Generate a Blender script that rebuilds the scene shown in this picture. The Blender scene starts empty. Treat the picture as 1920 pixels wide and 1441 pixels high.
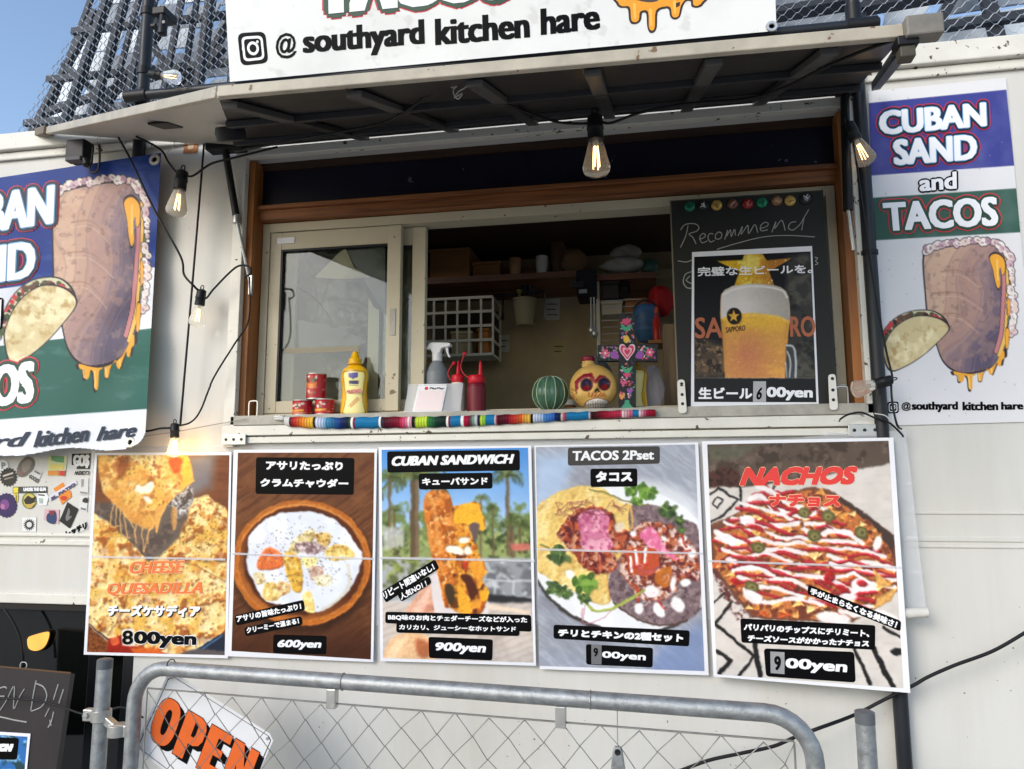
import bpy, bmesh, math, random
import numpy as np
from mathutils import Vector, Matrix

sc = bpy.context.scene
COL = sc.collection
# ------------------------------------------------------------------ camera
F = 1400.0                       # focal length in photo pixels (1920 wide)
YAW, PITCH, ROLL = math.radians(-10.15), math.radians(7.6), math.radians(-0.18)
CAMP = Vector((0.0, -2.0, 1.55))
cy, sy = math.cos(YAW), math.sin(YAW); cp, sp = math.cos(PITCH), math.sin(PITCH)
cr, sr = math.cos(ROLL), math.sin(ROLL)
FW = Vector((sy*cp, cy*cp, sp)); r0 = Vector((cy, -sy, 0)); u0 = r0.cross(FW)
RT = r0*cr + u0*sr; UP = u0*cr - r0*sr
cd = bpy.data.cameras.new('camera'); cam = bpy.data.objects.new('camera', cd); COL.objects.link(cam)
cd.sensor_width = 36.0; cd.lens = 36.0*F/1920; cd.clip_start = 0.02; cd.clip_end = 2000
cam.matrix_world = Matrix(((RT.x, UP.x, -FW.x, CAMP.x), (RT.y, UP.y, -FW.y, CAMP.y), (RT.z, UP.z, -FW.z, CAMP.z), (0, 0, 0, 1)))
sc.camera = cam
# ------------------------------------------------------------------ light
SUN_EL, SUN_AZ = math.radians(30), math.radians(214)     # soft light from the front left, azimuth clockwise from +Y
w = bpy.data.worlds.new('World'); sc.world = w; w.use_nodes = True
nt = w.node_tree; bg = nt.nodes['Background']; sky = nt.nodes.new('ShaderNodeTexSky')
sky.sky_type = 'NISHITA'; sky.sun_disc = False; sky.sun_elevation = SUN_EL; sky.sun_rotation = SUN_AZ
sky.air_density = 1.0; sky.dust_density = 1.0; sky.ozone_density = 1.0
nt.links.new(sky.outputs[0], bg.inputs[0]); bg.inputs[1].default_value = 0.15
sd = bpy.data.lights.new('sun', 'SUN'); sd.energy = 0.88; sd.angle = math.radians(26); sd.color = (1, .945, .86)
so = bpy.data.objects.new('sun', sd); COL.objects.link(so)
sdir = Vector((math.sin(SUN_AZ)*math.cos(SUN_EL), math.cos(SUN_AZ)*math.cos(SUN_EL), math.sin(SUN_EL)))
so.rotation_euler = sdir.to_track_quat('Z', 'Y').to_euler(); so.location = (-3, -4, 6)
sc.view_settings.view_transform = 'Standard'; sc.view_settings.look = 'None'; sc.view_settings.gamma = 1
sc.view_settings.exposure = 0.76
sc.cycles.use_denoising = True
sc.cycles.max_bounces = 8; sc.cycles.transparent_max_bounces = 16

# ------------------------------------------------------------------ tools
def ray(px, py):
    return RT*((px-960)/F) + UP*((720.5-py)/F) + FW
def at(px, py, y=0.0):
    """the point of the plane Y = y seen at photo pixel (px, py)"""
    d = ray(px, py); return CAMP + d*((y-CAMP.y)/d.y)
RTn, UPn, FWn, CAMn = (np.array(v) for v in (RT, UP, FW, CAMP))
def atn(PX, PY, y):
    d = ((PX-960)/F)[..., None]*RTn + ((720.5-PY)/F)[..., None]*UPn + FWn
    t = (y-CAMn[1])/d[..., 1]
    return CAMn + d*t[..., None]
def lin(c):
    c = np.asarray(c, float)/255.0
    return np.where(c <= .04045, c/12.92, ((c+.055)/1.055)**2.4)
def rgba(c): return tuple(float(v) for v in lin(c[:3])) + (1.0,)

MATS = {}
def mat(name, col=(200, 200, 200), rough=.5, metal=0., var=0., vscale=8., bump=0., bscale=60., emit=0., alpha=1., trans=0., spec=.28, specks=0., speckcol=(60, 45, 35), speckscale=40., coat=0., streak=0.):
    if name in MATS: return MATS[name]
    m = bpy.data.materials.new(name); m.use_nodes = True; t = m.node_tree; N = t.nodes; L = t.links
    b = N['Principled BSDF']; c = rgba(col)
    b.inputs['Base Color'].default_value = c; b.inputs['Roughness'].default_value = rough; b.inputs['Metallic'].default_value = metal
    b.inputs['Specular IOR Level'].default_value = spec; b.inputs['Coat Weight'].default_value = coat
    if alpha < 1: b.inputs['Alpha'].default_value = alpha
    if trans: b.inputs['Transmission Weight'].default_value = trans; b.inputs['IOR'].default_value = 1.15
    if emit: b.inputs['Emission Color'].default_value = c; b.inputs['Emission Strength'].default_value = emit
    tc = N.new('ShaderNodeNewGeometry')
    src = None
    if streak:
        mp = N.new('ShaderNodeMapping'); mp.inputs['Scale'].default_value = (6, 6, .7); L.new(tc.outputs['Position'], mp.inputs['Vector'])
        n = N.new('ShaderNodeTexNoise'); n.inputs['Scale'].default_value = 1; n.inputs['Detail'].default_value = 7; n.inputs['Roughness'].default_value = .7; L.new(mp.outputs[0], n.inputs['Vector'])
        n3 = N.new('ShaderNodeTexNoise'); n3.inputs['Scale'].default_value = 1.7; n3.inputs['Detail'].default_value = 6; L.new(tc.outputs['Position'], n3.inputs['Vector'])
        ad = N.new('ShaderNodeMath'); ad.operation = 'MULTIPLY_ADD'; ad.inputs[1].default_value = .8; L.new(n3.outputs['Fac'], ad.inputs[0]); L.new(n.outputs['Fac'], ad.inputs[2])
        r = N.new('ShaderNodeValToRGB'); e = r.color_ramp.elements; e[0].position = .66; e[1].position = 1.12 if False else 1.0
        e[0].color = tuple(min(1, x*1.03) for x in c[:3])+(1,); e[1].color = (c[0]*(1-streak), c[1]*(1-streak*1.15), c[2]*(1-streak*1.5), 1)
        mr0 = N.new('ShaderNodeMapRange'); mr0.inputs[2].default_value = 1.25; L.new(ad.outputs[0], mr0.inputs[0]); e[0].position = .60; L.new(mr0.outputs[0], r.inputs[0]); src = r.outputs[0]
    elif var:
        n = N.new('ShaderNodeTexNoise'); n.inputs['Scale'].default_value = vscale; n.inputs['Detail'].default_value = 6; n.inputs['Roughness'].default_value = .65
        L.new(tc.outputs['Position'], n.inputs['Vector'])
        r = N.new('ShaderNodeValToRGB'); e = r.color_ramp.elements
        e[0].position = .3; e[1].position = .7
        e[0].color = tuple(max(0, x*(1-var)) for x in c[:3])+(1,); e[1].color = tuple(min(1, x*(1+var*.6)) for x in c[:3])+(1,)
        L.new(n.outputs['Fac'], r.inputs[0]); src = r.outputs[0]
        rr = N.new('ShaderNodeMapRange'); rr.inputs[3].default_value = max(0, rough-.12); rr.inputs[4].default_value = min(1, rough+.12)
        L.new(n.outputs['Fac'], rr.inputs[0]); L.new(rr.outputs[0], b.inputs['Roughness'])
    if specks:
        v = N.new('ShaderNodeTexNoise'); v.inputs['Scale'].default_value = speckscale; v.inputs['Detail'].default_value = 3; v.inputs['Roughness'].default_value = .55
        L.new(tc.outputs['Position'], v.inputs['Vector'])
        n2 = N.new('ShaderNodeTexNoise'); n2.inputs['Scale'].default_value = 2.3; n2.inputs['Detail'].default_value = 3
        L.new(tc.outputs['Position'], n2.inputs['Vector'])
        ad = N.new('ShaderNodeMath'); ad.operation = 'MULTIPLY_ADD'; ad.inputs[1].default_value = .35
        L.new(n2.outputs['Fac'], ad.inputs[0]); L.new(v.outputs['Fac'], ad.inputs[2])
        mr = N.new('ShaderNodeMapRange'); mr.inputs[1].default_value = 1.085-specks; mr.inputs[2].default_value = 1.105-specks
        L.new(ad.outputs[0], mr.inputs[0])
        mx = N.new('ShaderNodeMix'); mx.data_type = 'RGBA'; mx.inputs[6].default_value = c; mx.inputs[7].default_value = rgba(speckcol)
        if src: L.new(src, mx.inputs[6])
        L.new(mr.outputs[0], mx.inputs[0]); src = mx.outputs[2]
    if src: L.new(src, b.inputs['Base Color'])
    if bump:
        n = N.new('ShaderNodeTexNoise'); n.inputs['Scale'].default_value = bscale; n.inputs['Detail'].default_value = 4
        L.new(tc.outputs['Position'], n.inputs['Vector'])
        bp = N.new('ShaderNodeBump'); bp.inputs['Strength'].default_value = bump; bp.inputs['Distance'].default_value = .01
        L.new(n.outputs['Fac'], bp.inputs['Height']); L.new(bp.outputs[0], b.inputs['Normal'])
    MATS[name] = m; return m
def wood(name, c1, c2, scale=(4, 4, 60), rough=.55):
    m = bpy.data.materials.new(name); m.use_nodes = True; t = m.node_tree; N = t.nodes; L = t.links; b = N['Principled BSDF']
    g = N.new('ShaderNodeNewGeometry'); mp = N.new('ShaderNodeMapping'); mp.inputs['Scale'].default_value = scale
    L.new(g.outputs['Position'], mp.inputs['Vector']); n = N.new('ShaderNodeTexNoise'); n.inputs['Scale'].default_value = 1; n.inputs['Detail'].default_value = 7; n.inputs['Distortion'].default_value = .6
    L.new(mp.outputs[0], n.inputs['Vector']); r = N.new('ShaderNodeValToRGB'); e = r.color_ramp.elements
    e[0].position = .32; e[0].color = rgba(c1); e[1].position = .68; e[1].color = rgba(c2)
    L.new(n.outputs['Fac'], r.inputs[0]); L.new(r.outputs[0], b.inputs['Base Color']); b.inputs['Roughness'].default_value = rough
    bp = N.new('ShaderNodeBump'); bp.inputs['Strength'].default_value = .25; bp.inputs['Distance'].default_value = .004
    L.new(n.outputs['Fac'], bp.inputs['Height']); L.new(bp.outputs[0], b.inputs['Normal']); return m
def print_mat(name, rough=.45, coat=0., spec=.4, wr=.0, wscale=14):
    """printed sheet: colours of the print live in the mesh's colour attribute"""
    m = bpy.data.materials.new(name); m.use_nodes = True; t = m.node_tree; N = t.nodes; L = t.links; b = N['Principled BSDF']
    a = N.new('ShaderNodeAttribute'); a.attribute_name = 'print'; g = N.new('ShaderNodeNewGeometry')
    n = N.new('ShaderNodeTexNoise'); n.inputs['Scale'].default_value = 900; n.inputs['Detail'].default_value = 2
    L.new(g.outputs['Position'], n.inputs['Vector'])
    mr = N.new('ShaderNodeMapRange'); mr.inputs[3].default_value = .93; mr.inputs[4].default_value = 1.07; L.new(n.outputs['Fac'], mr.inputs[0])
    mx = N.new('ShaderNodeMix'); mx.data_type = 'RGBA'; mx.blend_type = 'MULTIPLY'; mx.inputs[0].default_value = 1
    L.new(a.outputs['Color'], mx.inputs[6]); L.new(mr.outputs[0], mx.inputs[7]); L.new(mx.outputs[2], b.inputs['Base Color'])
    b.inputs['Roughness'].default_value = rough; b.inputs['Specular IOR Level'].default_value = spec; b.inputs['Coat Weight'].default_value = coat; b.inputs['Coat Roughness'].default_value = .12
    if wr:
        n2 = N.new('ShaderNodeTexNoise'); n2.inputs['Scale'].default_value = wscale; n2.inputs['Detail'].default_value = 3; n2.inputs['Distortion'].default_value = 1.2
        L.new(g.outputs['Position'], n2.inputs['Vector']); bp = N.new('ShaderNodeBump'); bp.inputs['Strength'].default_value = wr; bp.inputs['Distance'].default_value = .01
        L.new(n2.outputs['Fac'], bp.inputs['Height']); L.new(bp.outputs[0], b.inputs['Normal']); L.new(bp.outputs[0], b.inputs['Coat Normal'])
    return m

ORG = {}
def tag(o, label=None, cat=None, group=None, kind=None):
    if label: o['label'] = label
    if cat: o['category'] = cat
    if group: o['group'] = group
    if kind: o['kind'] = kind
    return o
def thing(name, label, cat, loc=(0, 0, 0), group=None):
    o = bpy.data.objects.new(name, None); COL.objects.link(o); o.location = loc; o.empty_display_size = .05
    ORG[o.name] = Vector(loc); return tag(o, label, cat, group)
def link(name, me, parent=None, org=None):
    o = bpy.data.objects.new(name, me); COL.objects.link(o)
    if parent is not None:
        o.parent = parent; ORG[o.name] = ORG[parent.name]
    else:
        o.location = org; ORG[o.name] = Vector(org)
    return o

class MB:
    def __init__(s): s.v = []; s.f = []; s.M = None
    def V(s, p):
        p = Vector(p); s.v.append(s.M @ p if s.M is not None else p); return len(s.v)-1
    def poly(s, pts): s.f.append([s.V(p) for p in pts]); return s
    def box(s, a, b, bev=0.0):
        x0, y0, z0 = (min(a[i], b[i]) for i in range(3)); x1, y1, z1 = (max(a[i], b[i]) for i in range(3))
        return s.hexa([(x0, y0, z0), (x1, y0, z0), (x1, y1, z0), (x0, y1, z0), (x0, y0, z1), (x1, y0, z1), (x1, y1, z1), (x0, y1, z1)])
    def hexa(s, p):
        i = [s.V(q) for q in p]
        for q in ((3, 2, 1, 0), (4, 5, 6, 7), (0, 1, 5, 4), (1, 2, 6, 5), (2, 3, 7, 6), (3, 0, 4, 7)): s.f.append([i[k] for k in q])
        return s
    def beam(s, p, q, wx, wz, up=(0, 0, 1)):
        p, q = Vector(p), Vector(q); d = (q-p).normalized(); sd = d.cross(Vector(up))
        if sd.length < 1e-4: sd = d.cross(Vector((1, 0, 0)))
        sd.normalize(); u = sd.cross(d); a = sd*wx/2; b = u*wz/2
        return s.hexa([p-a-b, p+a-b, q+a-b, q-a-b, p-a+b, p+a+b, q+a+b, q-a+b])
    def tube(s, pts, r, n=8, cap=True, closed=False):
        pts = [Vector(p) for p in pts]; m = len(pts); rings = []
        rr = r if hasattr(r, '__len__') else [r]*m
        t0 = (pts[1]-pts[0]).normalized(); ref = Vector((0, 0, 1)) if abs(t0.z) < .9 else Vector((1, 0, 0))
        nrm = (ref - t0*ref.dot(t0)).normalized()
        for i, p in enumerate(pts):
            if closed: tg = pts[(i+1) % m]-pts[i-1]
            else: tg = pts[min(i+1, m-1)]-pts[max(i-1, 0)]
            if tg.length < 1e-9: tg = t0
            tg.normalize(); nrm = nrm - tg*nrm.dot(tg)
            if nrm.length < 1e-6: nrm = tg.orthogonal()
            nrm.normalize(); bn = tg.cross(nrm)
            rings.append([s.V(p+(nrm*math.cos(2*math.pi*k/n)+bn*math.sin(2*math.pi*k/n))*rr[i]) for k in range(n)])
        for i in range(m if closed else m-1):
            a, b = rings[i], rings[(i+1) % m]
            for k in range(n): s.f.append([a[k], a[(k+1) % n], b[(k+1) % n], b[k]])
        if cap and not closed: s.f.append(rings[0][::-1]); s.f.append(rings[-1])
        return s
    def lathe(s, c, prof, n=24, ax=(0, 0, 1), sx=1.0, sy=1.0):
        c = Vector(c); ax = Vector(ax).normalized(); e1 = Vector((1, 0, 0)) if abs(ax.x) < .9 else Vector((0, 1, 0))
        e1 = (e1-ax*e1.dot(ax)).normalized(); e2 = ax.cross(e1); rings = []
        for r, h in prof:
            if r < 1e-6: rings.append([s.V(c+ax*h)])
            else: rings.append([s.V(c+ax*h+(e1*math.cos(2*math.pi*k/n)*sx+e2*math.sin(2*math.pi*k/n)*sy)*r) for k in range(n)])
        for a, b in zip(rings, rings[1:]):
            for k in range(n):
                k2 = (k+1) % n
                if len(a) == 1 and len(b) == 1: continue
                if len(a) == 1: s.f.append([a[0], b[k2], b[k]])
                elif len(b) == 1: s.f.append([a[k], a[k2], b[0]])
                else: s.f.append([a[k], a[k2], b[k2], b[k]])
        if len(rings[0]) > 1: s.f.append(rings[0][::-1])
        if len(rings[-1]) > 1: s.f.append(rings[-1])
        return s
    def grid(s, rows):
        ids = [[s.V(p) for p in r] for r in rows]
        for a, b in zip(ids, ids[1:]):
            for k in range(len(a)-1): s.f.append([a[k], a[k+1], b[k+1], b[k]])
        return s
    def prism(s, pts, d):
        """outline pts (3d, planar) given thickness along vector d"""
        d = Vector(d); a = [s.V(p) for p in pts]; b = [s.V(Vector(p)+d) for p in pts]; n = len(a)
        s.f.append(a); s.f.append(b[::-1])
        for k in range(n): s.f.append([a[k], b[k], b[(k+1) % n], a[(k+1) % n]])
        return s
    def build(s, name, m, parent=None, smooth=False, bevel=0., org=None, recalc=True):
        if parent is not None: o = ORG[parent.name]
        elif org is not None: o = Vector(org)
        else:
            xs = [p.x for p in s.v]; ys = [p.y for p in s.v]; zs = [p.z for p in s.v]
            o = Vector(((min(xs)+max(xs))/2, (min(ys)+max(ys))/2, min(zs)))
        me = bpy.data.meshes.new(name); me.from_pydata([tuple(p-o) for p in s.v], [], s.f)
        if recalc:
            bm = bmesh.new(); bm.from_mesh(me); bmesh.ops.recalc_face_normals(bm, faces=bm.faces); bm.to_mesh(me); bm.free()
        me.materials.append(m); ob = link(name, me, parent, o)
        if smooth:
            me.polygons.foreach_set('use_smooth', [True]*len(me.polygons))
            if smooth != 'all' and hasattr(me, 'set_sharp_from_angle'): me.set_sharp_from_angle(angle=math.radians(42))
        if bevel:
            bv = ob.modifiers.new('bevel', 'BEVEL'); bv.width = bevel; bv.segments = 2; bv.limit_method = 'ANGLE'; bv.angle_limit = math.radians(40)
        return ob
def spl(pts, n=8, closed=False):
    """Catmull-Rom through points of any dimension"""
    P = [np.array(tuple(p), float) for p in pts]; out = []; m = len(P)
    for i in range(m if closed else m-1):
        if closed: a, b, c, d = P[i-1], P[i], P[(i+1) % m], P[(i+2) % m]
        else: a, b, c, d = P[max(i-1, 0)], P[i], P[i+1], P[min(i+2, m-1)]
        for k in range(n):
            t = k/n; out.append(.5*((2*b)+(c-a)*t+(2*a-5*b+4*c-d)*t*t+(3*b-a-3*c+d)*t**3))
    if not closed: out.append(P[-1])
    return out
def wire(pts, y, r, n=8, seg=6):
    """cable through photo pixels; a pixel may carry its own depth as third value"""
    P = [at(p[0], p[1], p[2] if len(p) > 2 else y) for p in pts]
    return [Vector(q) for q in spl(P, seg)]

# ---- flat surfaces that carry print: surf(px, py, lift) -> world point
def plane_surf(y, disp=None):
    def f(PX, PY, lift=0.):
        PX = np.asarray(PX, float); PY = np.asarray(PY, float)
        yy = y - lift + (disp(PX, PY) if disp is not None else 0.)
        return atn(PX, PY, yy)
    return f
def quad_surf(p0, n):
    """a plane through world point p0 with normal n (towards the viewer)"""
    p0 = np.array(p0, float); n = np.array(n, float); n = n/np.linalg.norm(n)
    def f(PX, PY, lift=0.):
        PX = np.asarray(PX, float); PY = np.asarray(PY, float)
        d = ((PX-960)/F)[..., None]*RTn + ((720.5-PY)/F)[..., None]*UPn + FWn
        t = ((p0-CAMn)@n + lift)/(d@n); return CAMn + d*t[..., None]
    return f
def sheet(name, surf, pts, m, lift=0., thick=.0008, parent=None):
    """a sheet of real thickness with the outline pts (photo pixels)"""
    P = np.array([p[:2] for p in pts], float); a = surf(P[:, 0], P[:, 1], lift); b = surf(P[:, 0], P[:, 1], lift-thick)
    mb = MB(); n = len(a); i = [mb.V(p) for p in a]; j = [mb.V(p) for p in b]
    mb.f.append(i); mb.f.append(j[::-1])
    for k in range(n): mb.f.append([i[k], j[k], j[(k+1) % n], i[(k+1) % n]])
    return mb.build(name, m, parent)
def rrect(tl, tr, br, bl, r=6, n=4):
    C = [np.array(c, float) for c in (tl, tr, br, bl)]; out = []
    for i in range(4):
        c = C[i]; a = C[i-1]-c; b = C[(i+1) % 4]-c
        ra = min(r, np.linalg.norm(a)*.45); rb = min(r, np.linalg.norm(b)*.45)
        p, q = c+a/np.linalg.norm(a)*ra, c+b/np.linalg.norm(b)*rb
        for k in range(n+1):
            t = k/n; out.append((1-t)**2*p+2*t*(1-t)*c+t*t*q)
    return out
GLY = {}
def glyphs(body, shear, space):
    k = (body, shear, space)
    if k not in GLY:
        c = bpy.data.curves.new('lettering', 'FONT'); c.body = body; c.shear = shear; c.space_character = space; c.resolution_u = 3
        o = bpy.data.objects.new('lettering', c); COL.objects.link(o)
        bpy.context.view_layer.update(); dg = bpy.context.evaluated_depsgraph_get()
        me = bpy.data.meshes.new_from_object(o.evaluated_get(dg))
        v = np.empty(len(me.vertices)*3); me.vertices.foreach_get('co', v); v = v.reshape(-1, 3)[:, :2].copy()
        f = [tuple(p.vertices) for p in me.polygons]
        bpy.data.objects.remove(o); bpy.data.curves.remove(c); bpy.data.meshes.remove(me)
        lo, hi = v.min(0), v.max(0); GLY[k] = ((v-lo)/(hi-lo), f)
    return GLY[k]
def text(name, body, q, m, surf, lift, parent, bold=0., kern='sq', shear=0., space=1., grow=0., step=2.5e-5):
    """lettering as flat geometry: its ink fills the quad q = (tl, tr, br, bl) in photo pixels; bold thickens the strokes (px)"""
    uv, f = glyphs(body, shear, space); tl, tr, br, bl = (np.array(c, float) for c in q)
    bx, by = (bold if hasattr(bold, '__len__') else (bold, bold))
    ex = (tr-tl)/np.linalg.norm(tr-tl); ey = (tl-bl)/np.linalg.norm(tl-bl)
    tl = tl+ex*bx-ey*by; tr = tr-ex*bx-ey*by; br = br-ex*bx+ey*by; bl = bl+ex*bx+ey*by
    u, v = uv[:, :1], uv[:, 1:]
    P = (1-v)*((1-u)*bl+u*br)+v*((1-u)*tl+u*tr)
    gx, gy = bx+grow, by+grow
    offs = [(0, 0)]
    if gx > .05:
        if kern == 'sq':
            k = max(1, int(math.ceil(max(gx, gy)/1.3))); L = [i/k for i in range(-k, k+1)] if k < 3 else [-1, -.5, 0, .5, 1]
            offs = [(a*gx, b*gy) for a in L for b in L if max(abs(a), abs(b)) > .99] + ([(0, 0)] if k > 1 else [])
        else:
            offs = [(math.cos(2*math.pi*i/14)*gx, math.sin(2*math.pi*i/14)*gy) for i in range(14)]
            offs += [(math.cos(2*math.pi*i/7)*gx*.5, math.sin(2*math.pi*i/7)*gy*.5) for i in range(7)]
    vs = []; fs = []; base = 0
    for i, (a, b) in enumerate(offs):
        Q = P+ex*a+ey*b; vs.append(surf(Q[:, 0], Q[:, 1], lift+i*step)); fs += [tuple(x+base for x in t) for t in f]; base += len(P)
    vs = np.concatenate(vs); o = ORG[parent.name] if parent is not None else Vector(vs.mean(0))
    me = bpy.data.meshes.new(name); me.from_pydata([tuple(p) for p in vs-np.array(o)], [], fs); me.materials.append(m)
    return link(name, me, parent, o)
def bb(x0, y0, x1, y1, rise=0., lean=0.):
    """axis box as quad; rise = how much the right end is lifted (px), lean = how far the top is pushed right"""
    return ((x0+lean, y0), (x1+lean, y0-rise), (x1, y1-rise), (x0, y1))
def tf(ox, oy, s):
    """zoom-crop coordinates -> photo pixels"""
    return lambda *p: [(ox+p[i]*s, oy+p[i+1]*s) for i in range(0, len(p), 2)]

# ---- print painter: colours a fine grid laid over a sheet
_rng = np.random.RandomState(7); _lat = [_rng.rand(64, 64) for _ in range(6)]
def vnoise(X, Y, s, seed=0):
    x = X/s+seed*7.31; y = Y/s+seed*3.17; xi = np.floor(x).astype(int); yi = np.floor(y).astype(int); fx = x-xi; fy = y-yi
    fx = fx*fx*(3-2*fx); fy = fy*fy*(3-2*fy); L = _lat[seed % 6]
    a = L[xi % 64, yi % 64]; b = L[(xi+1) % 64, yi % 64]; c = L[xi % 64, (yi+1) % 64]; d = L[(xi+1) % 64, (yi+1) % 64]
    return (a*(1-fx)+b*fx)*(1-fy)+(c*(1-fx)+d*fx)*fy
def fbm(X, Y, s, seed=0, o=4):
    r = 0; a = .5; t = 0
    for i in range(o): r = r+a*vnoise(X, Y, s/2**i, seed+i); t += a; a *= .55
    return r/t
class Art:
    def __init__(s, q, res=.8):
        tl, tr, br, bl = (np.array(c, float) for c in q); s.q = q
        W = int(max(np.linalg.norm(tr-tl), np.linalg.norm(br-bl))*res)+2; H = int(max(np.linalg.norm(bl-tl), np.linalg.norm(br-tr))*res)+2
        A = []; B = []
        for (u, v), (x, y) in zip(((0, 0), (1, 0), (1, 1), (0, 1)), (tl, tr, br, bl)):
            A.append([u, v, 1, 0, 0, 0, -u*x, -v*x]); B.append(x); A.append([0, 0, 0, u, v, 1, -u*y, -v*y]); B.append(y)
        h = np.append(np.linalg.solve(np.array(A), np.array(B)), 1)
        U, Vv = np.meshgrid(np.linspace(0, 1, W), np.linspace(0, 1, H)); d = h[6]*U+h[7]*Vv+h[8]
        s.U, s.Vv = U, Vv; s.X = (h[0]*U+h[1]*Vv+h[2])/d; s.Y = (h[3]*U+h[4]*Vv+h[5])/d; s.I = np.zeros((H, W, 3))
    def fill(s, c): s.I[:] = np.array(c)/255.; return s
    def put(s, m, c, a=1.):
        c = np.asarray(c, float)/255.; m = (m*a)[..., None]; s.I = s.I*(1-m)+c*m
    def sub(s, x0, y0, x1, y1):
        return np.nonzero((s.X > x0) & (s.X < x1) & (s.Y > y0) & (s.Y < y1))
    def mixi(s, idx, m, c, a):
        m = (m*a)[:, None]; c = np.asarray(c, float)/255.; s.I[idx] = s.I[idx]*(1-m)+c*m
    def ell(s, cx, cy, rx, ry, c, ang=0., soft=1.5, a=1.):
        R = max(rx, ry)+soft; idx = s.sub(cx-R, cy-R, cx+R, cy+R)
        if not len(idx[0]): return
        x = s.X[idx]-cx; y = s.Y[idx]-cy; ca, sa = math.cos(math.radians(ang)), math.sin(math.radians(ang))
        d = (np.hypot((x*ca+y*sa)/rx, (-x*sa+y*ca)/ry)-1)*min(rx, ry); s.mixi(idx, np.clip(.5-d/soft, 0, 1), c, a)
    def sdf(s, pts, idx):
        X, Y = s.X[idx], s.Y[idx]; P = np.array([p[:2] for p in pts], float); ins = np.zeros(X.shape, bool); d2 = np.full(X.shape, 1e9)
        for i in range(len(P)):
            a, b = P[i-1], P[i]; e = b-a; L = e@e+1e-12; t = np.clip(((X-a[0])*e[0]+(Y-a[1])*e[1])/L, 0, 1)
            d2 = np.minimum(d2, (X-a[0]-t*e[0])**2+(Y-a[1]-t*e[1])**2)
            c = (a[1] > Y) != (b[1] > Y)
            if c.any(): ins ^= c & (X < (b[0]-a[0])*(Y-a[1])/(b[1]-a[1]+1e-12)+a[0])
        d = np.sqrt(d2); return np.where(ins, -d, d)
    def region(s, pts, soft=1.5, smooth=0, rag=0., rs=8., seed=1):
        if smooth: pts = spl(pts, smooth, True)
        P = np.array([p[:2] for p in pts]); lo = P.min(0)-soft-rag; hi = P.max(0)+soft+rag; idx = s.sub(lo[0], lo[1], hi[0], hi[1])
        if not len(idx[0]): return idx, np.zeros(0)
        d = s.sdf(pts, idx)
        if rag: d = d+(fbm(s.X[idx], s.Y[idx], rs, seed)-.5)*2*rag
        return idx, np.clip(.5-d/soft, 0, 1)
    def poly(s, pts, c, soft=1.5, smooth=0, a=1., **k):
        idx, m = s.region(pts, soft, smooth, **k)
        if len(idx[0]): s.mixi(idx, m, c, a)
        return idx, m
    def line(s, pts, w, c, smooth=0, soft=1.2, a=1., taper=False):
        if smooth: pts = spl(pts, smooth)
        P = np.array([p[:2] for p in pts], float); lo = P.min(0)-w-soft; hi = P.max(0)+w+soft; idx = s.sub(lo[0], lo[1], hi[0], hi[1])
        if not len(idx[0]): return
        X, Y = s.X[idx], s.Y[idx]; d = np.full(X.shape, 1e9); n = len(P)-1
        for i in range(n):
            p, q = P[i], P[i+1]; e = q-p; t = np.clip(((X-p[0])*e[0]+(Y-p[1])*e[1])/(e@e+1e-12), 0, 1)
            ww = w/2*(1-(i+t)/n*.8) if taper else w/2
            d = np.minimum(d, np.hypot(X-p[0]-t*e[0], Y-p[1]-t*e[1])-ww)
        s.mixi(idx, np.clip(.5-d/soft, 0, 1), c, a)
    def blot(s, idx, m, lo, hi, c, scale, seed, a=1., o=4):
        """noise patches inside a region"""
        if not len(idx[0]): return
        n = fbm(s.X[idx], s.Y[idx], scale, seed, o); s.mixi(idx, m*np.clip((n-lo)/(hi-lo), 0, 1), c, a)
    def specks(s, idx, m, n, r, cols, seed, a=1., asp=1.):
        if not len(idx[0]): return
        g = random.Random(seed); ok = np.nonzero(m > .6)[0]
        if not len(ok): return
        for _ in range(n):
            k = ok[g.randrange(len(ok))]; x, y = s.X[idx[0][k], idx[1][k]], s.Y[idx[0][k], idx[1][k]]
            rr = g.uniform(*r); s.ell(x, y, rr*asp, rr, g.choice(cols), g.uniform(0, 180), 1.2, a)
    def grain(s, amp, scale, seed=3):
        s.I = s.I*(1+amp*2*(fbm(s.X, s.Y, scale, seed, 3)-.5))[..., None]
    def finish(s, warp=1.6, emb=.5, noise=.07, blur=1, ws=9., region=None):
        """gives painted shapes the ragged edges, relief and fine texture of a printed food photograph"""
        H, W = s.X.shape; r = np.linalg.norm([s.X[0, -1]-s.X[0, 0], s.Y[0, -1]-s.Y[0, 0]])/W
        jj, ii = np.meshgrid(np.arange(W), np.arange(H)); old = s.I.copy()
        for sc_, am, sd in ((ws*1.6, warp*.8, 2), (ws*.6, warp*.35, 4)):
            dx = (fbm(s.X, s.Y, sc_, sd, 2)-.5)*2*am/r*1.6; dy = (fbm(s.X+50, s.Y+90, sc_, sd+1, 2)-.5)*2*am/r*1.6
            yy = np.clip(ii+dy, 0, H-1.001); xx = np.clip(jj+dx, 0, W-1.001); y0 = yy.astype(int); x0 = xx.astype(int); fy = (yy-y0)[..., None]; fx = (xx-x0)[..., None]
            s.I = (s.I[y0, x0]*(1-fx)+s.I[y0, x0+1]*fx)*(1-fy)+(s.I[y0+1, x0]*(1-fx)+s.I[y0+1, x0+1]*fx)*fy
        def bl(a, n):
            for _ in range(n):
                p = np.pad(a, ((1, 1), (1, 1))+((0, 0),)*(a.ndim-2), 'edge'); a = (p[:-2, 1:-1]+p[2:, 1:-1]+p[1:-1, :-2]+p[1:-1, 2:]+2*p[1:-1, 1:-1])/6
            return a
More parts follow.
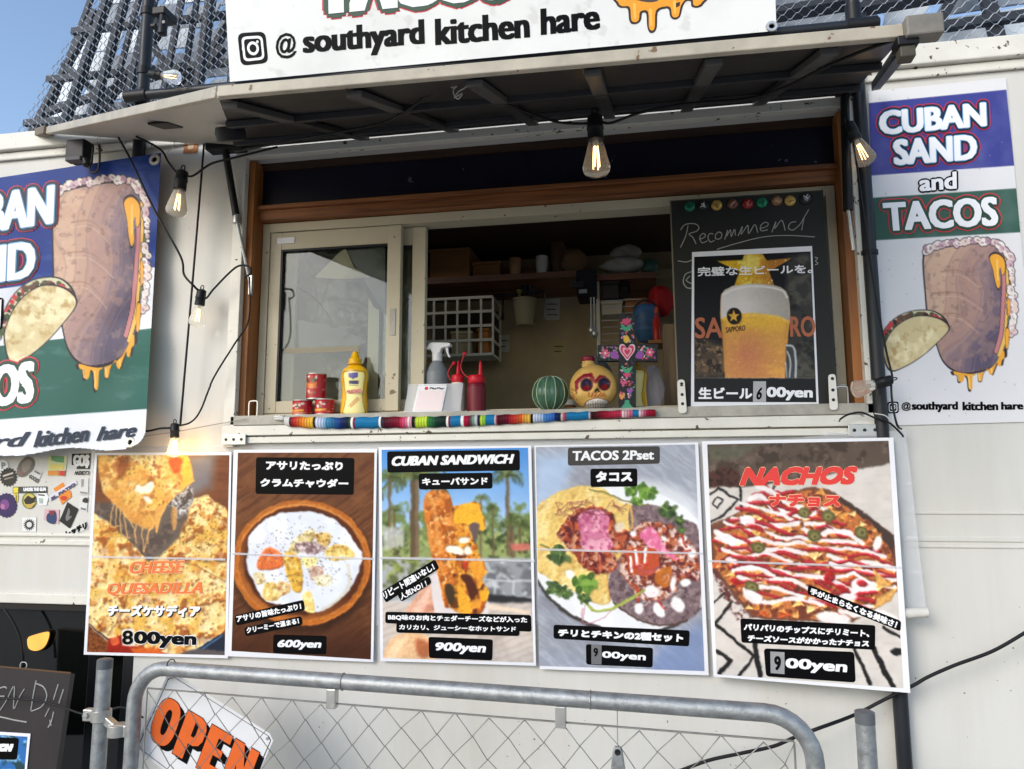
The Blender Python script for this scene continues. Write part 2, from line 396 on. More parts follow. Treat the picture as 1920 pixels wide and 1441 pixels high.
        L = s.I.mean(2); h = bl(L, 3)+.14*fbm(s.X, s.Y, 6, 1, 3)+.06*fbm(s.X, s.Y, 2.4, 3, 2)
        e = np.zeros_like(h); e[1:-1, 1:-1] = h[2:, 2:]-h[:-2, :-2]; e = np.clip(e, -.22, .22)
        k = bl(np.clip((s.I[..., 0]-s.I[..., 2]-.06)*3.2, .06, 1), 2); k = k if region is None else k*region(s.X, s.Y)
        f = 1-emb*2.2*bl(e, 1)*k+noise*2*(fbm(s.X, s.Y, 3.2, 5, 3)-.5)*k+noise*(fbm(s.X, s.Y, 26, 0, 2)-.5)
        s.I = bl(np.clip(s.I*f[..., None], 0, 1), blur); return s
    def build(s, name, surf, m, lift, parent, keep=None):
        H, W = s.X.shape; P = surf(s.X, s.Y, lift).reshape(-1, 3); o = ORG[parent.name]; P = P-np.array(o)
        idx = np.arange(H*W).reshape(H, W); q = np.stack([idx[:-1, :-1], idx[1:, :-1], idx[1:, 1:], idx[:-1, 1:]], -1).reshape(-1, 4)
        if keep is not None:
            kk = keep(s.X, s.Y).reshape(-1); q = q[kk[q].all(1)]
        me = bpy.data.meshes.new(name); me.vertices.add(len(P)); me.vertices.foreach_set('co', P.astype(np.float32).ravel())
        n = len(q); me.loops.add(n*4); me.loops.foreach_set('vertex_index', q.astype(np.int32).ravel())
        me.polygons.add(n); me.polygons.foreach_set('loop_start', np.arange(0, n*4, 4, dtype=np.int32)); me.polygons.foreach_set('loop_total', np.full(n, 4, np.int32))
        me.update(calc_edges=True); me.validate()
        c = np.ones((len(P), 4), np.float32); c[:, :3] = lin(np.clip(s.I, 0, 1).reshape(-1, 3)*255)
        ca = me.color_attributes.new('print', 'FLOAT_COLOR', 'POINT'); ca.data.foreach_set('color', c.ravel())
        me.materials.append(m); me.polygons.foreach_set('use_smooth', [True]*len(me.polygons))
        return link(name, me, parent)

# ------------------------------------------------------------------ materials
M_wall = mat('truck_paint', (210, 208, 202), .42, streak=.12, specks=.19, speckcol=(86, 66, 52), speckscale=95, bump=.05, bscale=3)
M_rail = mat('white_rail', (222, 219, 208), .4, var=.10, vscale=12, specks=.25, speckcol=(90, 75, 60), speckscale=50)
M_alu = mat('beige_window_alloy', (196, 186, 160), .4, var=.08, vscale=10, specks=.22, speckcol=(120, 105, 80))
M_alud = mat('worn_counter_metal', (176, 172, 160), .45, var=.28, vscale=16, bump=.1)
M_black = mat('black_plastic', (26, 26, 28), .45)
M_cable = mat('black_cable', (20, 20, 22), .5)
M_pole = mat('dark_pole_coating', (38, 41, 46), .38, var=.15, vscale=20)
M_navy = mat('navy_panel', (17, 17, 36), .5, var=.3, vscale=5, specks=.2, speckcol=(90, 90, 105), speckscale=30)
M_jamb = wood('orange_ply', (124, 74, 31), (170, 106, 48), (30, 30, 3))
M_beam = wood('timber_beam', (98, 55, 25), (158, 98, 52), (3, 40, 60))
M_dark = mat('dark_void', (22, 20, 20), .8)
M_steel = mat('galvanised_steel', (156, 160, 162), .48, metal=.6, var=.34, vscale=42, bump=.12, bscale=150)
M_zinc = mat('zinc_fitting', (188, 188, 184), .35, metal=.7, var=.1, vscale=40)
M_white = mat('white_print', (238, 238, 240), .45)
M_paper = mat('laminated_paper', (232, 232, 236), .4, spec=.25)
M_ink = mat('black_ink', (12, 12, 14), .5, spec=.06)
M_inkbox = mat('caption_black', (9, 9, 11), .45, spec=.06)
M_red = mat('red_ink', (205, 48, 66), .45)
M_chalk = mat('chalk', (168, 168, 162), .9)
M_print = print_mat('laminated_print', .38, .0, .16, .05, 9)
M_cloth = print_mat('vinyl_print', .5, .0, .2, .06, 6)
M_flat = print_mat('matt_print', .6, 0, .15)
M_glass = mat('bulb_glass', (250, 250, 246), .03, trans=.86, spec=.7)
M_glow = mat('glowing_filament', (255, 206, 136), .5, emit=3.2)
M_glowhot = mat('bright_filament', (255, 190, 95), .5, emit=40.)

# ------------------------------------------------------------------ ground
g = MB(); g.poly([(-300, -300, 0), (300, -300, 0), (300, 300, 0), (-300, 300, 0)])
tag(g.build('ground', mat('pale_concrete', (150, 147, 140), .85, var=.12, vscale=1.5), org=(0, 0, 0)), 'pale concrete ground under the food truck', 'ground', kind='structure')

# ------------------------------------------------------------------ food truck
TR = thing('food_truck', 'cream white food truck with a propped serving hatch over its open sliding window', 'food truck', (0, 0, .3))
XL, XR, ZT, ZB, ZR = -1.175, .545, 2.54, 1.70, 2.65
WX0, WX1, WZ0, WZ1 = -2.75, -1.463, .55, 1.205            # dark window at the lower left
xs = [-3.4, WX0, WX1, XL, XR, 2.8]; zs = [.32, WZ0, WZ1, ZB, ZT, ZR]
mb = MB()
for i in range(5):
    for j in range(5):
        x0, x1, z0, z1 = xs[i], xs[i+1], zs[j], zs[j+1]
        if i == 3 and j == 3: continue
        if i == 1 and j == 1: continue
        mb.poly([(x0, 0, z0), (x1, 0, z0), (x1, 0, z1), (x0, 0, z1)])
for (a, b, c, d) in ((XL, XR, ZB, ZT), (WX0, WX1, WZ0, WZ1)):
    e = .045
    mb.poly([(a, 0, c), (b, 0, c), (b, e, c), (a, e, c)]); mb.poly([(a, 0, d), (b, 0, d), (b, e, d), (a, e, d)])
    mb.poly([(a, 0, c), (a, e, c), (a, e, d), (a, 0, d)]); mb.poly([(b, 0, c), (b, e, c), (b, e, d), (b, 0, d)])
mb.build('side_wall', M_wall, TR)
mb = MB()                                                 # the rest of the body shell
[mb.poly([(a, b, ZR), (c, b, ZR), (c, d, ZR), (a, d, ZR)]) for a, b, c, d in ((-3.4, 0, 2.8, .17), (-3.4, .17, -1.3, .49), (1.2, .17, 2.8, .49), (-3.4, .49, 2.8, 1.75))]; mb.poly([(-3.4, 0, .32), (-3.4, 0, ZR), (-3.4, 1.75, ZR), (-3.4, 1.75, .32)])  # roof gap added out of sight, right end left open, to light the kitchen
mb.poly([(-3.4, 1.75, .32), (2.8, 1.75, .32), (2.8, 1.75, ZR), (-3.4, 1.75, ZR)])
mb.poly([(-3.4, 0, .32), (2.8, 0, .32), (2.8, 1.75, .32), (-3.4, 1.75, .32)])
mb.build('body_shell', M_wall, TR)
mb = MB(); mb.box((-3.42, -.028, 2.628), (2.82, .03, 2.685)); mb.box((-3.42, -.012, 2.600), (2.82, -.002, 2.626)); mb.build('roof_rail', M_rail, TR, bevel=.004)
for z, h in ((1.475, .006), (1.41, .012), (1.395, .006)):
    MB().box((.61, -.0035, z), (2.8, .004, z+h)).build('pressed_ridge', M_wall, TR, bevel=.002)
MB().box((-3.4, -.009, 1.375), (-1.55, .004, 1.392)).box((-3.4, -.007, 1.40), (-1.55, .004, 1.41)).build('moulding', M_rail, TR, bevel=.003)
MB().box((-3.4, -.009, 1.205), (-1.465, .004, 1.235)).build('moulding', M_rail, TR, bevel=.003)
# opening surround
mb = MB(); e = .022
mb.box((XL-.03, -e, ZB-.04), (XL+.004, .0, ZT+.012)); mb.build('opening_trim', M_rail, TR, bevel=.002)
mb = MB(); mb.box((XR+.0, -e, ZB-.01), (XR+.036, 0, ZT+.012)); mb.build('opening_trim', M_rail, TR, bevel=.002)
mb = MB(); mb.box((XL+.006, -e-.004, ZT-.008), (XR-.002, 0, ZT+.018)); mb.build('opening_trim', M_rail, TR, bevel=.002)
mb = MB(); mb.box((XL-.03, -.026, ZB-.008), (XR+.03, -.001, ZB+.02)); mb.box((XL-.03, -.020, ZB-.03), (XR+.03, -.001, ZB-.012)); mb.build('bottom_rail', M_rail, TR, bevel=.002)
# small corner plates with screws
for x in (XL-.028, XR-.05):
    s_ = MB().box((x, -.030, ZB-.034), (x+.075, -.0265, ZB-.004)).build('corner_plate', M_zinc, TR, bevel=.001)
    mm = MB()
    for k in range(3): mm.lathe((x+.014+.024*k, -.0302, ZB-.019), [(.0045, 0), (.004, .0015), (0, .002)], 8, (0, -1, 0))
    mm.build('screw', M_pole, s_)
# reveal: wooden jambs, navy header, beam
MB().box((XL+.0, .002, ZB+.02), (XL+.022, .14, ZT-.01)).build('jamb', M_jamb, TR)
MB().box((XR-.022, .002, ZB+.02), (XR, .14, ZT-.01)).build('jamb', M_jamb, TR)
MB().box((XL+.001, .046, 2.515), (XR-.001, .14, 2.565)).build('head_board', wood('dark_board', (40, 24, 14), (66, 40, 22), (3, 40, 60)), TR)
MB().box((XL+.022, .052, 2.398), (XR-.022, .064, 2.515)).build('header_panel', M_navy, TR)
mb = MB(); mb.box((XL+.022, .034, 2.352), (XR-.022, .14, 2.384)); mb.box((XL+.022, .022, 2.384), (XR-.022, .14, 2.397))
mb.build('beam', M_beam, TR, bevel=.002)
# counter ledge
mb = MB(); mb.box((XL-.01, -.022, ZB+.0215), (XR+.028, .30, ZB+.050)); mb.build('counter', M_alud, TR, bevel=.003)
ZC = ZB+.0505                                             # height of the counter top
# aluminium window
yf = .075
mb = MB()
mb.box((XL+.024, yf-.015, ZC), (XL+.048, yf+.05, 2.350)); mb.box((XR-.048, yf-.015, ZC), (XR-.024, yf+.05, 2.350))
mb.box((XL+.048, yf-.015, 2.322), (XR-.048, yf+.05, 2.350)); mb.box((XL+.048, yf-.008, ZC), (XR-.048, yf+.05, ZC+.012))
wf = mb.build('window_frame', M_alu, TR, bevel=.0015)
glass_mat = bpy.data.materials.new('window_glass'); glass_mat.use_nodes = True; gn = glass_mat.node_tree.nodes; glk = glass_mat.node_tree.links
gn.remove(gn['Principled BSDF']); gx = gn.new('ShaderNodeMixShader'); gf = gn.new('ShaderNodeFresnel'); gf.inputs[0].default_value = 1.55; gtr = gn.new('ShaderNodeBsdfTransparent'); gtr.inputs[0].default_value = (.90, .93, .91, 1); ggl = gn.new('ShaderNodeBsdfGlossy'); ggl.inputs['Roughness'].default_value = .02
glk.new(gf.outputs[0], gx.inputs[0]); glk.new(gtr.outputs[0], gx.inputs[1]); glk.new(ggl.outputs[0], gx.inputs[2]); glk.new(gx.outputs[0], gn['Material Output'].inputs[0])
def px_x(px, py, y): return at(px, py, y).x
a0, a1 = XL+.05, px_x(750, 600, yf-.01)
zt, zb = 2.320, ZC+.013
def sash(x0, x1, y, sw, name):
    m_ = MB(); d = .022
    m_.box((x0, y, zb), (x0+sw, y+d, zt)); m_.box((x1-sw*1.15, y-.002, zb), (x1, y+d, zt))
    m_.box((x0+sw, y+.001, zt-.055), (x1-sw*1.15, y+d-.001, zt)); m_.box((x0+sw, y+.001, zb), (x1-sw*1.15, y+d-.001, zb+.036))
    s = m_.build(name, M_alu, TR, bevel=.0015)
    MB().box((x0+sw-.004, y+.009, zb+.032), (x1-sw*1.15+.004, y+.012, zt-.051)).build('pane', glass_mat, s)
    m_ = MB()
    m_.box((x0+sw, y-.0015, zb+.036), (x0+sw+.006, y+.008, zt-.055)); m_.box((x0+sw+.006, y-.0015, zt-.061), (x1-sw*1.15, y+.008, zt-.055))
    m_.build('gasket', M_black, s); return s
s1 = sash(a0, a1, yf-.012, .036, 'window_sash')
MB().box((a1-.03, yf-.0165, zb+.22), (a1-.012, yf-.0135, zb+.30)).build('finger_pull', M_alud, s1)
p_ = at(520, 447, yf-.0135); q_ = at(552, 456, yf-.0135)
MB().box((p_.x, p_.y-.0005, q_.z), (q_.x, p_.y+.0008, p_.z)).build('maker_plate', M_paper, s1)
s2 = sash(a0+.31, px_x(797, 600, yf+.02), yf+.018, .036, 'window_sash')
# sliding bolts and eyelets on the ledge
for px in (474, 1580):
    c = at(px, 770, -.012); mm = MB()
    mm.tube(spl([(c.x-.012, c.y, ZC), (c.x-.012, c.y, ZC+.036), (c.x-.006, c.y, ZC+.042), (c.x+.01, c.y, ZC+.042), (c.x+.014, c.y, ZC+.036), (c.x+.014, c.y, ZC)], 4), .0025, 6)
    mm.build('latch_bow', M_zinc, TR, smooth=True)
# ---- serving hatch
HL, FLc, FRc, HR = Vector((-1.20, -.026, 2.568)), at(412, 184, -.8), at(1698, 66, -.8), Vector((.56, -.026, 2.568))
HX = Vector((-1.87, -.04, 2.665))
nrm = (FLc-HL).cross(HR-HL).normalized()
if nrm.z < 0: nrm = -nrm
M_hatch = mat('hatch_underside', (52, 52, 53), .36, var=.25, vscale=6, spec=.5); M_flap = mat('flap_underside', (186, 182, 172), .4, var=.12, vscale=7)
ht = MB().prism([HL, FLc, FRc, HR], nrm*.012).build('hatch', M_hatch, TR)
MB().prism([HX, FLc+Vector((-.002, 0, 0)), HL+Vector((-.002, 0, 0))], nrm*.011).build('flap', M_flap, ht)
up = Vector((0, 0, 1))
M_trim = mat('cream_trim', (182, 174, 157), .45, var=.22, vscale=14, specks=.24, speckcol=(120, 95, 70))
ex_ = (FRc-FLc).normalized()
MB().beam(FLc-ex_*.002+up*.010, FRc+ex_*.02+up*.005, .014, .022).build('front_trim', M_trim, ht, bevel=.002)
MB().beam(FLc+(HX-FLc).normalized()*.006+up*.010, HX+up*.004, .014, .022).build('flap_trim', M_trim, ht, bevel=.002)
d_ = (HX-FLc).normalized(); MB().beam(HX-d_*.07+up*.004, HX+d_*.06+up*.002, .03, .026).build('end_cap', mat('weathered_cap', (120, 108, 92), .6, var=.3, vscale=30), ht, bevel=.003)
c0, c1 = at(1694, 58, -.81), at(1764, 51, -.81)
MB().beam(c0, c1, .03, .034).build('end_cap', mat('grey_cap', (128, 124, 116), .5, var=.2, vscale=30), ht, bevel=.003)
MB().beam(FRc+Vector((.01, .01, -.002)), HR+Vector((.05, -.02, .0)), .02, .02).build('side_trim', M_black, ht)
rb = mat('rib_grey', (78, 78, 78), .45, var=.2, vscale=20)
dn = -nrm*.012
for (x0, y0) in ((424, 190), (658, 166), (886, 148), (1110, 125), (1340, 104), (1560, 84)):
    f_ = at(x0, y0+6, -.79); f_ = FLc+ex_*((f_-FLc).dot(ex_)); h_ = Vector((f_.x+.0, HL.y, HL.z))
    if x0 < 500: h_ = Vector((f_.x-.02, HL.y, HL.z))
    back = (h_-f_).normalized()
    p0, p1 = f_+back*.02-nrm*.011, f_+back*.80-nrm*.011
    MB().beam(p0, p0+back*.26, .030, .013, nrm).build('rib', rb, ht, bevel=.002)
    MB().beam(p0+back*.30, p1, .030, .013, nrm).build('rib', M_hatch, ht, bevel=.002)
for t_ in (.36, .80):
    p0 = FLc.lerp(HL, t_)-nrm*.0085; p1 = FRc.lerp(HR, t_)-nrm*.0085
    MB().beam(p0, p1, .030, .015, nrm).build('cross_rail', mat('rail_charcoal', (52, 52, 54), .4), ht, bevel=.002)
mb = MB(); mb.beam(HL+Vector((0, -.03, -.002)), HR+Vector((0, -.03, -.002)), .05, .018); mb.build('hinge', M_black, ht, bevel=.003)
lt = MB(); c = at(322, 224, -.35); c = c-nrm*0
lt_p = FLc.lerp(HX, .34); lt_q = lt_p.lerp(HL, .30)
MB().beam(lt_p.lerp(HL, .16)-nrm*.004, lt_q-nrm*.004, .055, .007, nrm).build('latch_plate', M_black, ht, bevel=.004)
mb = MB(); c = FLc.lerp(HL, .42)-nrm*.02
mb.lathe(c, [(.0, -.02), (.02, -.018), (.022, 0), (.02, .014)], 12, nrm, 1.8, 1); mb.build('work_light', M_black, ht, smooth=True)
for px in (1160, 1390):
    pass
# gas struts
pA, pB, pC = at(423, 285, -.06), at(444, 412, -.035), at(470, 535, -.03)
st = MB().tube([pA, pB], .0105, 12).build('gas_strut', M_black, TR, smooth=True)
mb = MB(); mb.tube([pB, pC], .0048, 8); mb.build('piston_rod', M_zinc, st, smooth=True)
mb = MB(); mb.lathe(pB-Vector((0, 0, .012)), [(.012, 0), (.0125, .02), (.011, .026)], 12); mb.build('collar', M_zinc, st, smooth=True)
MB().box((pA.x-.06, -.075, pA.z+.005), (pA.x+.055, -.03, pA.z+.028)).build('strut_bracket', M_black, st, bevel=.003)
MB().box((pC.x-.006, -.034, pC.z-.03), (pC.x+.006, -.024, pC.z+.03)).build('strut_foot', M_zinc, st, bevel=.002)
pA, pB, pC = at(1583, 165, -.045), at(1590, 395, -.035), at(1600, 470, -.03)
st = MB().tube([pA, pB], .0115, 12).build('gas_strut', M_black, TR, smooth=True)
MB().tube([pB, pC], .005, 8).build('piston_rod', M_zinc, st, smooth=True)
MB().box((pA.x-.02, -.06, pA.z-.015), (pA.x+.03, -.024, pA.z+.03)).build('strut_bracket', M_black, st, bevel=.003)
# dark cab window at the lower left
MB().box((WX0, .030, WZ0), (WX1, .036, WZ1)).build('cab_window', mat('dark_tinted_glass', (14, 16, 15), .06, spec=.7), TR)
mb = MB(); mb.box((WX1-.035, .0, WZ0), (WX1, .029, WZ1)); mb.box((WX0, .0, WZ1-.022), (WX1-.035, .029, WZ1)); mb.build('cab_window_seal', M_black, TR, bevel=.003)
mb = MB(); mb.box((WX1-.16, .016, WZ0), (WX1-.11, .0295, WZ1-.022)); mb.build('cab_pillar', mat('pillar_black', (16, 17, 20), .3), TR, bevel=.003)
# shrunk interior
IY = .96
M_in = mat('grimy_inner_wall', (178, 158, 122), .6, var=.22, vscale=4, specks=.19, speckcol=(90, 74, 52), speckscale=25)
mb = MB(); mb.box((-1.55, IY, .35), (1.3, IY+.03, 2.47)); mb.build('inner_wall', M_in, TR)
mb = MB(); mb.box((-1.55, .50, 2.47), (1.3, IY+.03, 2.50)); mb.build('inner_ceiling', mat('sooty_ceiling', (66, 50, 38), .7), TR)
MB().box((-1.58, .16, .35), (-1.55, IY, 2.5)).build('inner_end_wall', M_in, TR)
MB().box((-1.55, .30, ZC-.03), (1.3, .62, ZC-.012)).build('work_top', M_alud, TR)
for nm, px0, py0, px1, py1, d, th in (('shelf', 770, 524, 1082, 520, .66, .30), ('shelf', 1106, 516, 1230, 512, .66, .30)):
    p0, p1 = at(px0, py0, d), at(px1, py1, d); MB().box((p0.x, d, p0.z-.022), (p1.x, IY, p0.z)).build(nm, wood('shelf_timber' if px0 < 800 else 'shelf_timber_short', (70, 40, 22), (120, 72, 40), (3, 40, 40)), TR)
MB().box((-1.2, IY-.03, 2.36), (1.25, IY-.001, 2.39)).build('batten', mat('pale_batten', (190, 176, 140), .6), TR)
p0 = at(1243, 660, .5); MB().box((p0.x, .42, ZC-.01), (p0.x+.06, .54, 2.06)).build('side_post', wood('weathered_post', (96, 78, 56), (150, 126, 96), (30, 30, 4)), TR)
# wrinkled plastic film behind the glass, with added pieces imitating reflections
film = MB(); xa, xb = a0+.02, a1+.02
NX, NZ = 110, 140
XX, ZZ = np.meshgrid(np.linspace(0, 1, NX), np.linspace(0, 1, NZ))
def ridge(x, w_): return np.clip(1-np.abs(x)/w_, 0, 1)
gg = random.Random(12); fold = fbm(XX*100, ZZ*140, 40, 2)*.05
for k_ in range(26):
    x0_, z0_, t_ = gg.random(), gg.random(), gg.choice([.9, 1.1, -.5, -.7, 2.2, .4])+gg.uniform(-.2, .2); dd_ = (XX-x0_)*math.sin(t_)+(ZZ-z0_)*math.cos(t_); al_ = (XX-x0_)*math.cos(t_)-(ZZ-z0_)*math.sin(t_)
    dd_ = dd_+.03*np.sin(al_*7+k_); fold = fold+ridge(dd_, gg.uniform(.012, .05))*np.exp(-(al_/gg.uniform(.15, .5))**2)*gg.uniform(-.010, .007)
fold = fold+fbm(XX*100, ZZ*140, 12, 4)*.006
film.grid([[(xa+(xb-xa)*XX[j, i], yf+.075+fold[j, i], zb+(zt-zb)*ZZ[j, i]) for i in range(NX)] for j in range(NZ)])
film.build('film_and_reflection', mat('crumpled_film', (112, 108, 92), .3, var=.35, vscale=4, spec=.4), TR, smooth='all')
mb = MB(); mb.poly([at(590, 520, .085), at(636, 474, .075), at(648, 466, .075), at(664, 502, .075), at(694, 520, .085), at(640, 524, .08)]); mb.build('film_and_reflection', mat('bright_reflection', (186, 176, 148), .35, var=.12), TR)  # pale triangle standing in for the bright reflection in the pane
mb = MB(); mb.poly([at(640, 455, .08), at(722, 460, .08), at(722, 590, .09), at(700, 575, .085)]); mb.build('film_and_reflection', mat('grey_reflection', (88, 90, 84), .25, var=.3), TR)  # darker part of the pane's reflection, given as a grey piece
mb = MB(); mb.poly([at(560, 600, .085), at(640, 618, .085), at(690, 640, .085), at(650, 660, .085), at(560, 655, .085)]); mb.build('film_and_reflection', MATS['grey_reflection'], TR)
MB().tube(wire([(556, 538), (580, 552), (600, 570), (618, 596)], .078, .001), .0012, 5).build('film_crease', M_dark, TR)
MB().tube(wire([(644, 636), (660, 620), (672, 602)], .078, .001), .0012, 5).build('film_crease', M_dark, TR)
MB().box((at(560, 0, .08).x, .074, at(600, 662, .08).z), (at(690, 0, .08).x, .082, at(600, 652, .08).z)).build('film_batten', mat('tan_batten', (170, 150, 112), .5), TR)
mb = MB(); mb.box((at(537, 600, .13).x, .118, zb), (at(556, 600, .13).x, .128, zt)); mb.build('film_batten', M_alu, TR)

# ------------------------------------------------------------------ signs
def icon(name, q, surf, lift, parent, m1=M_ink, m2=M_white):
    """camera-app icon: rounded square, white ring square, lens ring, dot"""
    tl, tr, br, bl = (np.array(c, float) for c in q); c = (tl+tr+br+bl)/4
    def sc_(k): return [c+(p-c)*k for p in (tl, tr, br, bl)]
    w_ = np.linalg.norm(tr-tl)
    r = sheet(name, surf, rrect(*sc_(1), r=w_*.24, n=5), m1, lift, .0001, parent)
    sheet('ring', surf, rrect(*sc_(.76), r=w_*.19, n=5), m2, lift+.0002, .0001, parent)
    sheet('ring_field', surf, rrect(*sc_(.60), r=w_*.13, n=5), m1, lift+.0004, .0001, parent)
    def circ(k): return [c+(math.cos(a)*(tr-tl)/2+math.sin(a)*(bl-tl)/2)*k for a in np.linspace(0, 2*math.pi, 20, False)]
    sheet('lens', surf, circ(.42), m2, lift+.0006, .0001, parent); sheet('lens', surf, circ(.25), m1, lift+.0008, .0001, parent)
    d = tl+(tr-tl)*.68+(bl-tl)*.30; sheet('dot', surf, [d+(math.cos(a)*(tr-tl)+math.sin(a)*(bl-tl))*.045 for a in np.linspace(0, 2*math.pi, 10, False)], m2, lift+.0006, .0001, parent)

def sandwich(A, T, pale=0):
    """generic filled roll with a folded taco in front of it (no face), T maps sketch coordinates to photo pixels"""
    out = T(.02,.07, .12,.02, .50,-.01, .80,.0, .93,.08, .985,.2, .98,.5, .955,.7, .88,.86, .74,.95, .5,.985, .33,.96, .2,.87, .12,.7, .06,.6, .03,.35)
    ol = (52, 44, 52)
    A.poly(out, ol, 1.5, 4)
    def shrink(P, k):
        P = np.array(P); c = P.mean(0); return [tuple(c+(p-c)*k) for p in P]
    idx, m = A.poly(shrink(out, .965), (206, 172, 148), 1.5, 4)
    x0, y0 = T(0, 0)[0]; x1, y1 = T(1, 1)[0]; W = x1-x0; Hh = y1-y0
    if len(idx[0]):
        u = (A.X[idx]-x0)/W; v = (A.Y[idx]-y0)/Hh
        wv = u*1.25+v*.55+.10*np.sin(v*9)+.05*np.sin(u*14+v*6)+.10*(fbm(A.X[idx], A.Y[idx], W*.30, 2)-.5)
        for t, c in ((.45, (188, 154, 136)), (.68, (168, 136, 128)), (.90, (138, 116, 122)), (1.08, (112, 98, 112)), (1.26, (92, 84, 104))): A.mixi(idx, m*np.clip((wv-t)/.07, 0, 1), c, .9)
        A.mixi(idx, m*np.clip(.10-np.abs((wv*5) % 1-.5), 0, .1)*8, (84, 70, 76), .22)
        A.mixi(idx, m*np.clip(np.abs((wv*5+.3) % 1-.5)-.42, 0, .1)*8, (220, 196, 180), .25); A.blot(idx, m, .52, .66, (190, 150, 128), W*.09, 3, .35); A.blot(idx, m, .60, .70, (104, 82, 84), W*.05, 1, .30)
    # toasted score marks across the crust
    for (a, b, c, d) in ((.22, .2, .62, .3), (.18, .36, .66, .48), (.2, .52, .6, .64)):
        A.line(T(a, b, (a+c)/2, (b+d)/2-.05, c, d), W*.022, (140, 104, 84), 5, a=.4, taper=True); A.line(T(a, b+.03, (a+c)/2, (b+d)/2-.02, c, d+.03), W*.012, (226, 196, 168), 5, a=.35)
    # crumb and filling along the top and the right edge
    g = random.Random(3)
    pts = spl(T(.05,.045, .2,.0, .5,-.015, .8,.0, .93,.075, .985,.2, .985,.5, .965,.68), 10)
    for P, cc, w_ in ((T(.90,.12, .905,.3, .885,.5, .86,.68, .80,.82), (196, 128, 130), .05), (T(.935,.12, .945,.3, .925,.52, .90,.70, .83,.85), (232, 186, 96), .04), (T(.965,.16, .972,.32, .955,.54, .93,.70), (112, 124, 84), .03)):
        A.line(P, W*w_+2, ol, 6); A.line(P, W*w_, cc, 6)
    L_ = []
    for i, p in enumerate(pts):
        for q_ in range(2):
            rx = W*.032*g.uniform(.5, 1.3); L_.append((p[0]+g.uniform(-.025, .025)*W, p[1]+g.uniform(-.016, .012)*Hh, rx, rx*g.uniform(.6, 1), g.uniform(0, 90), g.choice([(238, 232, 228), (206, 176, 184), (226, 204, 194), (176, 140, 152), (232, 222, 214)])))
    for x_, y_, a_, b_, t_, c_ in L_: A.ell(x_, y_, a_+1.3, b_+1.3, ol, t_)
    for x_, y_, a_, b_, t_, c_ in L_: A.ell(x_, y_, a_, b_, c_, t_)
    for x_, y_, a_, b_, t_, c_ in L_[::3]: A.ell(x_+1, y_+1, a_*.5, b_*.35, (150, 118, 128), t_, 1.5, .7)
    # melted cheese
    ch, chd = (236, 168, 62), (190, 112, 36)
    def drip(P):
        A.poly(P, ol, 1.5, 5); A.poly(shrink(P, .9), ch, 1.5, 5)
    drip(T(.74,.10, .82,.07, .91,.12, .92,.22, .885,.25, .87,.19, .85,.22, .86,.33, .83,.36, .80,.30, .775,.2))
    A.line(T(.83,.13, .835,.28), W*.02, (250, 200, 110), a=.8)
    drip(T(.93,.42, .96,.45, .955,.55, .935,.56)); drip(T(.90,.66, .945,.66, .93,.80, .90,.80))
    drip(T(.30,.955, .42,.975, .55,.985, .68,.965, .80,.91, .90,.80, .915,.86, .885,.88, .865,.93, .835,.925, .825,.9, .79,.95, .755,1.0, .72,.98, .71,.945, .655,.985, .63,1.045, .59,1.04, .585,.985, .55,.995, .525,1.01, .515,1.10, .48,1.10, .465,1.02, .43,.995, .41,1.04, .37,1.045, .355,.99, .31,.985))
    for P in ((.37,.985, .385,1.03), (.49,1.0, .497,1.08), (.6,.99, .61,1.03), (.74,.95, .745,.98)): A.line(T(*P), W*.018, (252, 206, 120), a=.8)
    # taco
    TT = lambda *p: T(*[(.3+(v-.3)*1.2 if i % 2 == 0 else .53+(v-.53)*1.15) for i, v in enumerate(p)])
    tac = TT(-.32,.76, -.29,.68, -.2,.59, -.05,.53, .1,.525, .24,.56, .3,.62, .2,.70, .05,.79, -.12,.86, -.26,.88)
    fil = TT(-.345,.77, -.34,.66, -.24,.555, -.08,.495, .12,.49, .24,.535, .29,.60)
    back = fil+TT(.2,.6, -.1,.6, -.3,.72)
    A.poly(back, ol, 1.5, 4); A.poly(shrink(back, .95), (206, 204, 170), 1.5, 4)
    cen = spl(TT(-.325,.72, -.27,.61, -.13,.535, .03,.512, .18,.535, .25,.575), 5)
    for i, p in enumerate(cen):
        for k in range(2):
            c = g.choice([(92, 84, 62), (74, 92, 60), (206, 70, 76), (110, 80, 66), (206, 70, 76), (60, 54, 48)]); r = W*.032*g.uniform(.6, 1.2)
            A.ell(p[0]+g.uniform(-.02, .02)*W, p[1]+g.uniform(-.005, .015)*Hh, r, r*.8, c, g.uniform(0, 90))
    A.poly(tac, ol, 1.5, 5); i2, m2 = A.poly(shrink(tac, .955), (214, 196, 150), 1.5, 5)
    A.blot(i2, m2, .45, .7, (236, 222, 180), W*.1, 2); A.blot(i2, m2, .55, .75, (188, 160, 108), W*.08, 4)

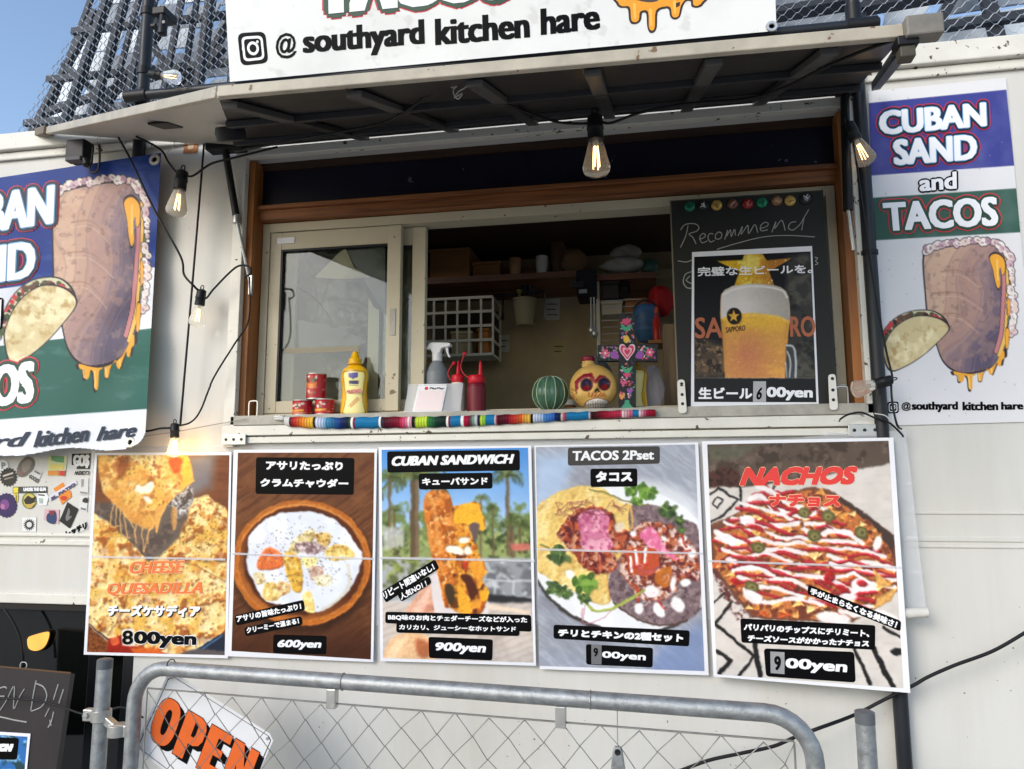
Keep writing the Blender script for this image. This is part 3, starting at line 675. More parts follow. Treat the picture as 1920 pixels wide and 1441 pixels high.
# ---- banner frame of dark pipes
bf = thing('banner_frame', 'dark pipe frame of two poles and a crossbar carrying the white rooftop banner', 'pipe frame', at(560, 1300, -.06))
yb = -.0235
xl_, xr_ = at(268, 170, yb).x, at(1640, 612, yb).x
MB().tube([(xl_, yb, 1.95), (xl_, yb, 3.6)], .019, 14).build('pole', M_pole, bf, smooth=True)
MB().tube([(xr_, yb, 0), (xr_, yb, 3.6)], .0170, 14).build('pole', M_pole, bf, smooth=True)
zl = at(300, 176, -.06).z; zr = at(1640, 45, -.06).z
MB().tube([(xl_-.03, -.060, zl), (xr_+.05, -.060, zr)], .0150, 12).build('crossbar', M_pole, bf, smooth=True)
for (x, z) in ((xl_, zl), (xr_, zr)):
    MB().tube([(x-.028, -.060, z), (x+.045, -.060, z)], .0195, 12).tube([(x, yb, z-.04), (x, yb, z+.04)], .0225, 12).build('clamp', M_black, bf, smooth=True)
for py in (25, 135):
    z = at(275, py, yb).z; MB().tube([(xl_, yb, z-.012), (xl_, yb, z+.012)], .0225, 12).build('pipe_collar', M_black, bf, smooth=True)
for py, py2 in ((40, 10), (480, 472)):
    MB().tube([(xr_, yb, at(1610, py, yb).z), (xr_, yb, at(1610, py2, yb).z)], .0205, 12).build('pipe_collar', M_black, bf, smooth=True)
# ---- rooftop banner
S1 = plane_surf(-.085, lambda X, Y: .004*np.sin(X/90)+.003*np.sin(Y/40+X/160))
tb = thing('shop_banner', 'white rooftop banner reading southyard kitchen hare hung above the serving hatch', 'banner', at(930, 110, -.135))
q = [(404, -330), (1442, -330), (1456, 58), (431, 154)]
A = Art(q, .35); A.fill((226, 226, 222)); A.put(np.clip((fbm(A.X, A.Y, 90, 3)-.5)*3, 0, 1), (206, 206, 202), .5); A.put(np.clip((fbm(A.X, A.Y, 26, 5)-.66)*8, 0, 1), (184, 182, 176), .35)
A.build('banner_sheet', S1, M_cloth, 0, tb)
T = tf(420, 0, 1/3)
M_green = mat('green_ink', (36, 70, 52), .45)
tq = ((588, -92), (972, -132), (962, -3), (590, 30))
text('lettering', 'TACOS', tq, M_red, S1, .0006, tb, (9, 7), 'round', grow=12); text('lettering', 'TACOS', tq, M_green, S1, .0016, tb, (9, 7), 'round', grow=9.5)
text('lettering', 'TACOS', tq, M_white, S1, .0026, tb, (9, 7))
icon('camera_icon', T(75,188, 232,178, 250,355, 95,372), S1, .0006, tb)
text('lettering', '@', T(288,190, 405,182, 410,325, 292,338), M_ink, S1, .0006, tb, 1.0, 'round')
text('lettering', 'southyard', ((567, 56), (795, 36), (797, 97), (568, 114)), M_ink, S1, .0006, tb, (3.0, 1.1))
text('lettering', 'kitchen', ((815, 36), (992, 21), (994, 71), (816, 86)), M_ink, S1, .0006, tb, (3.0, 1.1))
text('lettering', 'hare', ((1013, 17), (1123, 5), (1126, 55), (1014, 67)), M_ink, S1, .0006, tb, (3.0, 1.1))
T = tf(900, 0, 1/3); mo = mat('outline_ink', (58, 40, 34), .45); mc = mat('cheese_ink', (236, 158, 40), .45); mc2 = mat('cheese_light_ink', (246, 186, 84), .45)
dr = T(760,-60, 765,20, 790,45, 830,50, 838,110, 850,134, 880,136, 905,115, 912,75, 935,80, 940,150, 955,185, 980,182, 995,150, 1000,70, 1040,50, 1062,55, 1070,95, 1095,112, 1125,95, 1140,40, 1160,8, 1185,10, 1190,38, 1225,45, 1260,20, 1275,-60)
sheet('cheese_drip', S1, spl(dr, 3, True), mo, .0008, .0002, tb)
dr2 = T(775,-60, 778,15, 800,36, 842,40, 850,105, 858,122, 878,125, 894,110, 902,66, 945,66, 950,150, 962,172, 976,170, 984,145, 990,60, 1040,38, 1072,44, 1080,88, 1096,100, 1118,88, 1130,34, 1160,-4, 1196,-2, 1200,28, 1222,34, 1250,12, 1262,-60)
sheet('cheese_drip', S1, spl(dr2, 3, True), mc, .0014, .0002, tb)
for P in ((868,20, 874,110), (958,50, 965,150), (1092,0, 1098,80)):
    T_ = T(*P); sheet('cheese_gleam', S1, rrect((T_[0][0]-3, T_[0][1]), (T_[0][0]+3, T_[0][1]), (T_[1][0]+2, T_[1][1]), (T_[1][0]-2, T_[1][1]), 3), mc2, .002, .0002, tb)
sheet('roll_edge', S1, spl(T(800,-70, 860,-10, 930,12, 990,10, 1060,-20, 1100,-70), 3, True), mat('roll_ink', (72, 60, 66), .45), .0024, .0002, tb)
# grommet
def grommet(px, py, surf, parent, r=5):
    p = surf([px], [py], .001)[0]; k = r/700*(2.0)
    MB().lathe(p, [(k*.45, 0), (k*.55, .003), (k, .003), (k*1.1, 0)], 14, (0, -1, 0)).build('eyelet', M_zinc, parent, smooth=True)
grommet(1447, 50, S1, tb)

# ---- left banner (fabric, hangs off the wall)
def dl(X, Y):
    d = .006*np.sin(X/38+Y/90)+.004*np.sin(Y/17+X/60)*np.clip((X-150)/150, 0, 1)
    d = d-.05*np.clip((X-235)/70, 0, 1)**2*np.clip((Y-480)/360, 0, 1)-.02*np.clip((Y-600)/240, 0, 1)
    return d
S2 = plane_surf(-.052, dl)
lb = thing('taco_banner', 'creased vinyl banner with blue, white and green bands hanging left of the window', 'banner', at(100, 860, -.04))
q = [(-330, 384), (302, 287), (271, 838), (-330, 884)]
A = Art(q, .62); A.fill((228, 229, 233))
def band(l0, r0, l1, r1, c): A.poly([(-400, l0+ (l0-r0)*.33), (0, l0), (310, r0), (310, r1), (0, l1), (-400, l1+(l1-r1)*.33)], c)
band(300, 270, 542, 499, (30, 58, 132)); band(649, 613, 785, 763, (48, 96, 84))
A.put(np.clip((fbm(A.X, A.Y, 120, 2)-.5)*3, 0, 1), (20, 40, 100), .12); A.put(np.clip((fbm(A.X*.4, A.Y, 16, 4)-.6)*5, 0, 1), (255, 255, 255), .10)
sandwich(A, lambda *p: [(95+p[i]*185-8*p[i+1]+(0), 350+p[i+1]*352-p[i]*12) for i in range(0, len(p), 2)])
def keepL(X, Y):
    cx, cyy, r = 238, 800, 38; return ~((X > cx) & (Y > cyy) & (np.hypot((X-cx)/.95, Y-cyy) > r)) & (Y < 842+np.clip(120-X, 0, 200)*.10+3*np.sin(X/28)) & (X < 303-(Y-287)*.045+2*np.sin(Y/22))
A.build('banner_sheet', S2, M_cloth, 0, lb, keepL)
M_navyink = mat('navy_ink', (24, 40, 62), .45); M_cyan = mat('pale_blue_ink', (120, 178, 220), .45)
def fancy(body, q, surf, par, b, cols, li=.0012, shear=0):
    k = 0
    for m_, gr in cols:
        text('lettering', body, q, m_, surf, li+k*.0009, par, b, 'round' if gr > 0 else 'sq', shear, grow=gr); k += 1
bl = [(M_red, 9.2), (M_navyink, 7.6), (M_cyan, 2.2), (M_white, 0)]
fancy('CUBAN', ((-124, 379), (103, 346), (100, 420), (-126, 451)), S2, lb, (4.0, 2.0), bl, shear=.0)
fancy('SAND', ((-122, 478), (68, 450), (65, 521), (-124, 546)), S2, lb, (4.0, 2.0), bl)
fancy('and', ((-80, 575), (3, 562), (0, 615), (-82, 628)), S2, lb, (2.5, 1.5), [(M_ink, 4), (M_white, 0)])
rl = [(M_red, 9.5), (M_green, 7.0), (M_white, 0)]
fancy('TACOS', ((-136, 704), (66, 676), (63, 753), (-139, 778)), S2, lb, (4.2, 2.4), rl)
text('lettering', '@southyard', ((-300, 842), (58, 806), (50, 842), (-305, 876)), M_navyink, S2, .0034, lb, (1.7, .5), 'sq', .25)
text('lettering', 'kitchen', ((66, 807), (168, 795), (166, 826), (62, 838)), M_navyink, S2, .0034, lb, (1.7, .5), 'sq', .25)
text('lettering', 'hare', ((184, 799), (258, 791), (254, 817), (180, 826)), M_navyink, S2, .0034, lb, (1.7, .5), 'sq', .25)
grommet(290, 300, S2, lb, 6); grommet(245, 828, S2, lb, 5)
tie = MB().tube(wire([(289, 301, -.045), (305, 292, -.04), (318, 282, -.03), (328, 268, -.02)], -.03, .001), .0012, 5).build('tie_string', mat('white_string', (225, 222, 214), .8), lb)

# ---- right flat sign
S3 = plane_surf(-.004)
rs = thing('taco_sign', 'flat sign with blue and green bands on the wall right of the window', 'sign', at(1780, 790, -.004))
q = [(1628, 172), (1886, 146), (1946, 789), (1652, 797)]
A = Art(q, .66); A.fill((222, 221, 222))
T2 = tf(1560, 130, .3261)
A.poly(T2(100,204, 215,195, 1003,118, 1050,555, 230,612, 100,620), (64, 68, 140)); A.poly(T2(100,750, 235,740, 1068,685, 1092,938, 245,985, 100,996), (58, 92, 80))
A.put(np.clip((fbm(A.X, A.Y, 60, 2)-.5)*3, 0, 1), (200, 200, 205), .15)
idx = A.sub(0, 0, 3000, 3000); A.specks(idx, np.ones(len(idx[0])), 70, (.4, 1.0), [(120, 110, 110), (150, 145, 140)], 5)
sandwich(A, lambda *p: [(1726+p[i]*172+14*p[i+1]*0+p[i+1]*6, 462+p[i+1]*248-p[i]*8) for i in range(0, len(p), 2)])
A.build('sign_sheet', S3, M_flat, 0, rs)
bl3 = [(M_red, 7.4), (M_navyink, 5.8), (M_cyan, 1.6), (M_white, 0)]
fancy('CUBAN', T2(268,243, 884,190, 890,328, 276,380), S3, rs, (2.8, 1.5), bl3); fancy('SAND', T2(350,407, 832,373, 835,520, 358,554), S3, rs, (2.8, 1.5), bl3)
fancy('and', T2(500,612, 716,588, 718,688, 504,704), S3, rs, (1.7, 1.0), [(M_ink, 3.2), (M_white, 0)])
fancy('TACOS', T2(290,768, 950,732, 958,900, 305,934), S3, rs, (3.0, 1.7), [(M_red, 7.6), (M_green, 5.6), (M_white, 0)])
T3 = tf(1560, 560, .2498)
icon('camera_icon', T3(415,768, 500,766, 502,854, 417,857), S3, .0008, rs)
text('lettering', '@', T3(520,772, 592,770, 594,836, 522,838), M_ink, S3, .0008, rs, .5, 'round')
text('lettering', 'southyard', T3(597,768, 945,766, 947,846, 599,848), M_ink, S3, .0008, rs, (1.3, .5)); text('lettering', 'kitchen', T3(978,768, 1247,767, 1249,832, 980,834), M_ink, S3, .0008, rs, (1.3, .5))
text('lettering', 'hare', T3(1268,770, 1436,769, 1438,826, 1270,829), M_ink, S3, .0008, rs, (1.3, .5))

# ------------------------------------------------------------------ menu posters
def poster(name, label, outer, inner, y, disp=None):
    s = disp or plane_surf(y); r = thing(name, label, 'poster', at((outer[2][0]+outer[3][0])/2, (outer[2][1]+outer[3][1])/2, y), 'menu posters under the window')
    n = 14; A0 = Art(outer, .06); A0.fill((232, 232, 236)); A0.build('paper', s, M_paper, 0, r)
    return s, r, Art(inner, .85)
def cap(s, r, q, body, tq, b=.55, m=None, shear=0, rad=5, li=.0012, kern='sq'):
    c = sheet('caption', s, rrect(*q, r=rad), m or M_inkbox, li, .0004, r)
    return text('lettering', body, tq, M_white, s, li+.0006, r, b, kern, shear)
PY = -.012
M_tape = mat('clear_tape', (235, 235, 238), .15, alpha=.35)
def crease(s, r, a, b):
    d = 1.6; sheet('tape', s, [(a[0], a[1]-d), (b[0], b[1]-d), (b[0], b[1]+d*1.6), (a[0], a[1]+d*1.6)], M_tape, .0028, .0003, r)

# 1 quesadilla
s, r, A = poster('menu_poster', 'quesadilla menu poster, leftmost under the window, priced 800yen', [(178, 848), (434, 846), (427, 1233), (157, 1226)], [(182, 852), (430, 852), (421, 1227), (163, 1221)], PY)
T = tf(160, 840, .2775)
A.fill((118, 70, 44)); A.put(np.clip((fbm(A.X*.25, A.Y*2, 30, 2)-.45)*3, 0, 1), (84, 46, 28), .7)
A.poly(T(690,40, 880,40, 850,260, 700,330), (112, 120, 132), 20, a=.8)
A.ell(*T(480,860)[0], 150, 165, (196, 208, 226), 0, 2); A.ell(*T(480,860)[0], 140, 155, (104, 92, 82), 0, 3)
g = random.Random(2)
for k in range(60):
    an = math.radians(g.uniform(-75, -20)); c_ = T(480, 860)[0]; A.ell(c_[0]+math.cos(an)*145, c_[1]+math.sin(an)*160, 3.4, 1.6, (70, 104, 160), g.uniform(0, 90), 1.5)
i_, m_ = A.poly(T(560,370, 640,260, 730,250, 700,440, 620,470), (150, 142, 136), 6); A.blot(i_, m_, .5, .6, (225, 225, 225), 3, 1); A.blot(i_, m_, .5, .6, (80, 70, 64), 5, 3)
i_, m_ = A.poly(T(60,360, 200,370, 330,560, 420,560, 480,560, 560,480, 640,480, 700,420, 560,640, 430,730, 380,720, 250,590, 150,490, 60,440), (84, 72, 66), 8); A.blot(i_, m_, .45, .6, (126, 104, 90), 9, 2, .7)
def pizza(P, seed, toast=.55, white=.5):
    i_, m_ = A.poly(P, (226, 178, 84), 3, rag=4, rs=14)
    A.blot(i_, m_, .38, .60, (244, 220, 158), 26, seed, .85); A.blot(i_, m_, .54, .68, (206, 130, 58), 15, seed+1, .75); A.blot(i_, m_, toast+.05, toast+.14, (150, 78, 34), 17, seed+2, .8)
    A.blot(i_, m_, .58, .68, (246, 232, 196), 11, seed+3, white); A.blot(i_, m_, .68, .76, (130, 54, 28), 9, seed+4, .7)
    A.specks(i_, m_, 190, (.5, 1.3), [(66, 52, 22), (92, 60, 26), (150, 80, 30)], seed); return i_, m_
pizza(T(40,440, 150,490, 230,560, 320,640, 400,740, 420,760, 980,760, 980,1180, 900,1260, 760,1340, 600,1420, 150,1290, 0,1190, 20,800), 3)
pizza(T(440,760, 520,710, 640,590, 700,430, 720,330, 830,315, 960,410, 960,760), 8, .52, .3)
for P in ((150,1260, 240,1120, 300,960), (700,770, 860,850, 960,900), (120,1220, 60,1140)): A.line(T(*P), 1.6, (120, 70, 30), a=.7)
i_, m_ = pizza(T(85,40, 690,40, 705,90, 730,210, 630,300, 560,380, 450,540, 340,510, 200,380, 110,270), 12, .5, .2)
A.blot(i_, m_, .35, .6, (224, 168, 84), 40, 2, .55); A.poly(T(140,300, 200,380, 340,510, 450,545, 440,470, 330,420, 200,300), (214, 150, 70), 5, 3, .8)
for e_ in ((430,260,30,45), (380,280,22,30), (420,340,30,18), (350,265,16,26)): A.ell(*T(*e_[:2])[0], e_[2]*.2775, e_[3]*.2775, (252, 244, 232), 30, 3, .85)
A.poly(T(560,60, 650,60, 640,150, 590,160), (168, 52, 24), 6, 3, .7); A.poly(T(230,70, 300,60, 270,180, 210,200), (120, 52, 24), 8, 3, .7); A.poly(T(690,40, 730,210, 640,300, 650,150), (232, 170, 70), 5, 0, .8)
for P in ((215,390, 205,520), (235,400, 245,570, 300,600), (260,430, 280,590), (300,470, 330,560, 345,640), (340,510, 330,600), (380,530, 395,690), (440,540, 410,620, 400,700), (430,540, 420,640), (470,420, 480,560), (600,400, 600,530), (190,380, 170,520, 230,520)): A.line(T(*P), 2.0, (222, 172, 104), 4, a=.95)
A.poly(T(470,410, 540,380, 510,470, 485,560, 470,550), (220, 160, 84), 2, 3); A.poly(T(580,420, 620,410, 615,530, 590,540), (206, 150, 84), 2, 3, .8)
i_, m_ = A.poly(T(0,1180, 150,1290, 180,1400, 0,1400), (140, 78, 40), 1.5); A.blot(i_, m_, .5, .6, (92, 48, 24), 3, 4)
A.line(T(25,1185, 150,1285), 3, (40, 34, 34)); A.line(T(30,1195, 150,1295), 1.2, (220, 214, 208))
A.poly(T(150,1280, 240,1260, 330,1330, 620,1400, 150,1400), (150, 34, 24), 3); A.ell(*T(195,1300)[0], 9, 8, (214, 92, 52), 0); A.poly(T(300,1340, 520,1350, 500,1400, 340,1400), (216, 100, 40), 4)
A.poly(T(760,1345, 940,1235, 950,1400, 700,1400), (36, 42, 58), 2); A.line(T(790,1345, 930,1262), 2, (86, 140, 190)); A.poly(T(640,1380, 760,1345, 950,1370, 950,1400, 640,1400), (92, 84, 84), 4)
A.poly(T(240,1225, 330,1215, 335,1330, 245,1330), (226, 218, 206), 1.5)
A.finish(); A.build('picture', s, M_print, .0005, r)
M_or = mat('orange_ink', (232, 120, 58), .45); M_pale = mat('pale_orange_ink', (250, 206, 170), .45)
for body, q in (('CHEESE', T(300,762, 672,756, 664,838, 296,845)), ('QUESADILLA', T(150,910, 800,900, 790,992, 146,998))):
    text('lettering', body, q, M_pale, s, .0012, r, .9, 'round', .2, grow=1.0); text('lettering', body, q, M_or, s, .0020, r, (1.2, .5), 'sq', .2)
jq = T(150,1052, 778,1056, 774,1138, 148,1132); sh = [(x+1.8, y+1.8) for x, y in jq]
text('lettering', 'チーズケサディア', sh, M_ink, s, .0012, r, 1.4); text('lettering', 'チーズケサディア', jq, M_white, s, .0020, r, 1.3)
text('lettering', '8', T(248,1228, 322,1226, 322,1322, 248,1326), M_ink, s, .0020, r, 1.0, 'round')
pq = T(328,1232, 752,1240, 748,1352, 326,1342); text('lettering', '00yen', pq, M_white, s, .0012, r, (2.0, 1.2), 'round', grow=1.8); text('lettering', '00yen', pq, M_ink, s, .0020, r, (2.0, 1.2))
crease(s, r, (170, 1042), (423, 1047))

# 2 clam chowder
s, r, A = poster('menu_poster', 'clam chowder menu poster with a wooden bowl, priced 600yen, second from left under the window', [(438, 842), (707, 840), (700, 1240), (427, 1229)], [(446, 847.5), (702, 847), (695, 1235), (434, 1219)], PY-.001)
T = tf(420, 820, .3055)
A.fill((112, 68, 40)); A.put(np.clip((fbm(A.X+A.Y*1.4, (A.Y-A.X*.5)*.12, 8, 2)-.42)*4, 0, 1), (78, 42, 24), .75); A.put(np.clip((A.Y-1120)/90, 0, 1), (62, 32, 20), .75)
A.put(np.clip((fbm(A.X, A.Y, 40, 4)-.55)*4, 0, 1), (150, 100, 62), .35)
c_ = T(475,765)[0]
A.ell(c_[0]+2, c_[1]+10, 133, 122, (44, 24, 14), 0, 14, .7); A.ell(*c_, 130, 118, (176, 96, 34), 0, 2)
i_ = A.sub(c_[0]-135, c_[1]-125, c_[0]+135, c_[1]+125); rr = np.hypot((A.X[i_]-c_[0])/130, (A.Y[i_]-c_[1])/118)
ang = np.arctan2(A.Y[i_]-c_[1], A.X[i_]-c_[0])
A.mixi(i_, (rr < 1)*np.clip((vnoise(ang*60, rr*160, 3, 2)-.45)*3, 0, 1), (206, 132, 60), .55); A.mixi(i_, (rr < 1)*np.clip(.96-rr, 0, .04)/.04*np.clip(-np.sin(ang), 0, 1), (214, 146, 76), .7)
A.mixi(i_, np.clip((.915-rr)/.02, 0, 1), (92, 44, 22), 1); A.mixi(i_, np.clip((.90-rr)/.1, 0, 1), (54, 26, 16), .6)
A.mixi(i_, (rr < .93)*np.clip((rr-.8)/.06, 0, 1)*np.clip(np.sin(ang-.6), 0, 1), (196, 116, 50), .8)
so_ = T(150,620, 215,530, 330,465, 480,450, 620,470, 740,550, 800,640, 850,715, 830,800, 770,930, 660,1030, 560,1065, 400,1030, 260,1000, 190,900, 140,790, 145,700)
i_, m_ = A.poly(so_, (222, 226, 236), 2.5, 4); A.blot(i_, m_, .5, .75, (242, 244, 250), 50, 2, .8); A.blot(i_, m_, .58, .75, (206, 206, 220), 26, 5, .6); A.line(T(760,780, 770,900, 690,1000, 600,1050), 6, (206, 196, 170), 4, 4, .7)
def blob(P, c, hi=None, seed=1, lo=None):
    i_, m_ = A.poly(P, c, 2.5, 4)
    if lo: A.blot(i_, m_, .5, .62, lo, 9, seed, .8)
    if hi: A.blot(i_, m_, .56, .68, hi, 8, seed+2, .9)
blob(T(205,750, 275,670, 372,735, 335,800, 215,805), (220, 110, 56), (238, 150, 96), 2)
for P, c, h, l in ((T(400,660, 520,560, 560,600, 500,680, 420,720), (222, 204, 150), (246, 236, 200), (170, 140, 80)), (T(560,590, 640,580, 655,640, 600,680), (216, 180, 104), (244, 220, 160), (150, 96, 40)), (T(620,690, 720,650, 800,700, 790,740, 650,745), (236, 204, 116), (250, 236, 176), (196, 150, 70)), (T(440,650, 560,640, 620,680, 560,710, 460,700), (186, 160, 160), (230, 214, 210), (110, 80, 84)), (T(370,700, 450,720, 480,800, 475,930, 430,940, 380,830), (222, 172, 66), (244, 214, 126), (176, 120, 50)), (T(480,740, 570,730, 560,790, 500,795), (238, 222, 150), (250, 242, 200), None), (T(520,800, 600,790, 605,850, 540,870), (198, 160, 140), (226, 206, 190), (150, 100, 90)), (T(560,850, 650,840, 660,890, 580,910), (226, 214, 180), (244, 240, 216), (176, 160, 110)), (T(240,910, 300,885, 350,950, 320,1000, 245,985), (226, 192, 110), (244, 224, 160), (190, 150, 80)), (T(330,880, 400,900, 400,950, 340,960), (222, 182, 120), (244, 226, 180), (170, 110, 60)), (T(180,830, 240,825, 250,890, 195,890), (226, 208, 160), (244, 236, 206), (180, 150, 90)), (T(485,960, 530,945, 560,1065, 500,1055), (236, 206, 120), (248, 232, 170), None)): blob(P, c, h, 3, l)
idx, mm_ = A.region(T(350,540, 640,540, 780,680, 700,900, 420,900, 200,900, 180,680), 3); A.specks(idx, mm_, 240, (.5, 1.15), [(40, 36, 28), (60, 54, 36), (86, 84, 52)], 4)
idx, mm_ = A.region(so_, 3, 3); A.specks(idx, mm_, 70, (.4, 1.0), [(40, 36, 28), (90, 84, 70)], 9)
A.finish(); A.build('picture', s, M_print, .0005, r)
sheet('caption', s, rrect(*T(197,118, 800,122, 795,348, 193,342), r=5), M_inkbox, .0012, .0004, r)
text('lettering', 'アサリたっぷり', T(258,140, 730,146, 728,198, 256,194), M_white, s, .0018, r, .9); text('lettering', 'クラムチャウダー', T(224,246, 764,252, 762,306, 222,300), M_white, s, .0018, r, .9)
cap(s, r, T(64,1090, 488,992, 498,1055, 74,1152), 'アサリの旨味たっぷり！', T(74,1090, 470,1012, 476,1050, 80,1132), .55)
cap(s, r, T(124,1163, 474,1092, 482,1146, 132,1216), 'クリーミーで温まる！', T(136,1162, 456,1104, 462,1138, 140,1200), .45, li=.0022)
cap(s, r, T(303,1206, 630,1214, 626,1328, 300,1320), '600yen', T(330,1238, 600,1240, 594,1302, 326,1296), (1.2, .6), shear=.12)
crease(s, r, (434, 1036), (700, 1046))

# 3 cuban sandwich
s, r, A = poster('menu_poster', 'cuban sandwich menu poster with palm trees and blue sky, priced 900yen', [(710, 837), (996, 834), (1005, 1247), (713, 1238)], [(715.5, 842), (990, 838), (1000, 1241), (718, 1232)], PY-.002)
T = tf(700, 820, .3054); SX = .3054
v = np.clip((A.Y-838)/180, 0, 1)[..., None]; A.I = (np.array((74, 140, 212))*(1-v)+np.array((196, 216, 240))*v)/255.
def treeline(y0, y1, c, lo, hi, scale, seed, a=1):
    i_ = A.sub(600, y0, 1100, y1); n = fbm(A.X[i_], A.Y[i_], scale, seed); vv = (A.Y[i_]-y0)/(y1-y0); A.mixi(i_, np.clip((n+vv*.5-lo)/(hi-lo), 0, 1), c, a)
treeline(940, 1046, (112, 130, 74), .55, .68, 18, 2); treeline(960, 1046, (58, 72, 40), .72, .82, 13, 3); treeline(965, 1046, (166, 178, 110), .75, .83, 9, 1, .8)
def palm(x, y, h, n, L, c, wt, sd):
    g = random.Random(sd); A.line([(x, y), (x+g.uniform(-1, 2), y+h)], wt, (96, 78, 56)); A.line([(x+wt*.25, y), (x+wt*.25, y+h)], wt*.4, (140, 118, 90), a=.6)
    for k in range(n):
        an = math.radians(-200+220*k/(n-1)+g.uniform(-8, 8)); l = L*g.uniform(.7, 1.1); p1 = (x+math.cos(an)*l*.55, y+math.sin(an)*l*.45-l*.1); p2 = (x+math.cos(an)*l, y+math.sin(an)*l*.6+l*.35)
        cc = g.choice(c); A.line([(x, y), p1, p2], L*.14, cc, 4, a=.9, taper=True)
        for t in range(4): 
            bx_ = x+(p2[0]-x)*(.35+.18*t); by_ = y+(p2[1]-y)*(.35+.18*t)-l*.06; A.line([(bx_, by_), (bx_+g.uniform(-2, 3), by_+L*.22)], L*.05, cc, a=.7)
gr = [(70, 84, 44), (98, 112, 60), (52, 62, 36), (120, 128, 74)]
palm(*T(255,240)[0], 150, 17, 70, gr, 16, 1); palm(*T(820,235)[0], 145, 13, 34, gr, 6, 2); palm(*T(660,370)[0], 120, 11, 18, gr, 3, 3); palm(*T(735,430)[0], 100, 11, 15, gr, 3, 4); palm(*T(130,440)[0], 90, 11, 22, gr, 4, 5); palm(*T(850,520)[0], 60, 13, 30, gr, 9, 6); palm(*T(100,240)[0], 130, 11, 32, gr, 5, 7); palm(*T(900,540)[0], 50, 11, 26, gr, 5, 8)
A.poly(T(840,650, 960,640, 960,690, 850,690), (196, 110, 96), 3); A.poly(T(60,540, 190,560, 190,660, 60,690), (200, 200, 196), 5, a=.7)
A.poly(T(0,735, 1015,735, 1015,1000, 0,1000), (170, 172, 174), 4); idx, mm_ = A.region(T(40,745, 390,745, 330,900, 40,920), 4); A.blot(idx, mm_, .40, .55, (96, 104, 62), 12, 2); A.blot(idx, mm_, .55, .65, (150, 160, 80), 7, 4)
A.poly(T(690,750, 1000,750, 1000,1000, 690,1000), (150, 152, 156), 3); idx, mm_ = A.region(T(690,750, 1000,750, 1000,1020, 690,1020), 3); A.blot(idx, mm_, .45, .6, (96, 98, 102), 26, 3, .8); A.blot(idx, mm_, .62, .7, (210, 212, 214), 14, 5, .8)
for P in ((690,870, 990,880), (740,870, 745,1000), (690,960, 990,980), (860,880, 860,980)): A.line(T(*P), 3, (206, 208, 210))
A.poly(T(700,955, 1010,985, 1010,1030, 700,1000), (44, 44, 48), 3)
A.poly(T(0,1000, 1015,1010, 1015,1400, 0,1400), (206, 194, 184), 5); idx, mm_ = A.region(T(0,1010, 1015,1020, 1015,1400, 0,1400), 3)
dv = ((A.Y[idx]*1.0+A.X[idx]*.35) % 13)/13; A.mixi(idx, mm_*np.clip((.16-dv)*10, 0, 1), (150, 134, 124), .7); A.blot(idx, mm_, .5, .7, (176, 160, 150), 30, 2, .7)
A.poly(T(700,1010, 960,1060, 960,1080, 700,1050), (236, 214, 190), 3)
for _ in range(4):
    p_ = np.pad(A.I, ((1, 1), (1, 1), (0, 0)), 'edge'); A.I = (p_[:-2, 1:-1]+p_[2:, 1:-1]+p_[1:-1, :-2]+p_[1:-1, 2:]+2*p_[1:-1, 1:-1])/6
A.poly(T(215,1080, 240,1000, 300,910, 350,860, 440,1000, 520,1080), (226, 170, 142), 3, 3); A.poly(T(260,1030, 330,1010, 380,1040, 330,1062), (190, 122, 100), 5, 3, .7); A.poly(T(240,1060, 300,960, 350,900, 340,980, 300,1060), (242, 200, 176), 6, 3, .8)
A.poly(T(50,1360, 90,1260, 180,1195, 300,1200, 360,1260, 360,1390, 50,1390), (232, 186, 140), 3, 3); A.poly(T(70,1350, 130,1250, 210,1215, 170,1300, 130,1370), (248, 214, 170), 8, 3, .8); A.poly(T(260,1230, 350,1260, 340,1340, 270,1330), (166, 84, 48), 8, 3, .8)
A.poly(T(340,845, 405,815, 440,1010, 520,1080, 380,1085), (224, 214, 212), 2.5); A.poly(T(640,1080, 690,990, 715,1010, 705,1090), (226, 214, 210), 2.5)
i_, m_ = A.poly(T(305,420, 330,335, 395,318, 455,335, 485,430, 512,600, 520,800, 500,1000, 440,1030, 410,900, 360,725, 330,570), (204, 116, 44), 2.5, 4)
A.blot(i_, m_, .45, .62, (230, 152, 76), 20, 2, .8); A.blot(i_, m_, .5, .6, (158, 78, 28), 12, 4, .8); A.blot(i_, m_, .62, .7, (244, 190, 120), 8, 3, .8); A.line(T(345,360, 380,480, 410,700), 6, (240, 182, 110), 5, 8, .55)
i_, m_ = A.poly(T(480,440, 530,410, 560,400, 645,402, 660,450, 692,520, 672,570, 640,566, 640,690, 690,790, 672,880, 712,960, 650,1075, 545,1075, 470,1010, 495,820, 470,700, 505,600), (226, 150, 50), 2.5, 3, rag=3, rs=9)
A.blot(i_, m_, .46, .58, (178, 92, 36), 14, 1, .9); A.blot(i_, m_, .56, .66, (246, 190, 84), 12, 4, .9); A.blot(i_, m_, .6, .68, (92, 44, 24), 11, 7, .9)
A.poly(T(500,440, 560,404, 640,410, 680,520, 660,560, 600,540, 560,520, 500,520), (242, 176, 48), 3, 3); A.poly(T(590,530, 650,520, 640,600, 620,650, 600,580), (104, 84, 82), 3, 3)
for e_ in ((510,690,50,24,20), (555,625,36,20,-10), (580,690,24,26,0), (470,680,26,20,0)): A.ell(*T(*e_[:2])[0], e_[2]*SX, e_[3]*SX, (246, 236, 220), e_[4], 3)
A.poly(T(530,840, 590,840, 640,930, 600,990, 560,900), (84, 40, 26), 4, 3); A.poly(T(440,900, 490,910, 490,1020, 450,990), (66, 52, 34), 4, 3); A.poly(T(545,770, 580,760, 570,820), (196, 60, 40), 3, 3)
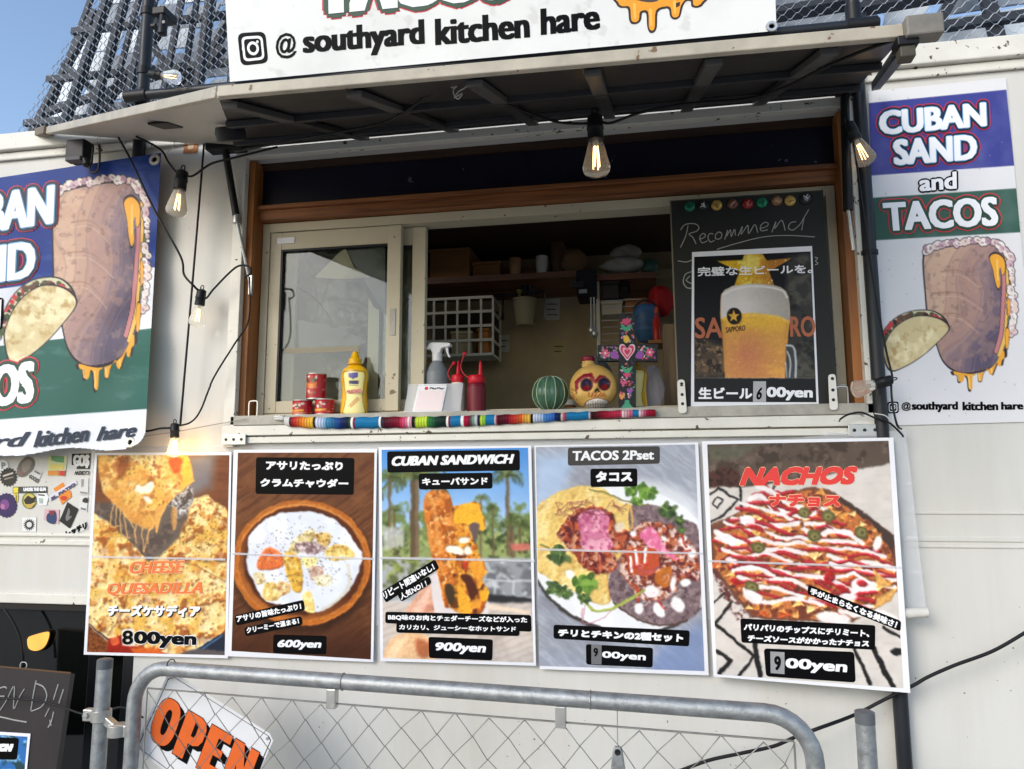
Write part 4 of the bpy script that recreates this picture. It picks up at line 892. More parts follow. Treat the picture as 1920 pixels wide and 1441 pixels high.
A.poly(T(510,900, 545,930, 590,1000, 590,1070, 530,1070), (240, 170, 50), 3, 3); A.poly(T(600,740, 680,790, 660,870, 600,830), (236, 156, 52), 3, 3); A.poly(T(655,930, 705,945, 690,1000, 650,985), (240, 164, 44), 3, 3)
A.finish(); A.build('picture', s, M_print, .0005, r)
cap(s, r, T(84,82, 898,72, 900,198, 86,212), 'CUBAN SANDWICH', T(114,112, 866,98, 864,156, 112,172), (1.5, .8), shear=.22)
cap(s, r, T(278,218, 730,212, 732,310, 280,316), 'キューバサンド', T(300,244, 702,240, 702,286, 300,290), .7)
cap(s, r, T(48,944, 378,744, 406,800, 76,1012), 'リピート間違いなし！', T(52,946, 362,768, 380,806, 72,992), .5)
cap(s, r, T(146,960, 342,846, 358,890, 172,1006), '人気NO1 !', T(158,958, 318,868, 332,908, 172,996), .35, li=.0022)
cap(s, r, T(74,1066, 968,1086, 972,1190, 72,1136), 'BBQ味のお肉とチェダーチーズなどが入った', T(90,1082, 944,1098, 944,1136, 90,1118), .45)
cap(s, r, T(142,1130, 898,1160, 896,1216, 140,1194), 'カリカリ、ジューシーなホットサンド', T(160,1144, 876,1158, 874,1190, 158,1176), .4, li=.0022)
cap(s, r, T(338,1220, 734,1236, 730,1366, 342,1350), '900yen', T(382,1254, 694,1260, 688,1334, 378,1318), (1.3, .7), shear=.12)
crease(s, r, (712, 1044), (1003, 1050))

# 4 tacos
s, r, A = poster('menu_poster', 'two-taco menu poster with coriander on a white plate, fourth from left', [(1002, 834), (1309, 828), (1329, 1265), (1012, 1253)], [(1004.5, 837), (1303, 832), (1321, 1257), (1011, 1247)], PY-.003)
T = tf(990, 820, .3192); K = .3192
A.fill((158, 162, 174)); A.put(np.clip((fbm((A.X+A.Y*.8)*.2, (A.Y-A.X*.8)*1.6, 8, 2)-.45)*4, 0, 1), (190, 194, 204), .6); A.put(np.clip((fbm(A.X, A.Y, 70, 4)-.5)*4, 0, 1), (116, 116, 124), .6)
A.poly(T(40,100, 280,100, 200,330, 40,420), (174, 196, 226), 25, a=.8); A.poly(T(760,1230, 1050,1060, 1050,1400, 700,1400), (112, 132, 176), 25, a=.7)
A.ell(*T(560,720)[0], 178, 137, (62, 58, 56), 12, 3); A.ell(*T(565,705)[0], 178, 135, (232, 232, 234), 12, 2); A.ell(*T(700,500)[0], 110, 80, (236, 238, 240), 10, 20, .7)
i_, m_ = A.poly(T(42,450, 120,350, 260,290, 420,292, 560,380, 610,400, 600,560, 520,700, 470,830, 480,960, 400,970, 250,890, 120,820, 42,740), (226, 192, 112), 2.5, 4); A.blot(i_, m_, .45, .65, (240, 216, 150), 24, 2, .8); A.blot(i_, m_, .58, .7, (206, 160, 84), 12, 5, .7)
i_, m_ = A.poly(T(600,400, 760,400, 900,470, 1010,560, 1012,980, 930,1070, 800,1095, 640,1060, 500,960, 468,860, 520,720, 590,580), (118, 98, 102), 2.5, 4); A.blot(i_, m_, .5, .6, (156, 134, 134), 5, 3, .7); A.blot(i_, m_, .55, .66, (84, 66, 70), 7, 6, .8); A.line(T(500,965, 640,1065, 800,1098, 930,1072), 3.5, (84, 64, 56), 5)
A.line(T(600,400, 612,470, 590,590, 530,690, 480,780, 462,860, 480,950), 4.5, (206, 160, 88), 5)
def pile(P, base, cols, seed, n=3):
    i_, m_ = A.poly(P, base, 3, 3, rag=5, rs=10)
    for k, c in enumerate(cols): A.blot(i_, m_, .52, .6, c, 10-k, seed+k*3, .85)
pile(T(170,560, 240,470, 330,410, 470,420, 520,500, 590,560, 580,640, 500,680, 530,760, 420,800, 330,760, 240,650), (150, 66, 44), [(96, 44, 34), (200, 96, 56), (206, 150, 120), (84, 30, 40)], 2)
i_, m_ = A.poly(T(290,480, 330,430, 420,420, 480,470, 470,540, 500,640, 400,665, 320,650, 310,560), (206, 120, 150), 3, 3); A.blot(i_, m_, .48, .6, (232, 168, 184), 12, 2, .9); A.blot(i_, m_, .56, .64, (166, 70, 106), 8, 4, .8)
A.ell(*T(535,520)[0], 9, 10, (226, 206, 180), 20, 4); A.ell(*T(560,590)[0], 12, 8, (186, 90, 60), 0, 4)
pile(T(590,560, 660,500, 800,500, 900,560, 970,640, 1010,760, 1000,830, 880,830, 860,900, 760,960, 660,940, 600,860, 540,760), (166, 84, 58), [(110, 50, 40), (206, 120, 84), (232, 210, 198), (90, 40, 40)], 5)
i_, m_ = A.poly(T(655,570, 690,530, 740,530, 780,590, 820,660, 880,700, 850,710, 760,660, 700,630), (222, 110, 150), 3, 3); A.blot(i_, m_, .52, .62, (244, 176, 196), 9, 3, .9)
A.poly(T(585,660, 740,650, 770,740, 720,800, 600,790), (190, 80, 50), 3, 3)
for P in ((632,660, 640,745), (690,650, 685,730), (600,700, 610,780)): A.line(T(*P), 5, (246, 242, 240))
A.poly(T(750,790, 830,750, 850,830, 800,880, 750,850), (186, 106, 44), 3, 3)
for x, y, rx, ry, an in ((925,850,34,24,0), (880,980,34,48,-30), (770,1010,28,44,-35), (650,1000,26,34,0), (930,640,30,18,40), (960,680,24,30,20), (850,860,14,50,10), (910,600,18,24,40), (800,590,20,12,40), (720,900,44,36,20), (620,560,18,20,0), (245,800,26,22,20)): A.ell(*T(x, y)[0], rx*K, ry*K, (242, 238, 236), an, 3)
for P in ((905,680, 950,660), (640,880, 645,960), (770,960, 800,1000), (900,570, 930,640), (620,760, 700,740)): A.line(T(*P), 5, (186, 56, 40), a=.8)
g = random.Random(8)
for k in range(26):
    x, y = g.uniform(170, 560), g.uniform(380, 470); A.line(T(x, y, x+g.uniform(-60, 60), y-g.uniform(-10, 40), x+g.uniform(-90, 90), y+g.uniform(-30, 40)), 1.2, (120, 54, 64), 4, a=.8)
for k in range(22):
    x, y = g.uniform(560, 900), g.uniform(740, 1000); A.line(T(x, y, x+g.uniform(-60, 60), y-g.uniform(0, 40), x+g.uniform(-110, 110), y+g.uniform(-40, 40)), 1.1, g.choice([(170, 90, 110), (220, 170, 180), (226, 220, 214)]), 4, a=.8)
for P in ((330,980, 325,1060, 310,1085), (320,1000, 330,1090, 440,1060, 500,990), (345,690, 360,760), (420,680, 425,790)): A.line(T(*P), 1.4, (190, 120, 130), 4)
A.line(T(330,960, 400,1015, 520,985, 680,895), 5, (166, 176, 84), 5); A.line(T(360,300, 480,330, 590,375, 700,390), 2.5, (120, 116, 60), 5); A.line(T(75,625, 150,655), 2, (84, 96, 50))
def leaf(x, y, R, seed, cols, n=9):
    g = random.Random(seed)
    for k in range(n*3):
        a = g.uniform(0, 6.28); d = R*g.uniform(0, .75); A.ell(x+math.cos(a)*d, y+math.sin(a)*d*.8, R*.34, R*.22, g.choice(cols), g.uniform(0, 180), 2, .9)
    for k in range(n): 
        a = g.uniform(0, 6.28); A.line([(x, y), (x+math.cos(a)*R*.8, y+math.sin(a)*R*.65)], .9, (150, 176, 84), a=.6)
gs = [(70, 106, 44), (98, 140, 56), (54, 84, 36), (128, 166, 70)]; gd = [(62, 84, 48), (44, 62, 34), (84, 106, 60), (70, 92, 58)]
for x, y, R, c in ((615,315,52,gs), (700,310,70,gs), (640,370,40,gs), (190,690,82,gd), (150,880,60,gd), (215,910,56,gd), (330,850,84,gs), (330,940,46,gd), (820,430,62,gd), (890,480,40,gd), (900,540,30,gd)): leaf(*T(x, y)[0], R*K, int(x), c)
A.finish(1.8); A.build('picture', s, M_print, .0005, r)
M_cap2 = mat('caption_charcoal', (58, 56, 54), .35)
cap(s, r, T(234,56, 774,48, 774,150, 234,162), 'TACOS 2Pset', T(262,76, 742,70, 740,126, 260,134), (1.0, .6), M_cap2)
cap(s, r, T(366,180, 642,178, 642,284, 368,288), 'タコス', T(398,196, 612,194, 612,256, 398,258), 1.2)
cap(s, r, T(150,1096, 950,1130, 946,1224, 150,1178), 'チリとチキンの2種セット', T(178,1120, 914,1150, 910,1200, 176,1164), 1.0)
cap(s, r, T(340,1210, 734,1232, 732,1348, 342,1330), '00yen', T(436,1252, 694,1262, 690,1320, 434,1300), (1.1, .6))
sheet('price_sticker', s, T(372,1212, 432,1216, 432,1330, 372,1328), mat('grey_sticker', (112, 112, 112), .4), .0020, .0003, r); text('lettering', '9', T(384,1232, 412,1232, 412,1284, 384,1284), M_ink, s, .0026, r, .8, 'round')
crease(s, r, (1008, 1028), (1318, 1036))

# 5 nachos: the lower edge bows off the wall
q0, q1, q2 = at(1320, 826, -.016), at(1675, 819, -.046), at(1700, 1290, -.064)
dn5 = quad_surf(q0, tuple((q1-q0).cross(q2-q0)*(1 if (q1-q0).cross(q2-q0).y < 0 else -1)))
s, r, A = poster('menu_poster', 'nachos menu poster with red NACHOS lettering and a curling lower edge, rightmost under the window', [(1316, 826), (1675, 819), (1707, 1298), (1338, 1267)], [(1326, 832), (1666, 825), (1694, 1289), (1344, 1263)], PY-.004, dn5)
T = tf(1310, 800, .3609); K = .3609
A.fill((212, 204, 196)); A.put(np.clip((fbm(A.X, A.Y*3, 20, 2)-.5)*3, 0, 1), (196, 186, 178), .5)
i_, m_ = A.poly(T(0,60, 1010,40, 1010,185, 700,240, 400,290, 210,310, 0,310), (92, 78, 68), 4); A.blot(i_, m_, .5, .6, (66, 54, 46), 24, 2, .8); A.blot(i_, m_, .6, .72, (120, 100, 88), 14, 5, .7); A.poly(T(45,100, 300,95, 200,160, 45,170), (92, 98, 78), 10, a=.6)
i_, m_ = A.poly(T(40,240, 130,200, 210,230, 215,300, 40,310), (80, 50, 42), 5); A.blot(i_, m_, .5, .6, (50, 34, 30), 7, 3)
bk = (34, 32, 32)
def ink(P, w=4): A.line(T(*P), w, bk, soft=2)
ink((45,360, 100,315, 205,375, 110,470, 50,500)); ink((215,300, 225,430), 5); ink((70,395, 95,360, 130,380, 95,420, 70,395), 3); ink((75,910, 130,860), 4); ink((170,910, 85,1020, 290,1190, 210,1290), 6); ink((290,1120, 320,1290), 9); ink((95,1160, 170,1215, 110,1275), 7); ink((810,1150, 890,1330), 7); ink((900,1130, 1010,1350), 10); ink((960,1040, 1060,1100), 5); ink((400,300, 380,330), 3)
A.ell(*T(1030,1165)[0], 14, 7, bk, 0, 2)
i_, m_ = A.poly(T(55,510, 230,430, 400,340, 600,310, 680,320, 1015,560, 1045,840, 900,960, 800,1010, 560,1010, 280,990, 200,900, 70,740), (112, 72, 56), 3); A.poly(T(700,330, 1015,560, 1010,680, 880,560, 760,420), (72, 56, 50), 3)
idx, mm_ = A.region(T(60,700, 200,900, 280,990, 200,1000, 110,860), 4); A.blot(idx, mm_, .4, .6, (96, 52, 50), 6, 4)
g = random.Random(21)
inner = T(75,560, 220,440, 400,350, 600,325, 680,350, 900,500, 1000,640, 1030,820, 880,940, 780,1000, 560,1000, 290,980, 210,880, 90,730)
ii, mi = A.region(inner, 2); A.mixi(ii, mi, (190, 112, 62), 1); A.blot(ii, mi, .5, .6, (110, 56, 44), 12, 3, .9)
def inside():
    k = g.randrange(len(ii[0]))
    while mi[k] < .6: k = g.randrange(len(ii[0]))
    return A.X[ii[0][k], ii[1][k]], A.Y[ii[0][k], ii[1][k]]
for k in range(120):
    x, y = inside(); R = g.uniform(9, 17); an = g.uniform(0, 6.28); c = g.choice([(222, 154, 78), (232, 176, 96), (206, 122, 58), (214, 98, 48), (240, 200, 130), (196, 84, 44)])
    P = [(x+math.cos(an+j*2.1)*R, y+math.sin(an+j*2.1)*R*.7) for j in range(3)]; A.poly([(a, b+2) for a, b in P], (84, 40, 28), 4, a=.6); i_, m_ = A.poly(P, c, 2); A.blot(i_, m_, .55, .7, (246, 214, 150), 7, k % 5, .6)
for k in range(60):
    x, y = inside(); A.ell(x, y, g.uniform(2, 7), g.uniform(2, 4), g.choice([(74, 40, 38), (96, 54, 46), (60, 44, 40), (130, 60, 44)]), g.uniform(0, 180), 2.5, .85)
for k in range(26):        # sauces: white cream and red salsa run across in long waves
    y0 = 380+k*23; red = k % 2 == 0; P = []; x0 = max(70, 330-k*22) if k < 12 else 80+(k-12)*14
    x1 = min(1020, 640+k*30); n = 9
    for j in range(n): P.append((x0+(x1-x0)*j/(n-1), y0+(j-4)*16+g.uniform(-26, 26)-20))
    Q = T(*[c for p in P for c in p]); i = 0
    while i < n-2:
        e = min(n-1, i+g.randint(2, 4)); A.line(Q[i:e+1], g.uniform(5.5, 9) if not red else g.uniform(5, 8), (156, 30, 40) if red else (240, 234, 232), 6, 2, .93)
        if red: A.line([(a-1, b-1.4) for a, b in Q[i:e+1]], 1.6, (214, 92, 96), 6, 1.5, .6)
        i = e+(g.random() < .45)
for k in range(46):
    x, y = inside(); i_, m_ = A.poly([(x+math.cos(j)*g.uniform(3, 7), y+math.sin(j)*g.uniform(2, 5)) for j in np.linspace(0, 6.28, 7)[:-1]], g.choice([(92, 52, 42), (120, 62, 44), (206, 130, 60), (228, 168, 90)]), 2, 3, .9)
for x, y in ((670,460), (845,545), (310,625), (275,825), (545,440), (600,560)):
    p = T(x, y)[0]; A.ell(*p, 14*(1 if x != 545 else .7), 11, (96, 92, 54), g.uniform(0, 60), 2); A.ell(*p, 8, 6, (134, 126, 76), 20, 3); A.ell(p[0]+1, p[1]+1, 3, 2.4, (84, 74, 44), 0, 2)
for x, y, a, b in ((930,600,22,40), (850,820,60,34), (250,480,40,24), (280,880,60,30), (150,580,50,24), (780,880,40,20), (700,990,90,30)): A.ell(*T(x, y)[0], a*K, b*K, (244, 240, 240), g.uniform(0, 40), 3, .92)
for x, y, a, b in ((850,810,28,18), (680,780,26,34), (190,800,28,14), (750,840,40,18), (300,520,50,16)): A.ell(*T(x, y)[0], a*K, b*K, (164, 30, 36), 20, 3, .92)
for P in (T(900,720, 1010,830, 930,835), T(930,880, 1035,830, 1000,900, 900,950)): A.poly(P, (222, 166, 92), 2)
A.finish(1.9, .7, .10, 1, 8., lambda X, Y: np.clip((Y-900)/30, 0, 1)); A.build('picture', s, M_print, .0005, r)
text('lettering', 'NACHOS', T(225,208, 826,202, 816,296, 212,304), M_pale, s, .0010, r, 2.6, 'round', .2, grow=1.2)
text('lettering', 'NACHOS', T(225,208, 826,202, 816,296, 212,304), mat('nacho_red', (222, 62, 56), .45), s, .0018, r, 2.6, 'sq', .2)
text('lettering', 'ナチョス', T(366,344, 740,350, 734,414, 366,410), M_pale, s, .0010, r, 1.6, 'round', grow=1.2); text('lettering', 'ナチョス', T(366,344, 740,350, 734,414, 366,410), MATS['nacho_red'], s, .0018, r, 1.6)
cap(s, r, T(570,816, 1052,1006, 1048,1060, 564,866), '手が止まらなくなる美味さ！', T(584,832, 1036,1008, 1024,1044, 578,864), .6)
cap(s, r, T(216,992, 918,1028, 916,1156, 222,1118), 'パリパリのチップスにチリミート、', T(236,1018, 890,1052, 886,1090, 234,1054), .7)
text('lettering', 'チーズソースがかかったナチョス', T(256,1076, 888,1106, 884,1140, 254,1110), M_white, s, .0018, r, .7)
cap(s, r, T(338,1148, 808,1166, 816,1326, 350,1294), '00yen', T(452,1198, 776,1214, 768,1290, 450,1264), (1.7, .9), rad=7)
sheet('price_sticker', s, T(372,1164, 446,1168, 446,1282, 374,1276), mat('pale_sticker', (150, 150, 150), .4), .0020, .0003, r); text('lettering', '9', T(392,1186, 428,1188, 428,1264, 392,1262), M_ink, s, .0026, r, 1.4, 'round')
crease(s, r, (1326, 1050), (1690, 1062))

# clear vinyl cover in front of the wall behind the posters, its right edge shows
S6 = plane_surf(-.006, lambda X, Y: -.026*np.clip((X-1480)/130, 0, 1)-.004*np.abs(np.sin(Y/60))*np.clip((X-1680)/50, 0, 1))
vc = thing('vinyl_cover', 'clear plastic cover sheet whose wrinkled edge shows right of the nachos poster', 'plastic sheet', at(1720, 1170, -.01))
A = Art([(172, 838), (1698, 806), (1738, 1155), (160, 1180)], .12); A.fill((210, 211, 216)); A.build('film', S6, mat('clear_vinyl', (222, 224, 228), .18, alpha=.42, bump=.3, bscale=22), 0, vc)
for y_ in (905, 1005, 1070): sheet('tape', S6, [(1682+(y_-820)*.1, y_), (1700+(y_-820)*.11, y_-1), (1701+(y_-820)*.11, y_+3), (1683+(y_-820)*.1, y_+4)], M_tape, .0012, .0004, vc)
MB().tube([at(1690, 1149, -.044), at(1739, 1147, -.044)], .012, 12).build('rolled_edge', mat('rolled_vinyl', (206, 204, 196), .35, bump=.4, bscale=60), vc, smooth=True)

# ------------------------------------------------------------------ helpers for solid things seen in the photo
def project(P):
    d = np.asarray(P, float)-CAMn; z = d@FWn; return 960+F*(d@RTn)/z, 720.5-F*(d@UPn)/z
class ArtOn(Art):
    """paint on a 3-d grid of points (H, W, 3); only points facing the viewer take paint"""
    def __init__(s, P, res=None):
        s.P = np.array(P, float); s.X, s.Y = project(s.P); H, W = s.X.shape
        du = np.gradient(s.P, axis=1); dv = np.gradient(s.P, axis=0); n = np.cross(du, dv); f = np.einsum('ijk,ijk->ij', n, s.P-CAMn)
        c = s.P.reshape(-1, 3).mean(0); o = np.sign(np.einsum('ijk,ijk->ij', n, s.P-c).sum()); s.bk = f*o > 0
        s.X = np.where(s.bk, -9e3, s.X); s.Y = np.where(s.bk, -9e3, s.Y); s.I = np.zeros((H, W, 3))
    def make(s, name, m, parent):
        return s.build(name, lambda X, Y, l: s.P, m, 0, parent)
def lathe_grid(c, prof, n=64, sx=1., sy=1., ang0=0.):
    """closed surface of revolution as a grid of points; prof = [(radius, height)]"""
    th = np.linspace(0, 2*math.pi, n+1)+ang0; R = np.array([p[0] for p in prof])[:, None]; Z = np.array([p[1] for p in prof])[:, None]
    return np.stack([c[0]+R*np.cos(th)*sx, c[1]+R*np.sin(th)*sy, c[2]+Z+0*th], -1)
def prof_s(p, n=6): return [tuple(max(0., v) if i == 0 else v for i, v in enumerate(q)) for q in spl(p, n)]
def ppm(px, py, y): return 1/((at(px, py, y)-CAMP).dot(FW)/F)    # pixels per metre there

# ------------------------------------------------------------------ string lights
def bulb(px, py, qx, qy, y, label, glow, big=1.0):
    """lamp whose socket ring is at pixel p and glass tip at pixel q"""
    a = at(px, py, y); b = at(qx, qy, y); ax = (b-a).normalized(); L = (b-a).length
    r = thing('string_bulb', label, 'light bulb', a, 'bulbs of the string lights'); k = L/.128
    mb = MB(); mb.lathe(a, [(.009*k, .004*k), (.0145*k, .008*k), (.0155*k, .028*k), (.0165*k, .030*k), (.0165*k, .034*k), (.0150*k, .036*k), (.0160*k, .056*k), (.013*k, .058*k)], 20, ax)
    s = mb.build('socket', M_black, r, smooth=True)
    e = ax.orthogonal().normalized(); e = (Vector((1, 0, 0))-ax*ax.x).normalized() if abs(ax.x) < .8 else e
    mb = MB(); mb.tube([a-ax*.002*k+(e*math.cos(t)*.0055+ax*-math.sin(t)*.0075)*k for t in np.linspace(0, 2*math.pi, 13)[:-1]], .0018*k, 6, closed=True); mb.build('hanging_loop', M_black, s, smooth=True)
    G = [(.0125, .055), (.0140, .062), (.0165, .070), (.0220, .092), (.0255, .106), (.0262, .113), (.0232, .121), (.013, .1265), (.004, .1285), (0, .131)]
    mb = MB(); mb.lathe(a, [(p*k, h*k) for p, h in prof_s(G, 4)], 28, ax); mb.build('glass', M_glass, r, smooth='all')
    mb = MB(); mb.lathe(a+ax*.056*k, [(.0055*k, 0), (.0045*k, .012*k), (.003*k, .016*k), (0, .017*k)], 10, ax); mb.build('stem', mat('glass_stem', (225, 222, 212), .2, alpha=.5), r, smooth=True)
    e2 = ax.cross(e); mb = MB()
    for j in range(4):
        t = j*math.pi/2+.4; d = (e*math.cos(t)+e2*math.sin(t)); mb.tube([a+(ax*.070+d*.0032)*k, a+(ax*.110+d*.006)*k], .0011*k, 6)
    mb.build('filament', M_glowhot if glow > 1 else M_glow if glow else mat('cold_filament', (170, 150, 120), .4), r); return r
bulb(1115, 212, 1119, 331, -.42, 'clear bulb in a black socket hanging over the middle of the serving window', 1)
bulb(343, 317, 329, 406, -.11, 'clear bulb on the left wall, directly under the hatch corner', 1)
bulb(379, 541, 368, 613, -.06, 'clear bulb on the left wall halfway down, beside the window frame', 1)
bulb(328, 790, 327, 856, -.05, 'brightly glowing bulb just above the quesadilla poster', 2)
bulb(1588, 228, 1628, 309, -.08, 'tilted clear bulb by the dark pole, left of the blue sign', 1)
bulb(1676, 711, 1597, 732, -.085, 'bulb pointing sideways across the dark pole below the taco sign picture', 0)
bulb(279, 139, 336, 146, -.10, 'bulb pointing sideways on the upper left pole', 1)
lp = bpy.data.lights.new('bulb_light', 'POINT'); lp.energy = .22; lp.color = (1, .66, .3); lp.shadow_soft_size = .02
lo = bpy.data.objects.new('bulb_light', lp); COL.objects.link(lo); lo.location = at(327, 850, -.085)

def cord(label, pts, y, r=.0032, m=None, name='light_cord', cat='cable', sm=6):
    return tag(MB().tube(wire(pts, y, r, seg=sm), r, 6).build(name, m or M_cable, smooth='all'), label, cat)
cord('black cord running down from the hatch to the middle bulb on the left wall', [(222, 258, -.16), (245, 300), (290, 395), (338, 480), (345, 515), (362, 535), (372, 545, -.062)], -.09)
cord('black cord from the hatch edge through the upper left bulb and under the hatch', [(255, 256, -.14), (300, 280), (316, 305), (331, 323, -.11), (345, 328, -.11), (362, 330), (395, 308), (440, 296), (520, 276, -.12)], -.11)
cord('straight dark cable dropping from the hatch to the glowing bulb', [(383, 266, -.05), (372, 400), (355, 600), (338, 795, -.05)], -.05, .0034)
cord('black cord from the middle left bulb to the window frame', [(372, 545), (385, 560), (400, 543), (430, 512), (448, 499), (466, 500), (470, 512), (460, 520)], -.062)
cord('slack black cord from the window frame down to the glowing bulb', [(468, 520, -.05), (466, 600), (440, 645), (400, 710), (376, 768), (358, 790), (335, 797, -.05)], -.055, .0028)
cord('short black cord from the glowing bulb behind the left banner', [(320, 801), (300, 802), (282, 806), (265, 808)], -.05)
cord('thin grey string from the left banner to the window corner', [(262, 818), (330, 808), (400, 795), (440, 788), (462, 784)], -.03, .0012, mat('grey_string', (150, 148, 142), .8), 'string', 'string')
cord('black cord looped under the hatch to the hanging middle bulb', [(440, 285, -.20), (560, 262, -.35), (680, 240, -.45), (740, 222, -.5), (800, 182, -.62), (845, 161, -.68), (905, 172, -.6), (960, 200, -.5), (1040, 228, -.43), (1098, 232, -.42), (1112, 226, -.42)], -.4)
cord('black cord under the hatch from the middle bulb to the right corner', [(1122, 226, -.42), (1145, 231, -.42), (1200, 212, -.45), (1290, 195, -.48), (1400, 186, -.5), (1470, 165, -.56), (1540, 130, -.65), (1620, 95, -.72), (1690, 72, -.77)], -.4)
cord('black cord falling from the hatch to the tilted right bulb', [(1640, 95, -.5), (1606, 150, -.2), (1590, 185, -.1), (1588, 215), (1592, 236)], -.08)
cord('thin black cord along the dark pole down to the sideways bulb', [(1596, 236), (1608, 320), (1626, 450), (1645, 570), (1662, 660), (1673, 706), (1671, 724), (1674, 760), (1682, 795), (1690, 803, -.05)], -.086, .0026)
cord('black loop of cable under the hatch corner above the left banner', [(175, 275, -.12), (172, 300), (168, 318), (176, 325), (184, 318), (187, 296), (186, 272, -.12)], -.11)
cord('tangled white string tied under the hatch front edge', [(842, 150), (848, 165), (862, 158), (874, 163), (860, 172), (852, 183), (866, 176), (858, 186), (850, 170), (868, 152)], -.70, .0013, mat('string_white', (210, 206, 198), .8), 'string', 'string')
# wall plug box under the hatch corner
pb = thing('plug_box', 'black cable plug box hanging under the left corner of the hatch', 'plug box', at(150, 290, -.10))
a = at(133, 268, -.10); b = at(164, 303, -.10); MB().box((a.x, -.12, b.z), (b.x, -.075, a.z)).build('housing', M_black, pb, bevel=.004)
MB().box((a.x+.006, -.126, b.z-.006), (b.x-.004, -.10, b.z+.010)).build('cover', mat('plug_grey', (70, 70, 72), .5), pb, bevel=.003)
c = at(160, 300, -.11); MB().lathe(c, [(.011, 0), (.012, .02), (.008, .024)], 12, (.5, -.1, -1)).build('cable_gland', M_black, pb, smooth=True)
a = at(1697, 80, -.80); hk = thing('hatch_prop', 'grey worn bracket hanging from the right end of the hatch', 'bracket', a)
b = at(1704, 113, -.80); MB().box((a.x-.012, a.y-.012, b.z), (a.x+.011, a.y+.012, a.z-.004)).build('leg', mat('worn_bracket', (78, 76, 66), .55, var=.3, vscale=50), hk, bevel=.002)
MB().box((a.x-.016, a.y-.016, a.z-.012), (a.x+.016, a.y+.016, a.z+.004)).build('plate', M_black, hk, bevel=.002)
# torch on the left pole
tl_ = thing('clamp_torch', 'small black torch clamped to the upper left pole', 'torch', at(305, 66, -.12))
a, b = at(304, 24, -.12), at(304, 66, -.12)
MB().lathe(b, [(.009, 0), (.0135, .002), (.0135, .030), (.012, .034), (.012, (a.z-b.z))], 16).build('body', M_black, tl_, smooth=True)
MB().box((a.x-.024, -.135, a.z-.012), (a.x+.018, -.07, a.z+.012)).build('clamp', M_black, tl_, bevel=.003)
MB().box((a.x-.035, -.125, a.z-.045), (a.x-.018, -.07, a.z-.035)).build('clamp', M_black, tl_, bevel=.002)
c = at(307, 42, -.135); MB().lathe(c, [(.005, 0), (.005, .002), (0, .0025)], 12, (0, -1, 0)).build('button', mat('button_grey', (120, 120, 120), .3), tl_)
# brown square tag
s_ = plane_surf(-.003); tg = thing('wall_tag', 'small brown square sticker on the wall under the hatch corner', 'sticker', at(357, 287, -.003))
sheet('tag_face', s_, [(347, 264), (372, 262), (369, 287), (343, 288)], mat('tag_brown', (176, 108, 52), .5), 0, .0006, tg); sheet('tag_mark', s_, rrect((353, 270), (364, 269), (362, 280), (351, 281), 4), mat('tag_cream', (220, 190, 150), .5), .0006, .0003, tg)

# ------------------------------------------------------------------ chalkboard with beer poster
T = tf(1220, 340, .34)
CBp = at(1420, 771, -.012); SB = quad_surf(CBp, (0, -1, .05))
cb = thing('chalkboard', 'black chalkboard reading Recommend, standing on the right end of the counter', 'chalkboard', CBp)
M_slate = mat('slate', (40, 40, 37), .6, var=.18, vscale=5, specks=.12, speckcol=(90, 90, 86), speckscale=30)
sheet('board', SB, T(104,108, 950,48, 1032,1255, 150,1272), M_slate, 0, .012, cb)
sheet('edge', SB, T(104,108, 112,107, 158,1271, 150,1272), mat('board_edge', (120, 112, 92), .6), .0008, .001, cb); sheet('edge', SB, T(104,108, 950,48, 951,54, 105,114), mat('board_edge_dark', (76, 72, 60), .6), .0008, .001, cb)
ST = [(165,270, 190,240, 240,235, 265,252, 255,275, 212,292, 232,310, 250,346), (206,246, 192,305, 165,365), (268,322, 296,310, 302,296, 286,290, 270,312, 284,340, 312,330), (346,292, 326,290, 316,312, 330,336, 352,326), (375,280, 357,298, 362,320, 386,314, 392,290, 377,280), (408,322, 424,270, 418,304, 440,268, 444,306, 462,266, 468,300), (482,302, 506,250, 498,294, 536,244, 540,290, 574,240, 590,284), (604,262, 640,250, 648,234, 628,228, 606,248, 610,274, 646,268), (668,282, 690,224, 684,262, 722,216, 742,272), (802,224, 772,230, 760,258, 784,270, 822,240, 848,196, 872,156), (846,200, 832,272), (366,376, 480,342, 620,308, 760,300, 905,308), (150,440, 196,446, 226,436), (226,500, 192,514, 180,556, 200,588, 232,590), (216,524, 196,548, 226,566), (905,420, 920,425, 910,440, 922,455, 906,462)]
mb = MB()
for P in ST:
    q = np.array(spl(T(*P), 5)); mb.tube([Vector(v) for v in SB(q[:, 0], q[:, 1], .0012)], .00125, 5)
mb.build('chalk_writing', M_chalk, cb)
for k, (x0, y0, x1, y1) in enumerate(((146,1096, 200,1276), (978,1066, 1034,1258))):
    tl, br = T(x0, y0)[0], T(x1, y1)[0]; s_ = plane_surf(-.030)
    h = sheet('stand_bracket', s_, rrect((tl[0], tl[1]), (tl[0]+14, tl[1]-1), (br[0], br[1]-1), (br[0]-16, br[1]), 7), mat('white_bracket', (226, 222, 212), .4), 0, .0025, cb)
    for t in (.12, .42, .7):
        c = s_([tl[0]+8+t*3], [tl[1]+(br[1]-tl[1])*t], .0005)[0]; MB().lathe(c, [(.0042, 0), (.0036, .0014), (0, .0018)], 10, (0, -1, 0)).build('screw', M_pole, h)
